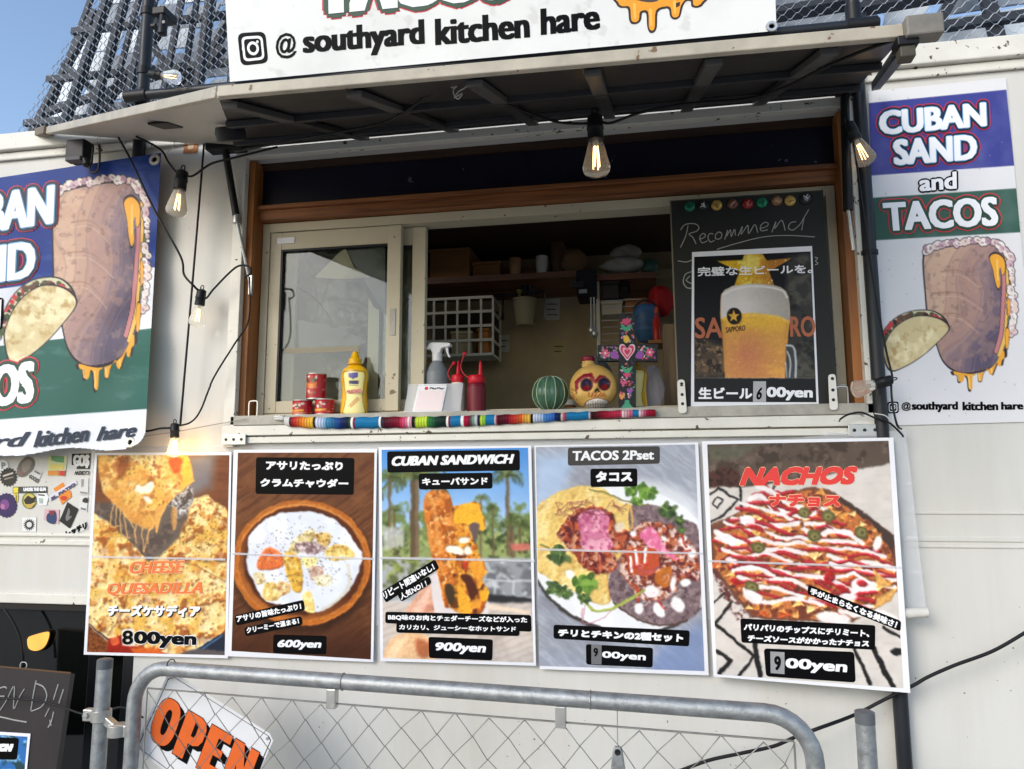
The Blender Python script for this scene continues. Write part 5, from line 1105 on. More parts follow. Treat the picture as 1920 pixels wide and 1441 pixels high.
caps = [((215,142), (38, 112, 84), (20, 60, 46), 'green bottle cap magnet at the left end of the chalkboard top row'), ((290,138), (44, 44, 44), (210, 208, 202), 'black bottle cap magnet with white mark, next to the left green one'), ((364,135), (196, 160, 84), (130, 96, 40), 'pale gold bottle cap magnet, third from left on the chalkboard'), ((452,128), (112, 74, 64), (190, 150, 130), 'brown bottle cap magnet left of the red one on the chalkboard'), ((535,127), (150, 46, 46), (220, 130, 120), 'red bottle cap magnet in the middle of the chalkboard row'), ((613,120), (44, 130, 98), (24, 70, 56), 'green bottle cap magnet right of the red one'), ((695,110), (140, 102, 72), (200, 168, 130), 'tan bottle cap magnet between green and gold on the chalkboard'), ((768,110), (204, 166, 92), (140, 100, 44), 'gold bottle cap magnet near the right end of the row'), ((855,98), (48, 50, 50), (206, 206, 204), 'largest black bottle cap magnet at the right end of the row')]
for (p, c1, c2, lab) in caps:
    p = T(*p)[0]; c = Vector(SB([p[0]], [p[1]], .0)[0]); R = (.0145 if lab[0] != 'l' else .0165)
    r = thing('cap_magnet', lab, 'magnet', c, 'bottle cap magnets on the chalkboard'); mb = MB(); n = 42
    pr = [(1.0, .0005), (.97, .004), (.80, .0065), (.4, .0072), (0, .0074)]; ids = []
    for q, h in pr: ids.append([mb.V(c+Vector((math.cos(2*math.pi*i/n)*R*q*(1+.05*math.cos(i*math.pi)*(q > .9)), -h, math.sin(2*math.pi*i/n)*R*q*(1+.05*math.cos(i*math.pi)*(q > .9))))) for i in range(n)])
    for a, b in zip(ids, ids[1:]):
        for i in range(n): mb.f.append([a[i], a[(i+1) % n], b[(i+1) % n], b[i]])
    mb.build('cap', mat('cap_%d_%d_%d' % c1, c1, .3, metal=.3), r, smooth=True)
    mb = MB(); g = random.Random(int(p[0])); 
    for _ in range(2 if c2[0] < 150 else 4):
        t = g.uniform(0, 6.3); d = Vector((math.cos(t), 0, math.sin(t)))*R*.5; o = Vector((g.uniform(-.2, .2), 0, g.uniform(-.25, .25)))*R; mb.tube([c+o-d+Vector((0, -.0078, 0)), c+o+d+Vector((0, -.0078, 0))], .0010, 5)
    mb.build('cap_mark', mat('capmark_%d_%d_%d' % c2, c2, .5), r)
# beer poster
s = lambda X, Y, l=0.: SB(X, Y, l+.0022)
bp_ = thing('beer_poster', 'draught beer poster with a full glass mug and star, priced 600yen, on the chalkboard', 'poster', Vector(SB([1410], [760], .003)[0]))
sheet('paper', s, T(228,392, 890,358, 928,1246, 222,1240), M_paper, 0, .0008, bp_)
q = T(240,418, 882,388, 914,1214, 240,1212); A = Art(q, .95); A.fill((22, 22, 24)); K = .34
i_, m_ = A.poly(T(750,420, 890,400, 920,1085, 740,1085, 750,620), (58, 56, 50), 12); A.blot(i_, m_, .45, .65, (92, 88, 78), 22, 2, .8); A.blot(i_, m_, .55, .7, (36, 35, 32), 16, 5, .9)
i_, m_ = A.poly(T(240,860, 400,900, 420,1085, 240,1085), (74, 62, 50), 12); A.blot(i_, m_, .45, .6, (116, 92, 66), 12, 2, .8); A.blot(i_, m_, .55, .65, (38, 32, 28), 9, 4, .9); A.blot(i_, m_, .66, .72, (170, 140, 100), 5, 6, .7)
star = T(520,400, 612,398, 640,438, 775,425, 652,500, 684,585, 460,585, 488,500, 366,440, 505,436); i_, m_ = A.poly(star, (220, 174, 44), 1.5)
vx_ = np.clip((A.X[i_]-T(520, 0)[0][0])/50, 0, 1); A.mixi(i_, m_*vx_, (168, 104, 44), .85); A.blot(i_, m_*(1-vx_), .5, .65, (244, 226, 110), 14, 3, .8); A.specks(i_, m_, 60, (.5, 1.6), [(250, 240, 170), (180, 130, 30)], 3)
A.poly(T(524,420, 600,420, 600,470, 560,500, 524,470), (246, 232, 120), 8, a=.7)
gl = T(386,660, 390,625, 410,600, 450,580, 520,569, 590,566, 660,572, 716,586, 748,610, 760,640, 766,700, 767,740, 755,880, 740,1087, 410,1087, 397,880, 384,740)
i_, m_ = A.poly(gl, (222, 164, 72), 1.8); u_ = (A.X[i_]-T(386, 0)[0][0])/(380*K); v_ = (A.Y[i_]-T(0, 570)[0][1])/(515*K)
A.mixi(i_, m_*np.clip((v_-.28)*1.5, 0, 1), (206, 138, 82), .8); A.mixi(i_, m_*np.clip(1-np.abs(v_-.38)*6, 0, 1), (238, 184, 62), .9); A.blot(i_, m_, .55, .75, (242, 184, 84), 26, 2, .5); A.mixi(i_, m_*np.clip(1-np.hypot((u_-.4)*2.6, (v_-.75)*3), 0, 1), (196, 120, 86), .9)
A.mixi(i_, m_*np.clip((np.abs(u_-.5)-.40)*9, 0, 1), (176, 112, 56), .6)
i_, m_ = A.poly(T(386,660, 390,625, 410,600, 450,580, 520,569, 590,566, 660,572, 716,586, 748,610, 760,640, 766,700, 767,772, 700,744, 620,730, 540,726, 450,736, 386,760), (216, 208, 202), 2.5); u_ = (A.X[i_]-T(386, 0)[0][0])/(380*K)
A.mixi(i_, m_*np.clip((u_-.35)*1.6, 0, 1), (156, 148, 138), .8); A.blot(i_, m_*np.clip(u_-.3, 0, 1), .5, .62, (178, 168, 150), 6, 3, .8); A.line(T(400,625, 480,592, 600,580, 720,602, 752,640), 3, (240, 236, 232), 5, 3, .9)
A.line(T(395,760, 560,738, 700,750, 760,780), 4, (240, 196, 90), 5, 4, .8)
A.poly(T(744,900, 786,905, 806,960, 808,1084, 744,1084), (70, 72, 74), 3, a=.8)
for P, w_ in (((748,905, 786,915, 800,980, 800,1080), 4), ((752,940, 770,990, 766,1080), 3), ((744,1000, 750,1080), 2)): A.line(T(*P), w_, (206, 208, 208), 5, 2, .85)
A.ell(*T(461,745)[0], 14, 16, (30, 26, 22), 0); cx_, cy_ = T(458, 746)[0]
A.poly([(cx_+math.sin(k*math.pi/5)*(11.5 if k % 2 == 0 else 4.6), cy_-math.cos(k*math.pi/5)*(12.5 if k % 2 == 0 else 5)) for k in range(10)], (226, 170, 60), 1)
A.poly(T(230,1088, 930,1088, 930,1230, 230,1230), (30, 30, 30), 1); A.line(T(240,1086, 914,1086), 1, (120, 116, 110))
idx, mm_ = A.region(gl, 1); A.specks(idx, mm_, 120, (.4, 1.1), [(244, 214, 140), (236, 196, 110), (250, 236, 190)], 8, .5); A.finish(.5, .25, .05, 0); A.build('picture', s, M_print, .0008, bp_)
M_copper = mat('copper_ink', (178, 100, 66), .45)
text('lettering', 'SA', T(244,752, 396,752, 398,866, 244,868), M_copper, s, .0014, bp_, .8); text('lettering', 'RO', T(768,746, 906,744, 910,858, 770,860), M_copper, s, .0014, bp_, .8)
text('lettering', 'SAPPORO', T(414,806, 522,794, 522,824, 414,838), mat('label_brown', (96, 62, 34), .45), s, .0014, bp_, .3)
text('lettering', '完璧な生ビールを。', T(258,474, 890,458, 892,508, 260,526), M_white, s, .0014, bp_, .45)
text('lettering', '生ビール', T(264,1132, 560,1132, 560,1196, 264,1196), M_white, s, .0014, bp_, .9); text('lettering', '00yen', T(640,1130, 894,1130, 894,1206, 640,1202), M_white, s, .0014, bp_, (1.5, .8))
sheet('price_sticker', s, T(566,1104, 636,1104, 636,1212, 564,1212), mat('grey_sticker2', (172, 172, 172), .5), .0016, .0003, bp_); text('lettering', '6', T(586,1132, 616,1132, 612,1200, 582,1200), M_ink, s, .0022, bp_, .8, 'round', .2)

# ------------------------------------------------------------------ things on the counter
M_item = print_mat('painted_plastic', .3, .1, .4); M_matt = print_mat('painted_clay', .4, .1, .2)
def can(px, ptop, zb, label, y=.028):
    R = .0285; c = at(px, 760, y); zt_ = at(px, ptop, y-R).z; h = zt_-zb
    r = thing('food_can', label, 'can', (c.x, y, zb), 'red food cans stacked on the counter')
    pr = [(R*.96, 0), (R, .002), (R*.985, .004)]+[(R*.985, .004+(h-.008)*t) for t in np.linspace(0, 1, 14)[1:]]+[(R, h-.003), (R*.99, h)]
    A = ArtOn(lathe_grid((c.x, y, zb), pr, 60)); A.fill((176, 22, 34)); x0, y0 = px-20, ptop
    H_ = 44
    for k in range(10): A.ell(x0+3+g_.uniform(0, 20), y0+11+g_.uniform(-4, 5), g_.uniform(1.5, 3.5), 1.8, g_.choice([(236, 232, 214), (40, 60, 40), (210, 206, 190), (60, 110, 60)]), g_.uniform(0, 90), 1)
    A.line([(x0+2, y0+21), (x0+21, y0+20)], 3.4, (232, 168, 44)); A.line([(x0+3, y0+25), (x0+30, y0+24)], .8, (240, 200, 120))
    for k in range(8): A.ell(x0+5+g_.uniform(0, 22), y0+36+g_.uniform(-4, 4), 2.6, 2, g_.choice([(206, 120, 90), (84, 120, 70), (220, 206, 180), (150, 60, 40)]), 20, 1)
    for k in range(5): A.line([(x0+33, y0+14+k*5), (x0+38, y0+14+k*5)], .9, (230, 190, 190))
    A.make('label_wrap', M_item, r); n = 28
    mb = MB(); mb.lathe((c.x, y, zb), [(R*.93, h-.003), (R*1.02, h-.002), (R*1.03, h+.001), (R*.97, h+.0015), (R*.93, h-.0015), (0, h-.0018)], n); mb.build('rim', M_zinc, r, smooth=True)
    mb = MB(); mb.lathe((c.x, y, zb), [(R*.9, -.0004), (R*1.02, .0), (R*1.02, .003), (R*.99, .0035)], n); mb.build('base_rim', M_zinc, r, smooth=True)
    return zb+h+.0018
g_ = random.Random(4)
zt1 = can(567, 748, ZC, 'lower left of the three red food cans'); can(609, 746, ZC, 'lower right red food can, beside the yellow bottle'); can(592, 700, zt1, 'red food can stacked on top of the other two')
def mustard(px, ptop, zb, y, label, flip=False, rx=.0405):
    c = at(px, 760, y); h = at(px, ptop, y).z-zb; r = thing('mustard_bottle', label, 'bottle', (c.x, y, zb), 'yellow mustard squeeze bottles')
    pr = prof_s([(.0, 0), (.82, .0), (.97, .02), (.985, .1), (.94, .25), (.90, .36), (.93, .46), (1.0, .56), (.985, .63), (.86, .70), (.62, .745), (.46, .77), (.42, .785)], 5)
    P = lathe_grid((c.x, y, zb), [(a*rx, b*h) for a, b in pr], 72, 1, .62); A = ArtOn(P); A.fill((226, 172, 18))
    k = rx/.0405; W = 29*k; y1 = ptop+ (122 if not flip else 118); x = px
    lab = [(x-21, y1-82), (x-8, y1-86), (x+8, y1-86), (x+21, y1-82), (x+19, y1-58), (x+16, y1-38), (x+19, y1-20), (x+21, y1-6), (x, y1-4), (x-21, y1-6), (x-19, y1-20), (x-16, y1-38), (x-19, y1-58)]
    A.poly(lab, (120, 84, 60), 1, 4); A.poly([(x+(a-x)*.93, y1-45+(b-y1+45)*.96) for a, b in lab], (238, 218, 120), 1, 4); A.poly([(x+(a-x)*.8, y1-45+(b-y1+45)*.9) for a, b in lab], (240, 226, 150), 3, 4)
    if not flip:
        A.poly([(x-11, y1-82), (x+8, y1-82), (x+8, y1-74), (x-2, y1-70), (x-11, y1-74)], (76, 70, 140), 1); A.poly([(x-10, y1-66), (x+8, y1-68), (x+8, y1-60), (x-10, y1-61)], (64, 66, 104), 1)
        A.poly([(x-12, y1-22), (x+6, y1-38), (x+11, y1-34), (x-6, y1-18)], (200, 140, 90), 1.5); A.line([(x-9, y1-21), (x+8, y1-35)], 2, (236, 196, 120))
    A.make('bottle_body', M_item, r)
    mb = MB(); mb.lathe((c.x, y, zb), [(rx*.50, h*.785), (rx*.50, h*.80), (rx*.46, h*.805), (rx*.46, h*.86), (rx*.40, h*.875), (rx*.30, h*.90), (rx*.235, h*.955), (rx*.18, h*.985), (0, h)], 24); mb.build('cap', mat('mustard_cap', (224, 168, 14), .35), r, smooth=True)
    if not flip:
        text('lettering', 'MUSTARD', [(x-14, y1-51), (x+14, y1-54), (x+14, y1-46), (x-14, y1-44)], mat('mustard_ink', (196, 96, 120), .5), plane_surf(y-rx*.62-.0012), 0, r, .3)
mustard(664, 659, ZC, .025, 'yellow mustard squeeze bottle beside the stacked red cans')
mustard(1188, 660, ZC, .095, 'yellow mustard bottle mostly hidden behind the painted cross', True, .040)
# spray bottle
y = .125; c = at(819, 720, y); zt_ = at(819, 643, y).z; sp_ = thing('spray_bottle', 'grey spray bottle with white trigger head behind the payment card', 'spray bottle', (c.x, y, ZC))
zn = at(819, 678, y).z; R = .034
MB().lathe((c.x, y, ZC), prof_s([(0, 0), (R*.95, 0), (R, .006), (R, zn-ZC-.05), (R*.9, zn-ZC-.03), (R*.6, zn-ZC-.008), (R*.42, zn-ZC)], 4), 28).build('bottle_body', mat('hazy_plastic', (140, 146, 150), .3, alpha=.85), sp_, smooth=True)
hz = zt_-zn; x = c.x
mb = MB(); mb.lathe((x, y, zn), [(R*.45, 0), (R*.45, hz*.42), (R*.36, hz*.45)], 20); mb.build('collar', mat('white_plastic', (224, 224, 224), .35), sp_, smooth=True)
mb = MB(); o = [(x-.034, zn+hz*.62), (x-.024, zn+hz*.95), (x-.012, zt_), (x+.042, zt_-hz*.06), (x+.044, zn+hz*.76), (x+.016, zn+hz*.66), (x+.012, zn+hz*.42), (x-.014, zn+hz*.42), (x-.016, zn+hz*.6)]
mb.prism([(a, y-.012, b) for a, b in o], (0, .024, 0)); mb.build('spray_head', MATS['white_plastic'], sp_, bevel=.003)
MB().prism([(a, y-.006, b) for a, b in [(x+.026, zn+hz*.74), (x+.034, zn+hz*.74), (x+.036, zn+hz*.45), (x+.042, zn+hz*.18), (x+.037, zn+hz*.16), (x+.030, zn+hz*.44)]], (0, .012, 0)).build('trigger', MATS['white_plastic'], sp_, bevel=.001)
# squeeze bottles
def squeeze(px, pcap, pbase_r, y, col, label, lean, ball):
    c = at(px, 760, y); zc = at(px, pcap, y).z; R = pbase_r; h = zc-ZC; r = thing('sauce_bottle', label, 'sauce bottle', (c.x, y, ZC), 'sauce squeeze bottles with red caps')
    MB().lathe((c.x, y, ZC), prof_s([(0, 0), (R*.94, 0), (R, .005), (R, h*.75), (R*.97, h*.9), (R*.82, h)], 4), 28).build('bottle_body', mat('sauce_%d' % col[0], col, .35), r, smooth=True)
    m_ = mat('red_cap', (196, 24, 40), .35)
    MB().lathe((c.x, y, zc), [(R*.86, -.002), (R*.90, .0), (R*.90, .016), (R*.8, .020), (R*.3, .022)], 24).build('cap', m_, r, smooth=True)
    x = c.x+lean; MB().lathe((x, y, zc+.02), [(.0085, -.002), (.006, .008), (.0045, .03), (.002, .042), (0, .043)], 14).build('nozzle', m_, r, smooth=True)
    if ball:
        P = [at(a, b, y-.01) for a, b in ball]; k = MB().tube([Vector(v) for v in spl(P, 6)], .0016, 6).build('cap_strap', m_, r, smooth=True)
        MB().lathe(P[-1]-Vector((0, 0, .005)), prof_s([(0, 0), (.004, .001), (.006, .005), (.004, .010), (0, .011)], 3), 14).build('cap_ball', m_, k, smooth=True)
squeeze(858, 717, .020, .065, (218, 212, 200), 'white sauce squeeze bottle with red cap behind the payment card', .001, [(862, 716), (845, 712), (840, 700), (845, 688), (851, 682)])
squeeze(893, 718, .0265, .055, (112, 28, 40), 'dark red sauce squeeze bottle with red cap', .012, [(884, 712), (870, 702), (864, 688), (868, 672), (871, 664)])
# payment card stand (code left blank)
pc = thing('payment_card', 'white payment card on a clear slanted stand, front of the counter', 'card stand', at(815, 778, .0))
n_ = (0, -1, .55); SCd = quad_surf(at(800, 777, -.006), n_)
sheet('card', SCd, rrect((784, 721), (838, 721), (827, 775), (772, 776), 2), M_white, .002, .0012, pc)
sheet('card_border', SCd, [(786, 731), (834, 731), (826, 768), (777, 768)], mat('pale_pink', (238, 222, 222), .5), .0028, .0003, pc)
text('lettering', 'PayPay', [(806, 724.5), (834, 724.5), (833, 729.5), (805, 729.5)], mat('card_grey', (96, 92, 96), .5), SCd, .0028, pc, .25, shear=.15)
sheet('pay_mark', SCd, rrect((797, 724), (803, 724), (802, 729.5), (796, 729.5), 2), mat('pay_red', (220, 60, 70), .5), .0028, .0003, pc)
sheet('stand', SCd, [(766, 721), (868, 719), (862, 777), (756, 779)], mat('acrylic', (225, 228, 232), .08, alpha=.35), 0, .003, pc)
a, b = at(760, 778, -.004), at(866, 778, -.004); MB().box((a.x, -.006, ZC), (b.x, .05, ZC+.003)).build('stand_foot', MATS['acrylic'], pc)
# glass cactus ball
y = .03; c = at(1032, 748, y); R = 34/ppm(1032, 748, y); zc = max(c.z, ZC+R*.93)
ct = thing('cactus_ball', 'round green cactus ornament with pale ribs, between sauce bottle and skull', 'ornament', (c.x, y, zc-R*.93))
n = 132; th = np.linspace(0, 2*math.pi, n+1); ph = np.linspace(-math.pi/2, math.pi/2, 30)[:, None]
rr = R*(1-.07*np.abs(np.sin(th*6))**.5*0-.05*(1-np.abs(np.cos(th*5.5))))*(np.cos(ph)**.85)
A = ArtOn(np.stack([c.x+rr*np.cos(th), y+rr*np.sin(th), zc+.93*R*np.sin(ph)+0*th], -1)); A.fill((58, 92, 70)); A.put(np.clip((fbm(np.arange(31*0+30)[:, None]*3.+0*th, th*60, 9, 2)-.45)*4, 0, 1), (88, 122, 98), .6); A.make('body', M_item, ct)
for k in range(11):
    t = k*2*math.pi/11; mb = MB(); mb.tube([(c.x+R*1.0*math.cos(p)**.85*math.cos(t), y+R*1.0*math.cos(p)**.85*math.sin(t), zc+.935*R*math.sin(p)) for p in np.linspace(-1.45, 1.5, 18)], .0011, 5); mb.build('rib', mat('pale_rib', (186, 198, 160), .4), ct)
# painted skull
y = .03; c = at(1113, 740, y); k = 1/ppm(1113, 740, y); R = 45*k
sk = thing('skull_bottle', 'yellow painted skull bottle with red crown marks left of the cross', 'skull ornament', (c.x, y, ZC))
zc = ZC+R*.86; n = 110; th = np.linspace(0, 2*math.pi, n+1); ph = np.linspace(-math.pi/2, math.pi/2, 80)[:, None]
X_ = np.cos(ph)*np.cos(th); Y_ = np.cos(ph)*np.sin(th); Z_ = np.sin(ph)+0*th
rx = R*(1-.14*np.clip(-Z_-.25, 0, 1)); P = np.stack([c.x+X_*rx, y+Y_*R*.95, zc+Z_*R*np.where(Z_ > 0, 1.0, .86)], -1)
pxs, pys = project(P); fr = Y_ < .2
def dent(cx, cy, r1, r2, amt): 
    global P
    w_ = np.exp(-((pxs-cx)/r1)**2-((pys-cy)/r2)**2)*fr; P[..., 1] += w_*amt; P[..., 0] += 0
dent(1101, 721, 9, 8, .016); dent(1134, 719, 9, 8, .016); dent(1119, 732, 4, 5, .008); dent(1086, 742, 10, 8, -.005); dent(1144, 740, 9, 8, -.005); dent(1120, 757, 24, 8, -.008); dent(1118, 744, 14, 3, .004)
A = ArtOn(P); A.fill((216, 172, 92)); T = tf(840, 640, .21875)
T = tf(760, 380, .3123)
A.put(np.clip((fbm(A.X, A.Y, 14, 2)-.5)*3, 0, 1), (232, 194, 116), .6)
A.poly(T(1030,1060, 1070,1030, 1120,1022, 1140,1062, 1165,1035, 1200,1040, 1240,1080, 1225,1090, 1190,1060, 1140,1090, 1100,1050, 1050,1075, 1020,1110), (136, 24, 40), 1.2)
A.poly(T(1015,1075, 1035,1060, 1040,1110, 1022,1130), (136, 24, 40), 1.2)
for cx_, cy_ in ((1088,1092), (1194,1087)):
    p = T(cx_, cy_)[0]; A.ell(*p, 12.5, 12, (150, 84, 40), 0, 1.2); A.ell(*p, 11, 10.6, (46, 34, 56), 0, 1.2); A.ell(p[0], p[1]+5, 6.5, 4, (150, 28, 24), 0, 2); A.ell(p[0], p[1]-3, 4, 2.6, (70, 70, 104), 0, 2)
A.poly(T(1152,1102, 1132,1132, 1146,1136, 1152,1124, 1160,1136, 1172,1130), (40, 24, 22), 1)
g = random.Random(6)
for k_ in range(9): A.line(T(1100+k_*12,1136+4*math.sin(k_), 1106+k_*12,1160), 1.3, (186, 60, 34))
i_, m_ = A.poly(T(1070,1232, 1085,1190, 1150,1168, 1215,1184, 1232,1225, 1160,1240), (230, 224, 212), 1.5)
for k_ in range(10): A.line(T(1085+k_*14,1195-10*math.sin(k_*.33), 1083+k_*15,1236), .9, (96, 70, 60))
A.line(T(1078,1213, 1150,1203, 1222,1208), .9, (110, 80, 70)); A.line(T(1070,1225, 1090,1188, 1150,1168, 1212,1183, 1230,1215), 1.4, (120, 50, 40), 4)
for k_ in range(34):
    t = g.uniform(0, 1); A.ell(*T(g.uniform(1000, 1035), g.uniform(1110, 1250))[0], g.uniform(.8, 1.8), 1, g.choice([(120, 50, 36), (96, 70, 40), (180, 60, 40)]), g.uniform(0, 90), 1)
    A.ell(*T(g.uniform(1090, 1230), g.uniform(1240, 1262))[0], 1.4, 1, g.choice([(206, 70, 40), (230, 150, 60)]), 0, 1)
A.make('skull', M_matt, sk)
mb = MB(); q = at(1103, 707, y); mb.lathe((q.x, y, zc+R*.90), [(.017, -.006), (.017, .004), (.019, .006), (.019, .009), (.0165, .011), (.0165, .016)], 22); mb.build('neck', mat('skull_neck', (214, 176, 100), .4), sk, smooth=True)
mb = MB(); mb.lathe((q.x, y, zc+R*.90), [(.0175, .016), (.0185, .018), (.0185, .026), (.013, .030), (0, .031)], 22); mb.build('cap', mat('skull_cap', (132, 26, 44), .35), sk, smooth=True)
# folk-art cross
y = .012; T = tf(760, 380, .3123); cz = thing('painted_cross', 'black wooden cross covered in bright folk flowers and a pink heart', 'cross', at(1177, 775, y)); S7 = plane_surf(y)
out = T(1284,682, 1382,676, 1384,852, 1516,850, 1516,952, 1384,954, 1384,1262, 1280,1264, 1280,952, 1154,950, 1154,856, 1284,856)
P = np.array(out); f_ = S7(P[:, 0], P[:, 1], 0); MB().prism([Vector(v) for v in f_], (0, .022, 0)).build('cross_body', mat('cross_black', (14, 13, 16), .45), cz)
A = Art(T(1154,676, 1516,676, 1516,1264, 1154,1264), 1.5); A.fill((14, 12, 16)); g = random.Random(11)
pal = [(206, 84, 124), (62, 156, 116), (146, 70, 150), (222, 206, 196), (214, 90, 70), (40, 110, 84), (226, 150, 190)]
rg = [(1290,690, 1376,848), (1162,862, 1280,944), (1392,858, 1508,944), (1288,960, 1376,1180)]
for (x0, y0, x1, y1) in rg:
    for _ in range(38):
        x_, y_ = T(g.uniform(x0+6, x1-6), g.uniform(y0+6, y1-6))[0]; A.ell(x_, y_, g.uniform(1.6, 3.4), g.uniform(1.0, 1.9), g.choice(pal), g.uniform(0, 180), .8)
    for _ in range(9):
        x_, y_ = T(g.uniform(x0+6, x1-6), g.uniform(y0+6, y1-6))[0]; A.line([(x_, y_), (x_+g.uniform(-4, 4), y_+g.uniform(-4, 4)), (x_+g.uniform(-6, 6), y_+g.uniform(-6, 6))], .8, g.choice(pal[1:4]), 3, .8)
def flower(cx_, cy_, R_, c, c2):
    for k_ in range(6): A.ell(*T(cx_+math.cos(k_*1.047)*R_, cy_+math.sin(k_*1.047)*R_)[0], R_*.2, R_*.16, c, k_*60, .8)
    A.ell(*T(cx_, cy_)[0], R_*.14, R_*.14, c2, 0, .8)
for a_ in ((1200,905,16), (1468,900,16)): flower(*a_, (216, 92, 128), (240, 200, 190))
A.poly(T(1300,705, 1330,697, 1356,708, 1340,728, 1312,728), (206, 70, 110), 1, 3); A.poly(T(1292,730, 1330,748, 1364,728, 1340,770, 1310,768), (62, 160, 116), 1, 3); A.poly(T(1328,795, 1346,820, 1336,842, 1318,842, 1310,820), (230, 184, 60), 1, 3)
hp = [(0, -.25), (.18, -.48), (.42, -.5), (.5, -.25), (.42, .0), (.2, .28), (0, .52), (-.2, .28), (-.42, 0), (-.5, -.25), (-.42, -.5), (-.18, -.48)]
for k_, c in ((96, (236, 206, 214)), (80, (206, 60, 96)), (56, (240, 170, 186)), (34, (200, 50, 84))): A.poly([T(1332+a_*k_, 900+b_*k_)[0] for a_, b_ in hp], c, .8, 3)
for sgn in (-1, 1): A.poly(T(1332+sgn*48,930, 1332+sgn*70,890, 1332+sgn*96,905, 1332+sgn*84,938), (150, 76, 160), 1, 3)
A.poly(T(1296,985, 1330,1000, 1366,983, 1344,1022, 1316,1022), (62, 160, 116), 1, 3); A.poly(T(1305,1030, 1330,1024, 1358,1030, 1330,1052), (206, 70, 110), 1, 3)
for (a_, b_, c) in ((1308,1085, (206, 84, 130)), (1348,1128, (150, 76, 160)), (1300,1160, (222, 150, 70))): A.poly([T(a_+u*36, b_+v*36)[0] for u, v in hp], c, .8, 3)
A.poly(T(1318,1180, 1344,1180, 1346,1200, 1366,1225, 1362,1256, 1300,1256, 1296,1225, 1316,1200), (62, 150, 118), 1)
def incross(X, Y):
    x_ = (X-760)/.3123; y_ = (Y-380)/.3123; return ((x_ > 1282) & (x_ < 1383)) | ((y_ > 856) & (y_ < 951))
A.build('painted_front', S7, M_matt, .0008, cz, incross)
# striped runner cloth over the counter edge
rn = thing('striped_runner', 'rolled striped runner cloth in rainbow colours along the counter edge', 'cloth', at(870, 795, -.04))
dr_ = lambda v: v
NX, NV = 700, 14; U = np.linspace(0, 1, NX)[None, :]; V = np.linspace(0, 1, NV)[:, None]
cl = np.array(spl([(536, 788), (560, 790), (620, 792), (700, 791), (800, 790), (900, 787), (1000, 783), (1100, 778), (1180, 774.5), (1229, 773)], 30)); tt = np.linspace(0, 1, len(cl))
CX = np.interp(U, tt, cl[:, 0]); CY = np.interp(U, tt, cl[:, 1]); hw = np.interp(CX, [536, 575, 650, 900, 1000, 1229], [9, 10.5, 11, 10.2, 8.5, 6.5])
a_ = V*2*math.pi*.999; yy = -.030-.0135*np.sin(a_)*0-.012*np.cos(a_); PYx = CY+hw*np.sin(a_)*1.0+.6*np.sin(CX*.21)
P = atn(CX+0*V, PYx, 0*PYx-.030)+np.stack([0*PYx, -.012*np.cos(a_)+0*PYx, 0*PYx], -1)
A = ArtOn(P); x = CX[0]; Cc = np.zeros((NX, 3))
seg = [(536,545,(206,206,204),0), (545,550,(90,30,40),0), (550,568,(176,30,44),(230,120,40)), (568,590,(226,130,40),(240,200,70)), (590,594,(20,20,24),0), (594,612,(222,222,240),(150,180,220)), (612,640,(70,150,180),(20,60,130)), (640,656,(20,40,110),(16,30,50)), (656,660,(20,70,50),0), (660,664,(240,236,230),0), (664,668,(120,30,70),0), (668,712,(24,112,160),0), (712,716,(240,236,230),0), (716,722,(50,40,60),0), (722,752,(70,16,34),(150,20,50)), (752,766,(190,40,80),(230,120,150)), (766,774,(240,236,236),(226,140,160)), (774,780,(20,20,24),0), (780,802,(190,214,50),(200,230,70)), (802,816,(70,140,60),(30,90,60)), (816,838,(20,70,50),(20,30,30)), (838,842,(240,236,230),0), (842,846,(110,26,60),0), (846,866,(24,112,160),0), (866,870,(240,236,230),0), (870,884,(190,30,70),(120,20,50)), (884,896,(60,100,90),(240,236,230)), (896,902,(20,24,60),0), (902,912,(200,224,60),(120,180,70)), (912,928,(20,112,160),0), (928,934,(240,236,230),(150,30,60)), (934,956,(60,16,26),(120,20,40)), (956,980,(170,26,40),(226,100,40)), (980,996,(230,140,50),(244,206,90)), (996,1000,(20,20,24),0), (1000,1020,(224,226,240),(150,180,220)), (1020,1040,(80,140,200),(50,100,190)), (1040,1052,(24,50,120),(16,30,50)), (1052,1062,(230,226,220),(150,30,60)), (1062,1104,(24,112,160),0), (1104,1110,(240,236,230),(60,20,30)), (1110,1130,(40,14,22),(140,20,44)), (1130,1166,(150,20,44),(206,60,90)), (1166,1186,(240,230,230),(206,80,110)), (1186,1198,(30,110,160),0), (1198,1214,(236,226,226),(170,30,70)), (1214,1232,(170,26,56),(130,20,40))]
for i, xx in enumerate(x):
    for (s0, s1, c1, c2) in seg:
        if s0 <= xx < s1:
            c = np.array(c1, float)
            if c2: t = (xx-s0)/(s1-s0); c = c*(1-t)+np.array(c2)*t; c = c*(1.0 if int(xx/2.6) % 2 else .80)
            Cc[i] = c; break
A.I[:] = Cc[None]/255.; A.make('cloth', M_flat, rn)
fr_ = MB(); c = at(524, 782, -.03)
for k_ in range(16): 
    o = at(513+k_*1.7, 780+4*math.sin(k_*1.9), -.03); fr_.tube([at(538, 786+3*math.sin(k_*2.1), -.03-.006*math.cos(k_)), at(528, 782+3*math.sin(k_*1.3), -.034+.006*math.cos(k_*2)), o], .0022, 6)
fr_.build('fringe', mat('fringe_white', (206, 206, 202), .8), rn, smooth='all')

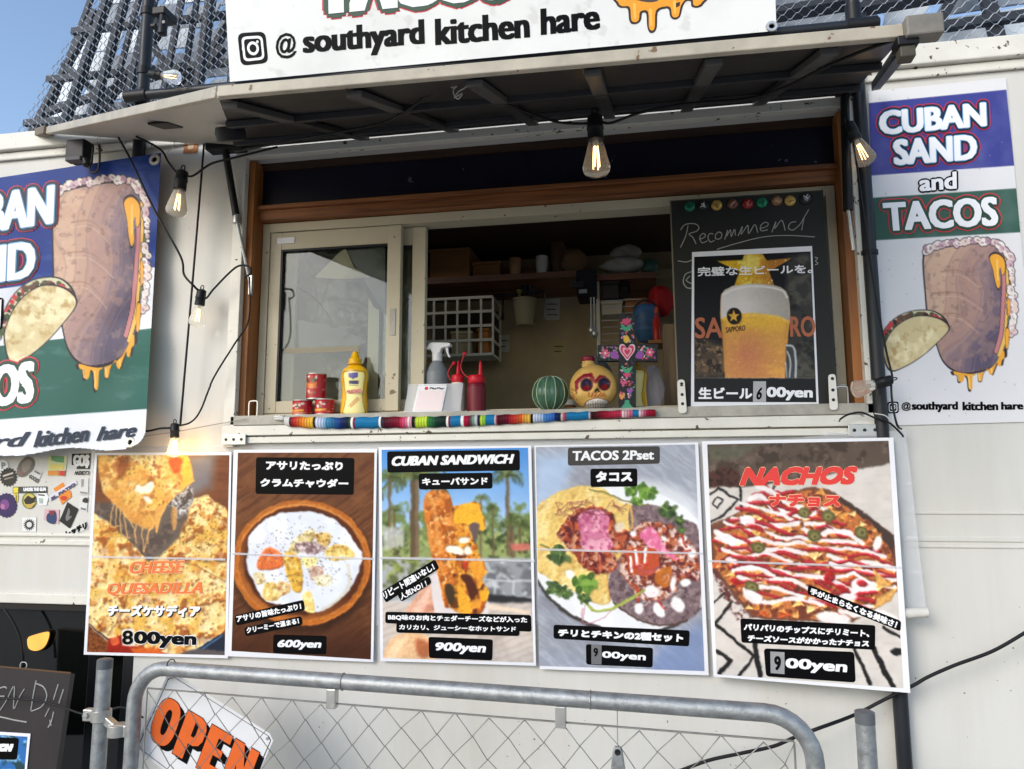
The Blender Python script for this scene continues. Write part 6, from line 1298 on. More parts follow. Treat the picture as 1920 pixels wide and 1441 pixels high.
# ------------------------------------------------------------------ inside the truck
def boxpx(x0, y0, x1, y1, y, d): 
    a, b = at(x0, y0, y), at(x1, y1, y); return (a.x, y, b.z), (b.x, y+d, a.z)
zs_ = at(900, 521, .66).z; zs2 = at(1150, 514, .66).z
def inbox(name, label, cat, x0, y0, x1, y, d, m, zb=None, lid=True):
    a, b = at(x0, y0, y), at(x1, y0, y); zb = zs_ if zb is None else zb; r = thing(name, label, cat, ((a.x+b.x)/2, y+d/2, zb))
    MB().box((a.x, y, zb+.0005), (b.x, y+d, a.z-.012)).build('box_body', m, r, bevel=.003)
    MB().box((a.x-.004, y-.004, a.z-.0118), (b.x+.004, y+d+.004, a.z)).build('lid', m, r, bevel=.003); return r
M_card = mat('brown_cardboard', (150, 104, 62), .7, var=.2, vscale=9)
inbox('carton', 'tall brown carton at the left end of the inner shelf', 'box', 806, 468, 880, .70, .2, M_card)
inbox('carton', 'low brown carton beside the tall one on the inner shelf', 'box', 886, 492, 938, .72, .16, M_card)
inbox('carton', 'flat dark carton in the middle of the inner shelf', 'box', 945, 500, 1010, .73, .16, mat('dark_carton', (96, 66, 44), .7))
def bag(label, x0, y0, x1, y1, y, m, seed, zb=None, sy=.6, name='plastic_bag', cat='bag'):
    a, b = at(x0, y0, y), at(x1, y1, y); cx_, cz_ = (a.x+b.x)/2, (a.z+b.z)/2; rx_, rz_ = (b.x-a.x)/2, (a.z-b.z)/2
    th = np.linspace(0, 2*math.pi, 29); ph = np.linspace(-1.57, 1.57, 18)[:, None]; g = np.random.RandomState(seed)
    w_ = 1+.16*np.sin(th*3+seed)*np.cos(ph*2)+.1*np.sin(th*7+ph*5+seed)
    P = np.stack([cx_+rx_*np.cos(ph)**.7*np.cos(th)*w_, y+rx_*sy*np.cos(ph)**.7*np.sin(th)*w_, cz_+rz_*np.sin(ph)*(1+.1*np.sin(th*2+seed))+0*th], -1)
    return tag(MB().grid([[tuple(q) for q in r] for r in P]).build(name, m, smooth='all'), label, cat)
M_bag = mat('clear_bag', (176, 170, 156), .25, alpha=.75, bump=.5, bscale=40)
bag('dark crumpled bag on the inner shelf left of the black cooker', 1030, 448, 1062, 520, .76, mat('brown_bag', (92, 70, 52), .5, bump=.4), 1); bag('brown paper bag beside the dark crumpled bag on the shelf', 1050, 470, 1100, 518, .75, mat('paper_bag', (130, 100, 70), .7, bump=.4), 2)
bag('clear bag of cups on the right shelf, upper one', 1146, 462, 1200, 490, .75, M_bag, 3); bag('clear bag of cups on the right shelf, lower one', 1130, 486, 1206, 512, .71, M_bag, 4); bag('small teal packet at the right end of the shelf', 1200, 488, 1236, 512, .72, mat('teal_packet', (60, 96, 84), .4), 5)
# white grid basket
y = .70; bk_ = thing('grid_basket', 'white plastic grid basket hanging in the dark left part of the kitchen', 'basket', at(862, 664, y)); a, b = at(792, 563, y), at(924, 664, y); d = .16
M_wp = mat('off_white_plastic', (206, 200, 182), .45)
mb = MB(); nx, nz = 6, 4
for k in range(nx+1): x_ = a.x+(b.x-a.x)*k/nx; mb.box((x_-.004, y, b.z), (x_+.004, y+.006, a.z-.004))
for k in range(nz+1): z_ = b.z+(a.z-b.z)*k/nz; mb.box((a.x, y-.0025, z_-.005), (b.x, y-.0005, z_+.005))
mb.build('front_grid', M_wp, bk_)
mb = MB()
for k in range(nz+1): z_ = b.z+(a.z-b.z)*k/nz; mb.box((b.x-.006, y+.007, z_-.005), (b.x, y+d, z_+.005))
mb.box((b.x-.006, y+d, b.z), (b.x, y+d+.006, a.z)); mb.build('side_grid', M_wp, bk_)
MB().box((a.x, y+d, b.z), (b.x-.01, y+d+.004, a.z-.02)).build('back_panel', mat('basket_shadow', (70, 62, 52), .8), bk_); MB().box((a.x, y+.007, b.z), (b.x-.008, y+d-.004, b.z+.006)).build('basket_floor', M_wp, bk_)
inbox('jar_carton', 'beige packet inside the white grid basket', 'packet', 846, 622, 884, .73, .08, mat('beige_packet', (170, 156, 120), .6), b.z+.007)
inbox('jar_carton', 'orange packet at the right of the white grid basket', 'packet', 896, 616, 916, .74, .06, mat('orange_packet', (170, 110, 56), .6), b.z+.007)
# hanging utensil bucket
y = .76; bu = thing('utensil_bucket', 'beige utensil bucket hanging on the inner wall', 'bucket', at(984, 611, y)); c = at(984, 611, y); h = at(984, 562, y).z-c.z; R = 22/ppm(984, 590, y)
MB().lathe((c.x, y, c.z), [(0, 0), (R*.72, 0), (R*.75, .004), (R*1.02, h-.008), (R*1.1, h-.006), (R*1.1, h), (R*1.0, h), (R*.7, .01), (0, .009)], 26).build('bucket_body', mat('beige_plastic', (150, 138, 108), .5), bu, smooth=True)
for k, (dx, hh, c_) in enumerate(((-.02, .03, (180, 166, 90)), (.0, .045, (40, 38, 36)), (.022, .055, (52, 46, 44)), (.034, .03, (70, 62, 56)))):
    tag(MB().lathe((c.x+dx, y, c.z+.012), prof_s([(.004, 0), (.004, h), (.011, h+hh*.6), (.012, h+hh*.85), (0, h+hh)], 3), 12).build('utensil', mat('utensil_%d' % k, c_, .4), smooth=True), ['yellow spoon standing in the hanging utensil bucket', 'black ladle in the hanging bucket, second from left', 'tallest dark ladle in the hanging bucket', 'brown spatula at the right of the hanging bucket'][k], 'utensil')
tag(MB().tube([at(900, 557, .80), at(1022, 549, .80)], .006, 8).build('hanging_rail', M_pole, smooth=True), 'dark rail across the inner wall behind the utensil bucket', 'rail')
# black cooker on the shelf end, cartons, rack
y = .62; ck = thing('rice_cooker', 'black appliance hanging between the two inner shelves', 'appliance', at(1096, 560, y)); a, b = at(1080, 506, y), at(1118, 556, y)
MB().box((a.x, y, b.z), (b.x, y+.12, a.z)).build('housing', M_dark, ck, bevel=.006); MB().box((a.x-.02, y-.03, b.z+.03), (a.x+.03, y-.004, b.z+.05)).build('handle', M_black, ck, bevel=.003)
p = at(1092, 548, y-.005); MB().box((p.x-.012, y-.006, p.z-.004), (p.x+.016, y-.001, p.z+.010)).build('display', mat('display_grey', (150, 156, 160), .2), ck)
for k, px in enumerate((1108, 1114)):
    a, b = at(px, 558, .60), at(px+1, 628+k*6, .60); tag(MB().lathe((b.x, .60, b.z), prof_s([(0, 0), (.010, .006), (.012, .02), (.004, .034), (.003, a.z-b.z)], 3), 12).build('ladle', M_zinc, smooth=True), ['steel ladle hanging left under the black appliance', 'longer steel ladle hanging right under the black appliance'][k], 'ladle')
y = .68; sh2 = thing('wire_rack', 'grey wire rack of white cartons on the right inner wall', 'rack', at(1150, 680, y)); a, b = at(1118, 566, y), at(1206, 700, y); mb = MB()
for k in range(12): z_ = b.z+(a.z-b.z)*k/11; mb.tube([(a.x+.02, y-.006, z_), (b.x, y-.006, z_)], .0016, 5)
mb.build('wires', M_zinc, sh2); MB().box((a.x, y-.01, b.z), (a.x+.012, y+.01, a.z+.08)).build('upright', M_wp, sh2)
inbox('small_carton', 'small white carton with a dark mark on the right inner wall', 'box', 1128, 566, 1166, .685, .08, mat('white_card', (190, 180, 160), .6), at(1150, 590, .685).z); inbox('small_carton', 'tan carton right of the small white carton', 'box', 1172, 560, 1210, .685, .08, M_card, at(1150, 590, .685).z)
inbox('tin_box', 'dark tin under the right inner shelf', 'tin', 1128, 528, 1160, .68, .1, mat('tin_dark', (60, 58, 56), .4, metal=.4), at(1150, 560, .68).z); inbox('tin_box', 'black tin right of the dark one under the inner shelf', 'tin', 1164, 530, 1178, .68, .1, M_dark, at(1150, 560, .68).z)
# blue tub, red bag, red bottle by the right post
y = .62; c = at(1212, 642, y); h = at(1212, 572, y).z-c.z; R = 24/ppm(1212, 600, y)
bt = thing('blue_tub', 'blue ribbed plastic tub hanging right of the cross', 'tub', c); mb = MB(); mb.lathe((c.x, y, c.z), prof_s([(0, 0), (R*.5, .0), (R*.85, h*.22), (R*.95, h*.3), (R*.92, h*.36), (R*1.02, h*.5), (R*.98, h*.56), (R*1.05, h*.72), (R*.9, h*.9), (R*.5, h), (0, h)], 3), 28); mb.build('tub_body', mat('blue_plastic', (58, 92, 128), .4), bt, smooth=True)
MB().tube([(c.x+R*.9*math.cos(t), y-.01, c.z+h*.8+R*.9*math.sin(t)) for t in np.linspace(.1, 3.0, 12)], .003, 6).build('handle', M_pole, bt, smooth=True)
bag('bright red cloth hat hanging at the right edge of the kitchen opening', 1214, 540, 1262, 592, .68, mat('red_cloth', (168, 22, 24), .6), 7, name='red_hat', cat='hat')
y = .56; c = at(1232, 640, y); hb = at(1232, 576, y).z-c.z; rb_ = thing('red_bottle', 'slim red hot sauce bottle beside the blue tub', 'bottle', c); MB().lathe(c, prof_s([(0, 0), (.012, .0), (.013, .01), (.013, hb*.55), (.006, hb*.75), (.005, hb*.82)], 3), 18).build('bottle_body', mat('red_glass', (170, 40, 24), .15), rb_, smooth=True)
MB().lathe(c, [(.0065, hb*.82), (.0065, hb*.98), (0, hb)], 14).build('cap', mat('orange_cap', (196, 84, 36), .4), rb_, smooth=True)
tag(MB().box((c.x-.03, y-.03, c.z-.012), (c.x+.05, y+.1, c.z-.001)).build('side_shelf', M_card), 'small side shelf carrying the red sauce bottle', 'shelf')
bag('crumpled silver foil bag behind the skull bottle', 1086, 672, 1144, 745, .10, mat('foil', (120, 120, 122), .3, metal=.6, bump=.5), 8, sy=.35, name='foil_bag'); bag('pale plastic pack between the mustard bottle and the post', 1206, 690, 1244, 772, .16, mat('pale_pack', (186, 178, 184), .35, bump=.4), 9, sy=.5)
# bowls at the back of the worktop
def bowl(px, y, R, h, m, label, name='pot', cat='pot'):
    c = at(px, 770, y); z = ZC-.012+.001; r = thing(name, label, cat, (c.x, y, z)); MB().lathe((c.x, y, z), [(0, 0), (R*.8, 0), (R, h*.2), (R, h*.92), (R*1.05, h*.94), (R*1.05, h), (R*.93, h), (R*.9, h*.3), (0, h*.25)], 26).build('pot_body', m, r, smooth=True)
    MB().tube([(c.x+R*1.02*math.cos(t), y-.002-R*.2, z+h*.7+R*.25*math.sin(t)) for t in np.linspace(0, -3.1, 10)], .003, 6).build('handle', M_pole, r, smooth=True)
bowl(958, .44, .042, .055, mat('rust_pot', (86, 56, 38), .5), 'brown pot on the worktop behind the counter'); bowl(924, .42, .022, .055, M_dark, 'small black pot left of the brown pot'); bowl(1000, .5, .036, .062, mat('grey_pot', (70, 62, 54), .4, metal=.4), 'grey pot right of the brown pot, behind the cactus')

# more kitchen clutter
def note(label, x0, y0, x1, y1, y, c, lines=3):
    s_ = plane_surf(y); r = thing('wall_note', label, 'note', at((x0+x1)/2, y1, y)); sheet('paper', s_, [(x0, y0+1), (x1, y0), (x1-1, y1), (x0+1, y1+1)], mat('note_%d_%d_%d' % c, c, .6), 0, .0006, r)
    for k in range(lines): yy = y0+(y1-y0)*(k+1)/(lines+1); sheet('note_line', s_, [(x0+3, yy), (x1-4-4*(k % 2), yy), (x1-4-4*(k % 2), yy+1.4), (x0+3, yy+1.4)], M_ink, .001, .0003, r)
note('white order note on the inner wall between the bucket and the ladles', 1022, 560, 1050, 600, IY-.003, (206, 200, 184)); note('yellowed note low on the inner wall above the cactus', 1036, 640, 1060, 668, IY-.003, (186, 170, 120), 2); note('small pale note right of the basket on the inner wall', 936, 628, 956, 660, IY-.003, (196, 190, 176), 2)
def cups(px, zb, y, n, label, c):
    q = at(px, 500, y); r = thing('cup_stack', label, 'cups', (q.x, y, zb))
    for k in range(n): MB().lathe((q.x, y, zb+.012*k+.001), [(.018, 0), (.022, .045), (.0235, .046), (.0235, .049), (.021, .048), (.017, .004), (0, .004)], 20).build('cup', mat('cup_%d' % c[0], c, .5), r, smooth=True)
cups(1016, zs_, .72, 4, 'stack of white paper cups on the inner shelf', (206, 200, 190)); cups(966, zs_+.0, .69, 3, 'stack of brown paper cups on the inner shelf', (150, 110, 74))
for k, (px, py, c, lab) in enumerate(((1022, 596, (150, 152, 150), 'steel tongs hanging from the inner rail'), (944, 600, (60, 56, 52), 'black turner hanging from the inner rail beside the basket'))):
    a, b = at(px, 551, .79), at(px-2, py, .79); mb = MB(); mb.tube([a, a.lerp(b, .6), b], [.003, .0035, .007], 8); tag(mb.build('utensil', mat('hung_tool_%d' % k, c, .4, metal=.4), smooth='all'), lab, 'utensil')
y = .5; q = at(1066, 770, y); r = thing('sauce_jar', 'amber sauce jar with a white lid on the worktop behind the skull', 'jar', (q.x, y, ZC-.011)); MB().lathe((q.x, y, ZC-.011), prof_s([(0, 0), (.026, 0), (.028, .01), (.028, .062), (.022, .075)], 3), 22).build('jar_body', mat('amber_jar', (120, 74, 34), .15), r, smooth=True); MB().lathe((q.x, y, ZC-.011), [(.024, .075), (.024, .092), (0, .093)], 20).build('lid', mat('jar_lid', (206, 200, 188), .4), r, smooth=True)

# ------------------------------------------------------------------ stickers on the wall, lower left
S8 = plane_surf(-.0015); T = tf(0, 840, .12491)
SM = {}
def ink_(c): return mat('sticker_%d_%d_%d' % tuple(c), c, .45)
def sticker(label, pts, col, sm=0):
    P = T(*pts); P = spl(P, sm, True) if sm else P; r = thing('wall_sticker', label, 'sticker', Vector(S8([P[0][0]], [P[0][1]], .0)[0]), 'stickers on the wall under the left banner')
    sheet('sticker_face', S8, P, ink_(col), .0005, .0005, r); return r
def sub(r, name, pts, col, k=1, sm=0):
    P = T(*pts); P = spl(P, sm, True) if sm else P; return sheet(name, S8, P, ink_(col), .0005+.0005*k, .0003, r)
def circ(cx_, cy_, rx_, ry_=None, n=20, spike=0, rot=0): 
    ry_ = ry_ or rx_; return [v for i in range(n) for v in (cx_+math.cos(6.2832*i/n+rot)*rx_*(1-spike*(i % 2)), cy_+math.sin(6.2832*i/n+rot)*ry_*(1-spike*(i % 2)))]
r = sticker('white round sticker with a grey letter at the left frame edge', circ(40, 250, 85), (240, 240, 240)); text('lettering', 'P', T(20,205, 80,205, 80,300, 20,300), ink_((150, 150, 150)), S8, .0014, r, .6)
r = sticker('black spiky burst sticker at the left edge', circ(125, 425, 140, 150, 36, .2), (46, 42, 38)); sub(r, 'burst_stripe', (40,400, 195,350, 200,375, 45,425), (200, 192, 180)); sub(r, 'burst_stripe', (60,450, 200,415, 205,430, 65,470), (150, 140, 130))
r = sticker('grey brown oval sticker tilted to the right, left of the green label', (250,330, 300,200, 400,120, 490,150, 515,230, 470,340, 360,420, 270,410), (112, 104, 96), 4); sub(r, 'oval_shade', (330,240, 420,160, 480,200, 440,300, 350,360), (140, 130, 120), 1, 4); sub(r, 'oval_shade', (270,350, 320,330, 360,380, 310,405), (130, 96, 88), 2, 4)
r = sticker('small pale sticker with slanted grey lettering', (430,380, 520,310, 640,350, 560,520, 420,430), (206, 204, 198)); text('lettering', 'GOSH', T(520,320, 610,370, 595,392, 508,345), ink_((110, 108, 104)), S8, .0014, r, .3); text('lettering', 'GOOD', T(450,380, 590,460, 555,520, 425,430), ink_((96, 94, 92)), S8, .0014, r, .5)
r = sticker('green and yellow label sticker with a red corner', (720,105, 1015,115, 985,330, 960,410, 700,400), (214, 214, 160)); sub(r, 'label_band', (770,110, 960,115, 960,210, 850,200, 765,170), (110, 160, 110)); sub(r, 'label_band', (760,230, 960,240, 950,310, 750,310), (226, 206, 110), 2); sub(r, 'label_band', (720,330, 880,325, 880,400, 715,395), (216, 140, 60), 3); sub(r, 'label_band', (895,330, 975,330, 965,408, 890,400), (206, 60, 50), 4)
r = sticker('black and white GO$ sticker in the upper right of the sticker group', (1078,75, 1362,70, 1345,305, 1150,305, 1150,250, 1075,245), (34, 32, 32)); text('lettering', 'GO$', T(1095,95, 1350,85, 1340,290, 1100,290), ink_((226, 224, 218)), S8, .0014, r, (1.7, .5))
text('lettering', 'C.CREW', T(1340,392, 1115,392, 1118,332, 1342,332), ink_((40, 38, 38)), S8, .0014, r, .35)
r = sticker('dark strip sticker reading UNDER THE GUN with a yellow square', (192,570, 708,566, 706,664, 192,668), (62, 66, 62)); text('lettering', 'UNDER THE GUN', T(350,584, 692,580, 690,634, 350,638), M_white, S8, .0014, r, .5); sub(r, 'yellow_square', (200,580, 272,580, 272,660, 200,662), (226, 206, 60))
r = sticker('yellow bottle shaped sticker below the dark strip', (200,676, 268,672, 274,720, 262,800, 236,806, 228,730), (222, 200, 60)); sub(r, 'bottle_text', (232,690, 250,690, 250,780, 240,780), (120, 100, 30))
r = sticker('round yellow green sticker with a dark bird', circ(436, 780, 108, 124), (116, 130, 60)); sub(r, 'disc', circ(440, 780, 88, 104), (206, 184, 96), 1); sub(r, 'bird', (355,770, 420,700, 480,740, 530,720, 520,800, 460,830, 380,830), (44, 40, 34), 2); sub(r, 'ground_band', (370,835, 515,835, 470,890, 410,890), (196, 160, 80), 3)
r = sticker('white mug sticker right of the round yellow green one', (560,690, 600,645, 690,650, 730,720, 700,850, 590,850, 555,780), (226, 228, 226)); sub(r, 'mug_line', (575,680, 670,690, 665,710, 570,700), (70, 74, 72), 1); sub(r, 'mug_line', (580,740, 640,745, 636,820, 590,815), (160, 180, 170), 2)
r = sticker('orange cross shaped sticker with a slanted text strip', (800,600, 940,508, 975,560, 1060,640, 1075,720, 930,840, 895,760, 870,690), (222, 136, 50)); sub(r, 'text_strip', (725,720, 1135,465, 1160,525, 750,785), (214, 212, 222), 1); text('lettering', 'EL PATIO', T(760,735, 1120,505, 1135,545, 775,775), ink_((74, 70, 100)), S8, .002, r, .6); sub(r, 'oval_mark', circ(955, 740, 50, 34, 16, 0, .4), (200, 60, 40), 2)
r = sticker('purple ragged round sticker at the left edge', circ(95, 850, 165, 190, 40, .09), (52, 36, 84)); sub(r, 'glow_patch', circ(70, 840, 70, 80, 16), (120, 70, 130), 1); sub(r, 'glow_patch', circ(40, 870, 34, 40, 12), (176, 110, 150), 2)
r = sticker('white square sticker with a black sun', (330,1035, 545,1030, 540,1245, 335,1240), (228, 228, 224)); sub(r, 'sun_rays', circ(438, 1140, 96, 98, 34, .38), (40, 38, 38), 1); sub(r, 'sun_disc', circ(438, 1140, 40, 42), (214, 212, 208), 2)
r = sticker('red and blue checked print sticker below the orange cross', (668,905, 890,915, 880,1130, 655,1070), (206, 170, 176)); sub(r, 'blue_patch', (710,980, 830,940, 850,1080, 800,1130, 705,1090), (44, 62, 100), 1, 4); sub(r, 'red_patch', (730,930, 820,925, 810,985, 750,1000), (130, 50, 60), 2)
r = sticker('black diamond sticker with a grey leaf', (1010,800, 1178,905, 1050,1200, 890,1085), (28, 28, 28)); sub(r, 'leaf', (1030,890, 1050,940, 1040,1010, 1080,1010, 1050,1050, 1000,1085, 985,1030, 1010,950), (116, 116, 116), 1, 4)
r = sticker('pale grey sketch sticker near the quesadilla poster', (1195,700, 1320,720, 1305,950, 1180,910), (214, 214, 210)); sub(r, 'dark_cap', (1235,775, 1270,735, 1315,745, 1318,800, 1290,815, 1245,800), (46, 44, 44), 1, 3); sub(r, 'sketch_line', (1210,880, 1290,900, 1285,925, 1215,910), (120, 118, 114), 2)
r = sticker('thin white sticker with faint grey marks above the sketch sticker', (1195,440, 1330,440, 1325,690, 1195,690), (212, 210, 206)); sub(r, 'grey_mark', (1215,460, 1260,455, 1255,560, 1220,580), (150, 148, 144), 1); sub(r, 'grey_mark', (1200,640, 1310,655, 1308,680, 1202,668), (140, 138, 134), 2)
r = sticker('bold black katakana sticker at the bottom right of the group', (965,1230, 1295,1085, 1320,1200, 1010,1335), (216, 215, 208)); text('lettering', 'レッチリ', T(975,1240, 1290,1100, 1310,1200, 1005,1325), M_ink, S8, .0014, r, .9)

# ------------------------------------------------------------------ wire gate in front
gt = thing('wire_gate', 'galvanised pipe gate filled with chain link in front of the truck', 'gate', (at(250, 1250, -.30).x, -.30, 0))
gl_, gr_ = at(253, 1300, -.30), at(1528, 1420, -.44)
zt_ = at(360, 1254, -.305).z; R = .0172
def gy(x): return -.30-.14*(x-gl_.x)/(gr_.x-gl_.x)
def gp(x, z): return Vector((x, gy(x), z))
rad = .085; zb_ = .12
loop = []
for (cx_, cz_, a0_, a1_) in ((gl_.x+rad, zt_-rad, 180, 90), (gr_.x-rad, zt_-rad, 90, 0), (gr_.x-rad, zb_+rad, 0, -90), (gl_.x+rad, zb_+rad, -90, -180)):
    for k in range(9): t = math.radians(a0_+(a1_-a0_)*k/8); loop.append(gp(cx_+rad*math.cos(t), cz_+rad*math.sin(t)))
MB().tube(loop, R, 16, closed=True).build('frame_pipe', M_steel, gt, smooth='all')
# chain link: zigzag wires
mw = mat('mesh_wire', (150, 150, 146), .4, metal=.6, var=.2, vscale=40); x0, x1 = gl_.x+.035, gr_.x-.035; zt2 = zt_-.05; zb2 = zb_+.05
mb = MB(); pw, phh = .078, .082; nx = int((x1-x0)/(pw/2)); g = random.Random(4)
nr = int((zt2-zb2)/(phh/2)); J = {}
for i in range(nx+2):
    for j in range(nr+2): J[i, j] = (g.uniform(-.004, .004), g.uniform(-.004, .004))
for i in range(nx+1):
    P = []
    for j in range(nr+1):
        kx = i+((j+i) % 2)*1; x_ = x0+kx*pw/2; z_ = zt2-j*phh/2; dx, dz = J[(kx, j)] if (kx, j) in J else (0, 0)
        if x_ > x1+.02: x_ = x1
        q = gp(x_+dx, z_+dz); q.y += (-.0016 if (i+j) % 2 else .0016); P.append(q)
    mb.tube(P, .0013, 5)
mb.build('chain_link', mw, gt, smooth='all')
mb = MB(); mb.tube([gp(x0, zt2+.002), gp(x1, zt2+.002)], .0022, 6); mb.build('top_wire', mw, gt); MB().tube([gp(x0, zt2), gp(x0, zb2)], .002, 6).build('side_wire', mw, gt); MB().tube([gp(x1, zt2), gp(x1, zb2)], .002, 6).build('side_wire', mw, gt)
for px, py in ((620, 1284), (1055, 1322)):
    p = at(px, py, -.36); p = gp(p.x, zt2+.012); MB().box((p.x-.011, p.y-.010, zt2-.008), (p.x+.011, p.y+.010, zt_-R*.9)).build('mesh_clip', M_zinc, gt, bevel=.002)
for px in (640, 1110):
    p = at(px, 1290, -.36); MB().tube([gp(p.x, zt_)+Vector((0, math.cos(t)*(R+.0012), math.sin(t)*(R+.0012))) for t in np.linspace(0, 6.28, 15)[:-1]], .0012, 5, closed=True).build('wire_tie', mw, gt)
def gpost(px, ptop, y, r, label):
    p = at(px, ptop, y); o = thing('gate_post', label, 'post', (p.x, y, 0), 'galvanised gate posts')
    MB().tube([(p.x, y, 0), (p.x, y, p.z)], r, 16).build('post_pipe', M_steel, o, smooth=True)
    MB().lathe((p.x, y, p.z), [(r*1.03, -.02), (r*1.03, .001), (r*.8, .003), (0, .0035)], 16).build('post_cap', mat('cap_grey', (92, 96, 100), .45), o, smooth=True); return o, p
o, p = gpost(197, 1236, -.29, .018, 'left galvanised gate post with hinge clamps')
z_ = at(200, 1340, -.29).z
for k, (dx, dz, w_) in enumerate(((.0, .0, .04), (.052, -.030, .04))):
    mb = MB(); x_ = p.x+dx; yy = -.29 if k == 0 else gy(x_)
    mb.tube([(x_, yy, z_+dz-.013), (x_, yy, z_+dz+.013)], .0235, 14); mb.build('hinge_clamp', M_zinc, o, smooth=True, bevel=.001)
    c_ = MB().box((x_-.045 if k == 0 else x_-.02, yy-.010, z_+dz-.014), (x_-.018 if k == 0 else x_+.045, yy+.010, z_+dz+.014)).build('clamp_ear', M_zinc, o, bevel=.003)
    MB().lathe((x_+(-.034 if k == 0 else .034), yy-.010, z_+dz), [(.0075, 0), (.0075, .005), (0, .0055)], 6, (0, -1, 0)).build('bolt', M_steel, c_)
MB().beam((p.x, -.29, z_), (p.x+.052, gy(p.x+.052), z_-.03), .018, .02).build('hinge_pin', M_zinc, o, bevel=.003)
gpost(1621, 1334, -.40, .0178, 'right galvanised gate post with grey cap')
# OPEN sign hung behind the mesh
T = tf(0, 1100, .29167); SO = plane_surf(-.270)
op = thing('open_sign', 'tilted white OPEN sign with orange letters behind the chain link', 'sign', at(380, 1420, -.27))
brd = T(1105,548, 1140,560, 1735,940, 1755,985, 1640,1250, 1480,1420, 1370,1420, 890,1050, 872,1015, 1070,575)
sheet('sign_board', SO, brd, mat('sign_white', (226, 226, 228), .35), 0, .003, op)
M_so = mat('open_orange', (226, 104, 44), .4)
out = [np.array(p) for p in T(1110,570, 1728,955, 1742,985, 1635,1235, 1475,1400, 1378,1400, 902,1040, 888,1015, 1080,590)]; ln = MB()
def edge_strip(P, w_, m):
    c_ = sum(P)/len(P); a_ = SO(np.array([p[0] for p in P]), np.array([p[1] for p in P]), .0006); q = [p+(c_-p)/np.linalg.norm(c_-p)*w_ for p in P]; b_ = SO(np.array([p[0] for p in q]), np.array([p[1] for p in q]), .0006)
    m_ = MB(); n = len(P)
    for k in range(n): m_.poly([a_[k], a_[(k+1) % n], b_[(k+1) % n], b_[k]])
    m_.build('border_line', m, op)
edge_strip(out, 1.6, M_ink)
LT = [((1035,655, 1180,690, 1090,1010, 945,975), 'O'), ((1222,738, 1350,770, 1170,1080, 1085,1060), 'P'), ((1370,812, 1500,885, 1330,1210, 1200,1150), 'E'), ((1525,910, 1655,985, 1500,1310, 1370,1230), 'N')]
ang = math.radians(31); ex = np.array((math.cos(ang), math.sin(ang))); ey = np.array((math.sin(ang)*.62, -math.cos(ang)))
def OP(u, v): o_ = np.array(T(958, 960)[0]); return tuple(o_+ex*u+ey*v)
def letter(polys, name='letter'):
    for (P, m_, lf, dx) in polys: pass
def slab(P, holes=()):
    for (dx, dy, m_, lf) in ((5.5, 6.5, M_ink, .0008), (3.6, 4.3, M_ink, .0010), (1.8, 2.2, M_ink, .0012), (0, 0, M_so, .0018)):
        sheet('letter' if m_ is M_so else 'letter_shadow', SO, [(a+dx*1.6, b+dy*1.6) for a, b in [OP(*q) for q in P]], m_, lf, .0002, op)
    ol_ = [OP(*q) for q in P]; c_ = np.mean(ol_, 0); sheet('letter_outline', SO, [tuple(c_+(np.array(q)-c_)*1.035+0.0) for q in ol_], M_ink, .0014, .0002, op)
    for h in holes: sheet('counter', SO, [OP(*q) for q in h], M_ink, .0024, .0002, op); 
def el(cx_, cy_, rx_, ry_, n=28, p=2.6): return [(cx_+rx_*abs(math.cos(t))**(2/p)*np.sign(math.cos(t)), cy_+ry_*abs(math.sin(t))**(2/p)*np.sign(math.sin(t))) for t in np.linspace(0, 2*math.pi, n, False)]
H_ = 88
slab(el(20, 44, 24, 48), [el(21, 44, 6.5, 27)])
slab([(52, -4), (74, -4), (74, 30), (84, 30), (94, 36), (99, 48), (99, 72), (94, 84), (84, 90), (52, 90)], [[(74, 46), (80, 46), (82, 52), (82, 70), (79, 76), (74, 76)]])
slab([(104, -4), (150, -4), (150, 16), (126, 16), (126, 36), (142, 36), (142, 52), (126, 52), (126, 72), (150, 72), (150, 90), (104, 90)])
slab([(156, -4), (174, -4), (174, 44), (190, -4), (208, -4), (208, 90), (190, 90), (190, 46), (176, 90), (156, 90)])
for (px, py) in ((1718, 972), (1108, 580), (898, 1030)):
    c_ = SO([T(px, py)[0][0]], [T(px, py)[0][1]], .0006)[0]; MB().lathe(c_, [(.004, 0), (.003, .001), (0, .0012)], 10, (0, -1, 0)).build('rivet', M_zinc, op)
tag(MB().tube(wire([(322, 1262, -.275), (312, 1255, -.31), (316, 1238, -.33), (326, 1236, -.32), (330, 1250, -.29), (324, 1264, -.275)], -.3, .001), .0012, 5).build('tie_wire', M_cable), 'thin black tie holding the OPEN sign to the gate pipe', 'tie')
# padlock on a string
p0, p1, p2 = at(1157, 1300, -.40), at(1158, 1410, -.41), at(1157, 1446, -.41)
pk = thing('steel_clip', 'small steel clip hanging on a string from the gate pipe', 'clip', p2); MB().tube([p0, p1], .0011, 5).build('string', MATS['grey_string'], pk)
MB().prism([p1+Vector((a, 0, b)) for a, b in ((-.010, 0), (-.006, .010), (.006, .010), (.010, 0), (.014, -.03), (.016, -.05), (-.016, -.05), (-.014, -.03))], (0, .012, 0)).build('clip_body', M_steel, pk, bevel=.002)
MB().lathe(p1+Vector((0, -.001, .001)), [(.006, 0), (.005, .002), (.0025, .002), (0, .0005)], 14, (0, -1, 0)).build('clip_eye', M_black, pk)
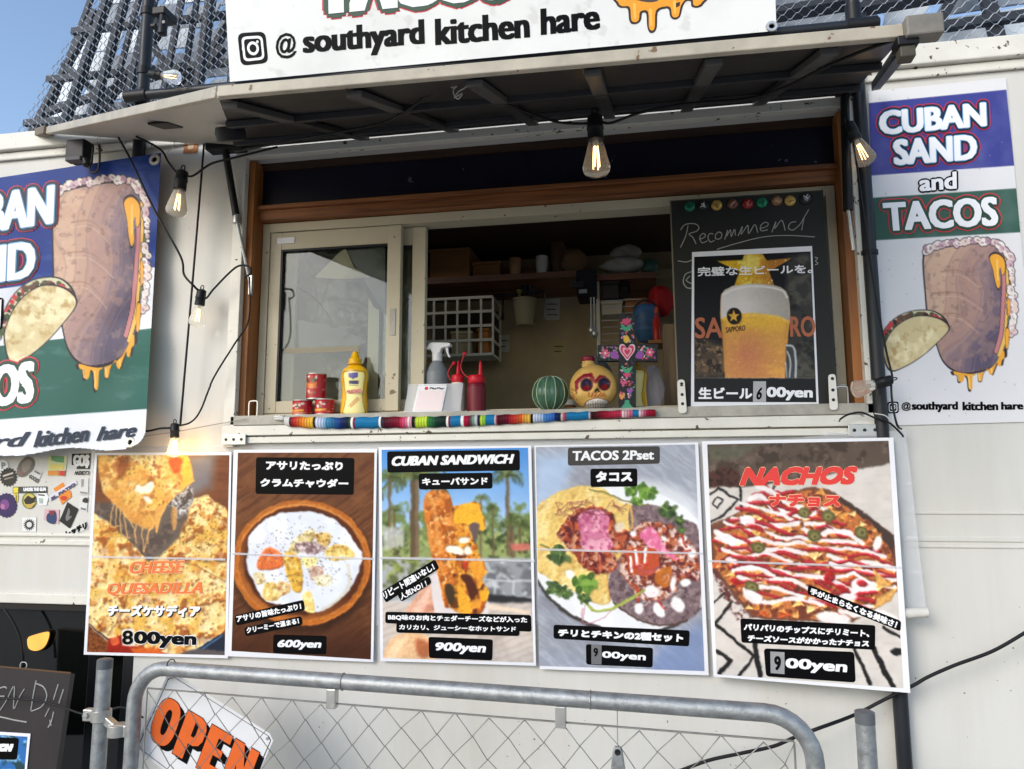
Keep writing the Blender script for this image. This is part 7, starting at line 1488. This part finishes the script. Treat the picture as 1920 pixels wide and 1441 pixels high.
# small chalkboard at the lower left
T = tf(0, 1100, .29167); SL = plane_surf(-.20)
cl_ = thing('menu_board', 'dark chalkboard with END!! in chalk at the lower left corner', 'chalkboard', at(60, 1440, -.2))
sheet('board', SL, T(-420,470, 0,510, 455,552, 340,1300, -480,1300), mat('board_black', (50, 46, 48), .5, var=.15, vscale=6), 0, .01, cl_); sheet('board_frame', SL, T(455,552, 482,556, 372,1300, 340,1300), M_black, .002, .016, cl_); sheet('board_frame', SL, T(-420,462, 0,504, 456,545, 455,556, 0,514, -420,473), mat('frame_brown', (96, 70, 46), .6), .002, .014, cl_)
mb = MB()
for P in [(-130,640, -150,790), (-130,640, -60,640), (-140,710, -80,712), (-150,790, -70,780), (-10,650, 30,640, 45,650), (0,790, 40,730, 92,635, 88,780, 125,705, 158,652), (0,700, 30,700), (234,598, 214,700, 200,790), (226,616, 280,640, 302,700, 270,765, 202,796), (376,622, 345,722), (318,775, 290,830), (410,655, 380,745), (346,800, 332,860, 310,900), (322,850, 330,890), (-200,800, 0,832, 90,852, 172,866)]:
    q = np.array(spl(T(*P), 5)); mb.tube([Vector(v) for v in SL(q[:, 0], q[:, 1], .0008)], .0017, 5); 
mb.build('chalk_writing', M_chalk, cl_)
mp_ = thing('small_menu_card', 'small sandwich menu card on the lower left chalkboard', 'menu card', at(20, 1440, -.203)); sl2 = plane_surf(-.2025)
sheet('paper', sl2, T(-300,905, 0,928, 196,940, 160,1300, -320,1300), M_paper, 0, .0008, mp_)
A = Art(T(-280,930, 176,960, 146,1290, -300,1290), .5); A.fill((52, 110, 176)); A.put(np.clip((fbm(A.X, A.Y, 14, 2)-.55)*6, 0, 1), (40, 60, 50), .8); A.put(np.clip((fbm(A.X, A.Y, 9, 4)-.6)*6, 0, 1), (150, 200, 230), .8); A.build('picture', sl2, M_print, .0005, mp_)
sheet('caption', sl2, rrect(*T(-270,955, 122,968, 108,1108, -285,1100), r=5), M_inkbox, .001, .0003, mp_); text('lettering', 'SANDWICH', T(-250,1000, 88,1006, 80,1056, -258,1050), M_white, sl2, .0016, mp_, 2.2, shear=.2)
tag(MB().tube(wire([(44, 1258), (38, 1250), (40, 1241), (48, 1241), (50, 1247), (45, 1256)], -.19, .001), .0011, 5).build('wire_hook', MATS['string_white']), 'thin wire hook above the lower left chalkboard', 'hook')
cord('black hose curving down inside the dark cab window', [(8, 1140), (28, 1172), (40, 1205), (44, 1250)], -.03, .004, name='hose', cat='hose')
al = thing('amber_reflection', 'glowing amber shape imitating a lamp reflection in the dark cab window', 'reflection', at(70, 1218, .014)); sA = plane_surf(.016)  # emissive shape stands in for a lamp's reflection on the cab glass
sheet('lens', sA, spl(T(180,325, 205,310, 300,285, 318,300, 300,360, 270,395, 225,408, 185,392, 175,350), 3, True), mat('amber_glow', (236, 166, 76), .4, emit=.45), 0, .010, al); sheet('reflection_rim', sA, spl(T(170,322, 205,303, 300,276, 326,296, 308,366, 274,404, 224,416, 178,400, 166,350), 3, True), M_black, -.004, .008, al)  # lens is the glowing face of the imitated lamp reflection
cord('black cable sagging from the lower left chalkboard to the gate post', [(-40, 1308), (0, 1308), (60, 1311), (110, 1322), (160, 1338), (200, 1331), (226, 1325), (246, 1332, -.25), (268, 1344, -.2)], -.23, .0028, name='power_cable')
cord('twisted black cable crossing the wall from the right edge and behind the gate', [(1960, 1160), (1920, 1186), (1860, 1220), (1790, 1246), (1740, 1268), (1712, 1284), (1655, 1312), (1600, 1340), (1530, 1366, -.1), (1490, 1381), (1450, 1398), (1390, 1411), (1330, 1424), (1280, 1442), (1230, 1460)], -.05, .0042, name='power_cable')
cord('thin black cable hanging below the nachos poster', [(1700, 1290), (1693, 1330), (1693, 1370), (1699, 1441), (1702, 1480)], -.03, .0022, name='power_cable')
cord('black knotted cable ends at the right end of the counter', [(1575, 785), (1590, 776), (1615, 772), (1640, 782), (1665, 790), (1678, 800), (1690, 812), (1694, 818)], -.05, .0024, name='cable_ends')
cord('white string tied at the right end of the counter', [(1640, 774), (1660, 778), (1672, 790), (1684, 800)], -.055, .0014, MATS['string_white'], 'string', 'string')

# ------------------------------------------------------------------ steel mesh facade behind the truck
pa = CAMP+ray(1480, 50)*4.2; pb_ = CAMP+ray(230, 50)*5.6; dirx = Vector((pb_.x-pa.x, pb_.y-pa.y, 0)).normalized(); nrm_ = Vector((dirx.y, -dirx.x, 0))
if nrm_.y > 0: nrm_ = -nrm_                                # towards the viewer
def on(px, py, back=0.):
    o_ = pa-nrm_*back; d = ray(px, py); return CAMP+d*((o_-CAMP).dot(nrm_)/d.dot(nrm_))
def st_(p): return (p-pa).dot(dirx), p.z
e0, e1 = st_(on(15, 276)), st_(on(172, -10)); sl = (e1[0]-e0[0])/(e1[1]-e0[1])
def smax(z): return e0[0]+(z-e0[1])*sl
mf = thing('mesh_facade', 'tall expanded metal facade on a dark steel frame behind the truck', 'facade', (pa.x, pa.y, 0))
s0 = st_(on(1990, 50))[0]; z0, z1 = 2.2, 6.2; hw_ = .040; rh = .031; V_ = []; F_ = []
nr = int((z1-z0)/rh)
for r_ in range(nr):
    zc_ = z0+r_*rh; prev = None
    for i in range(int((smax(zc_)-s0)/hw_)+1):
        sg = 1 if (i+r_) % 2 == 0 else -1
        for (ds, dz) in ((0, sg*rh*.44), (hw_*.40, sg*rh*.47)):
            s_ = s0+i*hw_+ds; c_ = pa+dirx*s_; zz = zc_+dz; tw = .0042
            k = len(V_); V_ += [(c_.x+nrm_.x*.006, c_.y+nrm_.y*.006, zz-tw), (c_.x-nrm_.x*.004, c_.y-nrm_.y*.004, zz+tw)]
            if prev is not None: F_.append((prev, k, k+1, prev+1))
            prev = k
me = bpy.data.meshes.new('expanded_metal'); o_ = np.array(ORG[mf.name]); me.from_pydata([tuple(np.array(v)-o_) for v in V_], [], F_); me.materials.append(mat('mesh_steel', (206, 210, 216), .35, metal=.35)); link('expanded_metal', me, mf)
M_beam2 = mat('dark_steel', (58, 62, 70), .55, var=.2, vscale=3); M_pan = mat('pale_back_panel', (226, 234, 244), .4, var=.30, vscale=2.6); M_pan2 = mat('grey_back_panel', (150, 158, 168), .45, var=.45, vscale=3.2)
def fbp(ax_, ay_, bx_, by_, back, wx, wz, m=None): MB().beam(on(ax_, ay_, back), on(bx_, by_, back), wx, wz).build('steel_beam', m or M_beam2, mf)
for (x0_, x1_) in ((222, 98), (252, 150), (300, 214), (352, 282), (404, 352), (455, 420), (600, 585), (780, 775), (960, 965), (1140, 1150), (1320, 1335)): fbp(x0_, -60, x1_, 300, .16, .018+.05*abs(math.sin(x0_)), .05)
for (x0_, x1_) in ((192, 60), (276, 180), (380, 318)): fbp(x0_, -60, x1_, 300, .42, .03, .04)
for (y0_, y1_) in ((60, 10), (150, 112), (232, 204)): fbp(24+(276-y0_)*.52, y0_, 1440, y1_-90, .26, .04, .05)
for (a_, b_, c_, d_) in ((60, 250, 180, 20), (150, 260, 300, 60), (330, 200, 440, 30), (250, 30, 330, 150), (90, 210, 330, 130), (200, 270, 420, 90), (120, 120, 260, 250)): fbp(a_, b_, c_, d_, .36, .05, .05)
def pan(P, back, m): 
    q = [on(x_, y_, back) for x_, y_ in P]; MB().prism(q, nrm_*-.02).build('back_panel', m, mf)
g.seed(3)
for r_ in range(7):                                       # pale sheets behind the frame, gaps left between them
    y_ = 285-r_*46; x_ = 34+(276-y_)*.52+g.uniform(4, 18)
    while x_ < 1440:
        w_ = g.uniform(50, 130); t_ = g.random()
        if t_ < .96: pan([(x_+4, y_), (x_+w_, y_-w_*.1), (x_+w_+18, y_-43-w_*.1), (x_+22, y_-43)], .62, M_pan if t_ < .5 else M_pan2)
        x_ += w_+g.uniform(3, 8)
# right end: large panels with dark joints
for P, m in (([(1452, 130), (1560, 112), (1640, 60), (1660, -60), (1452, -60)], M_pan2), ([(1575, 112), (1720, 96), (1730, 30), (1790, -60), (1676, -60), (1652, 64)], M_pan), ([(1736, 96), (1990, 70), (1990, 2), (1748, 40)], M_pan), ([(1752, 30), (2500, -80), (2500, -150), (1806, -60)], M_pan2), ([(2000, 66), (2500, 10), (2500, -70), (2000, 0)], M_pan)): pan(P, .5, m)
fbp(1440, 96, 2500, -50, .3, .05, .05); fbp(1560, 130, 1660, -60, .34, .06, .06); fbp(1722, 120, 1815, -60, .34, .05, .06); fbp(1880, 110, 1836, -60, .34, .05, .07); fbp(1600, 20, 1800, -14, .32, .10, .04); fbp(1440, 30, 1600, 4, .3, .12, .04)
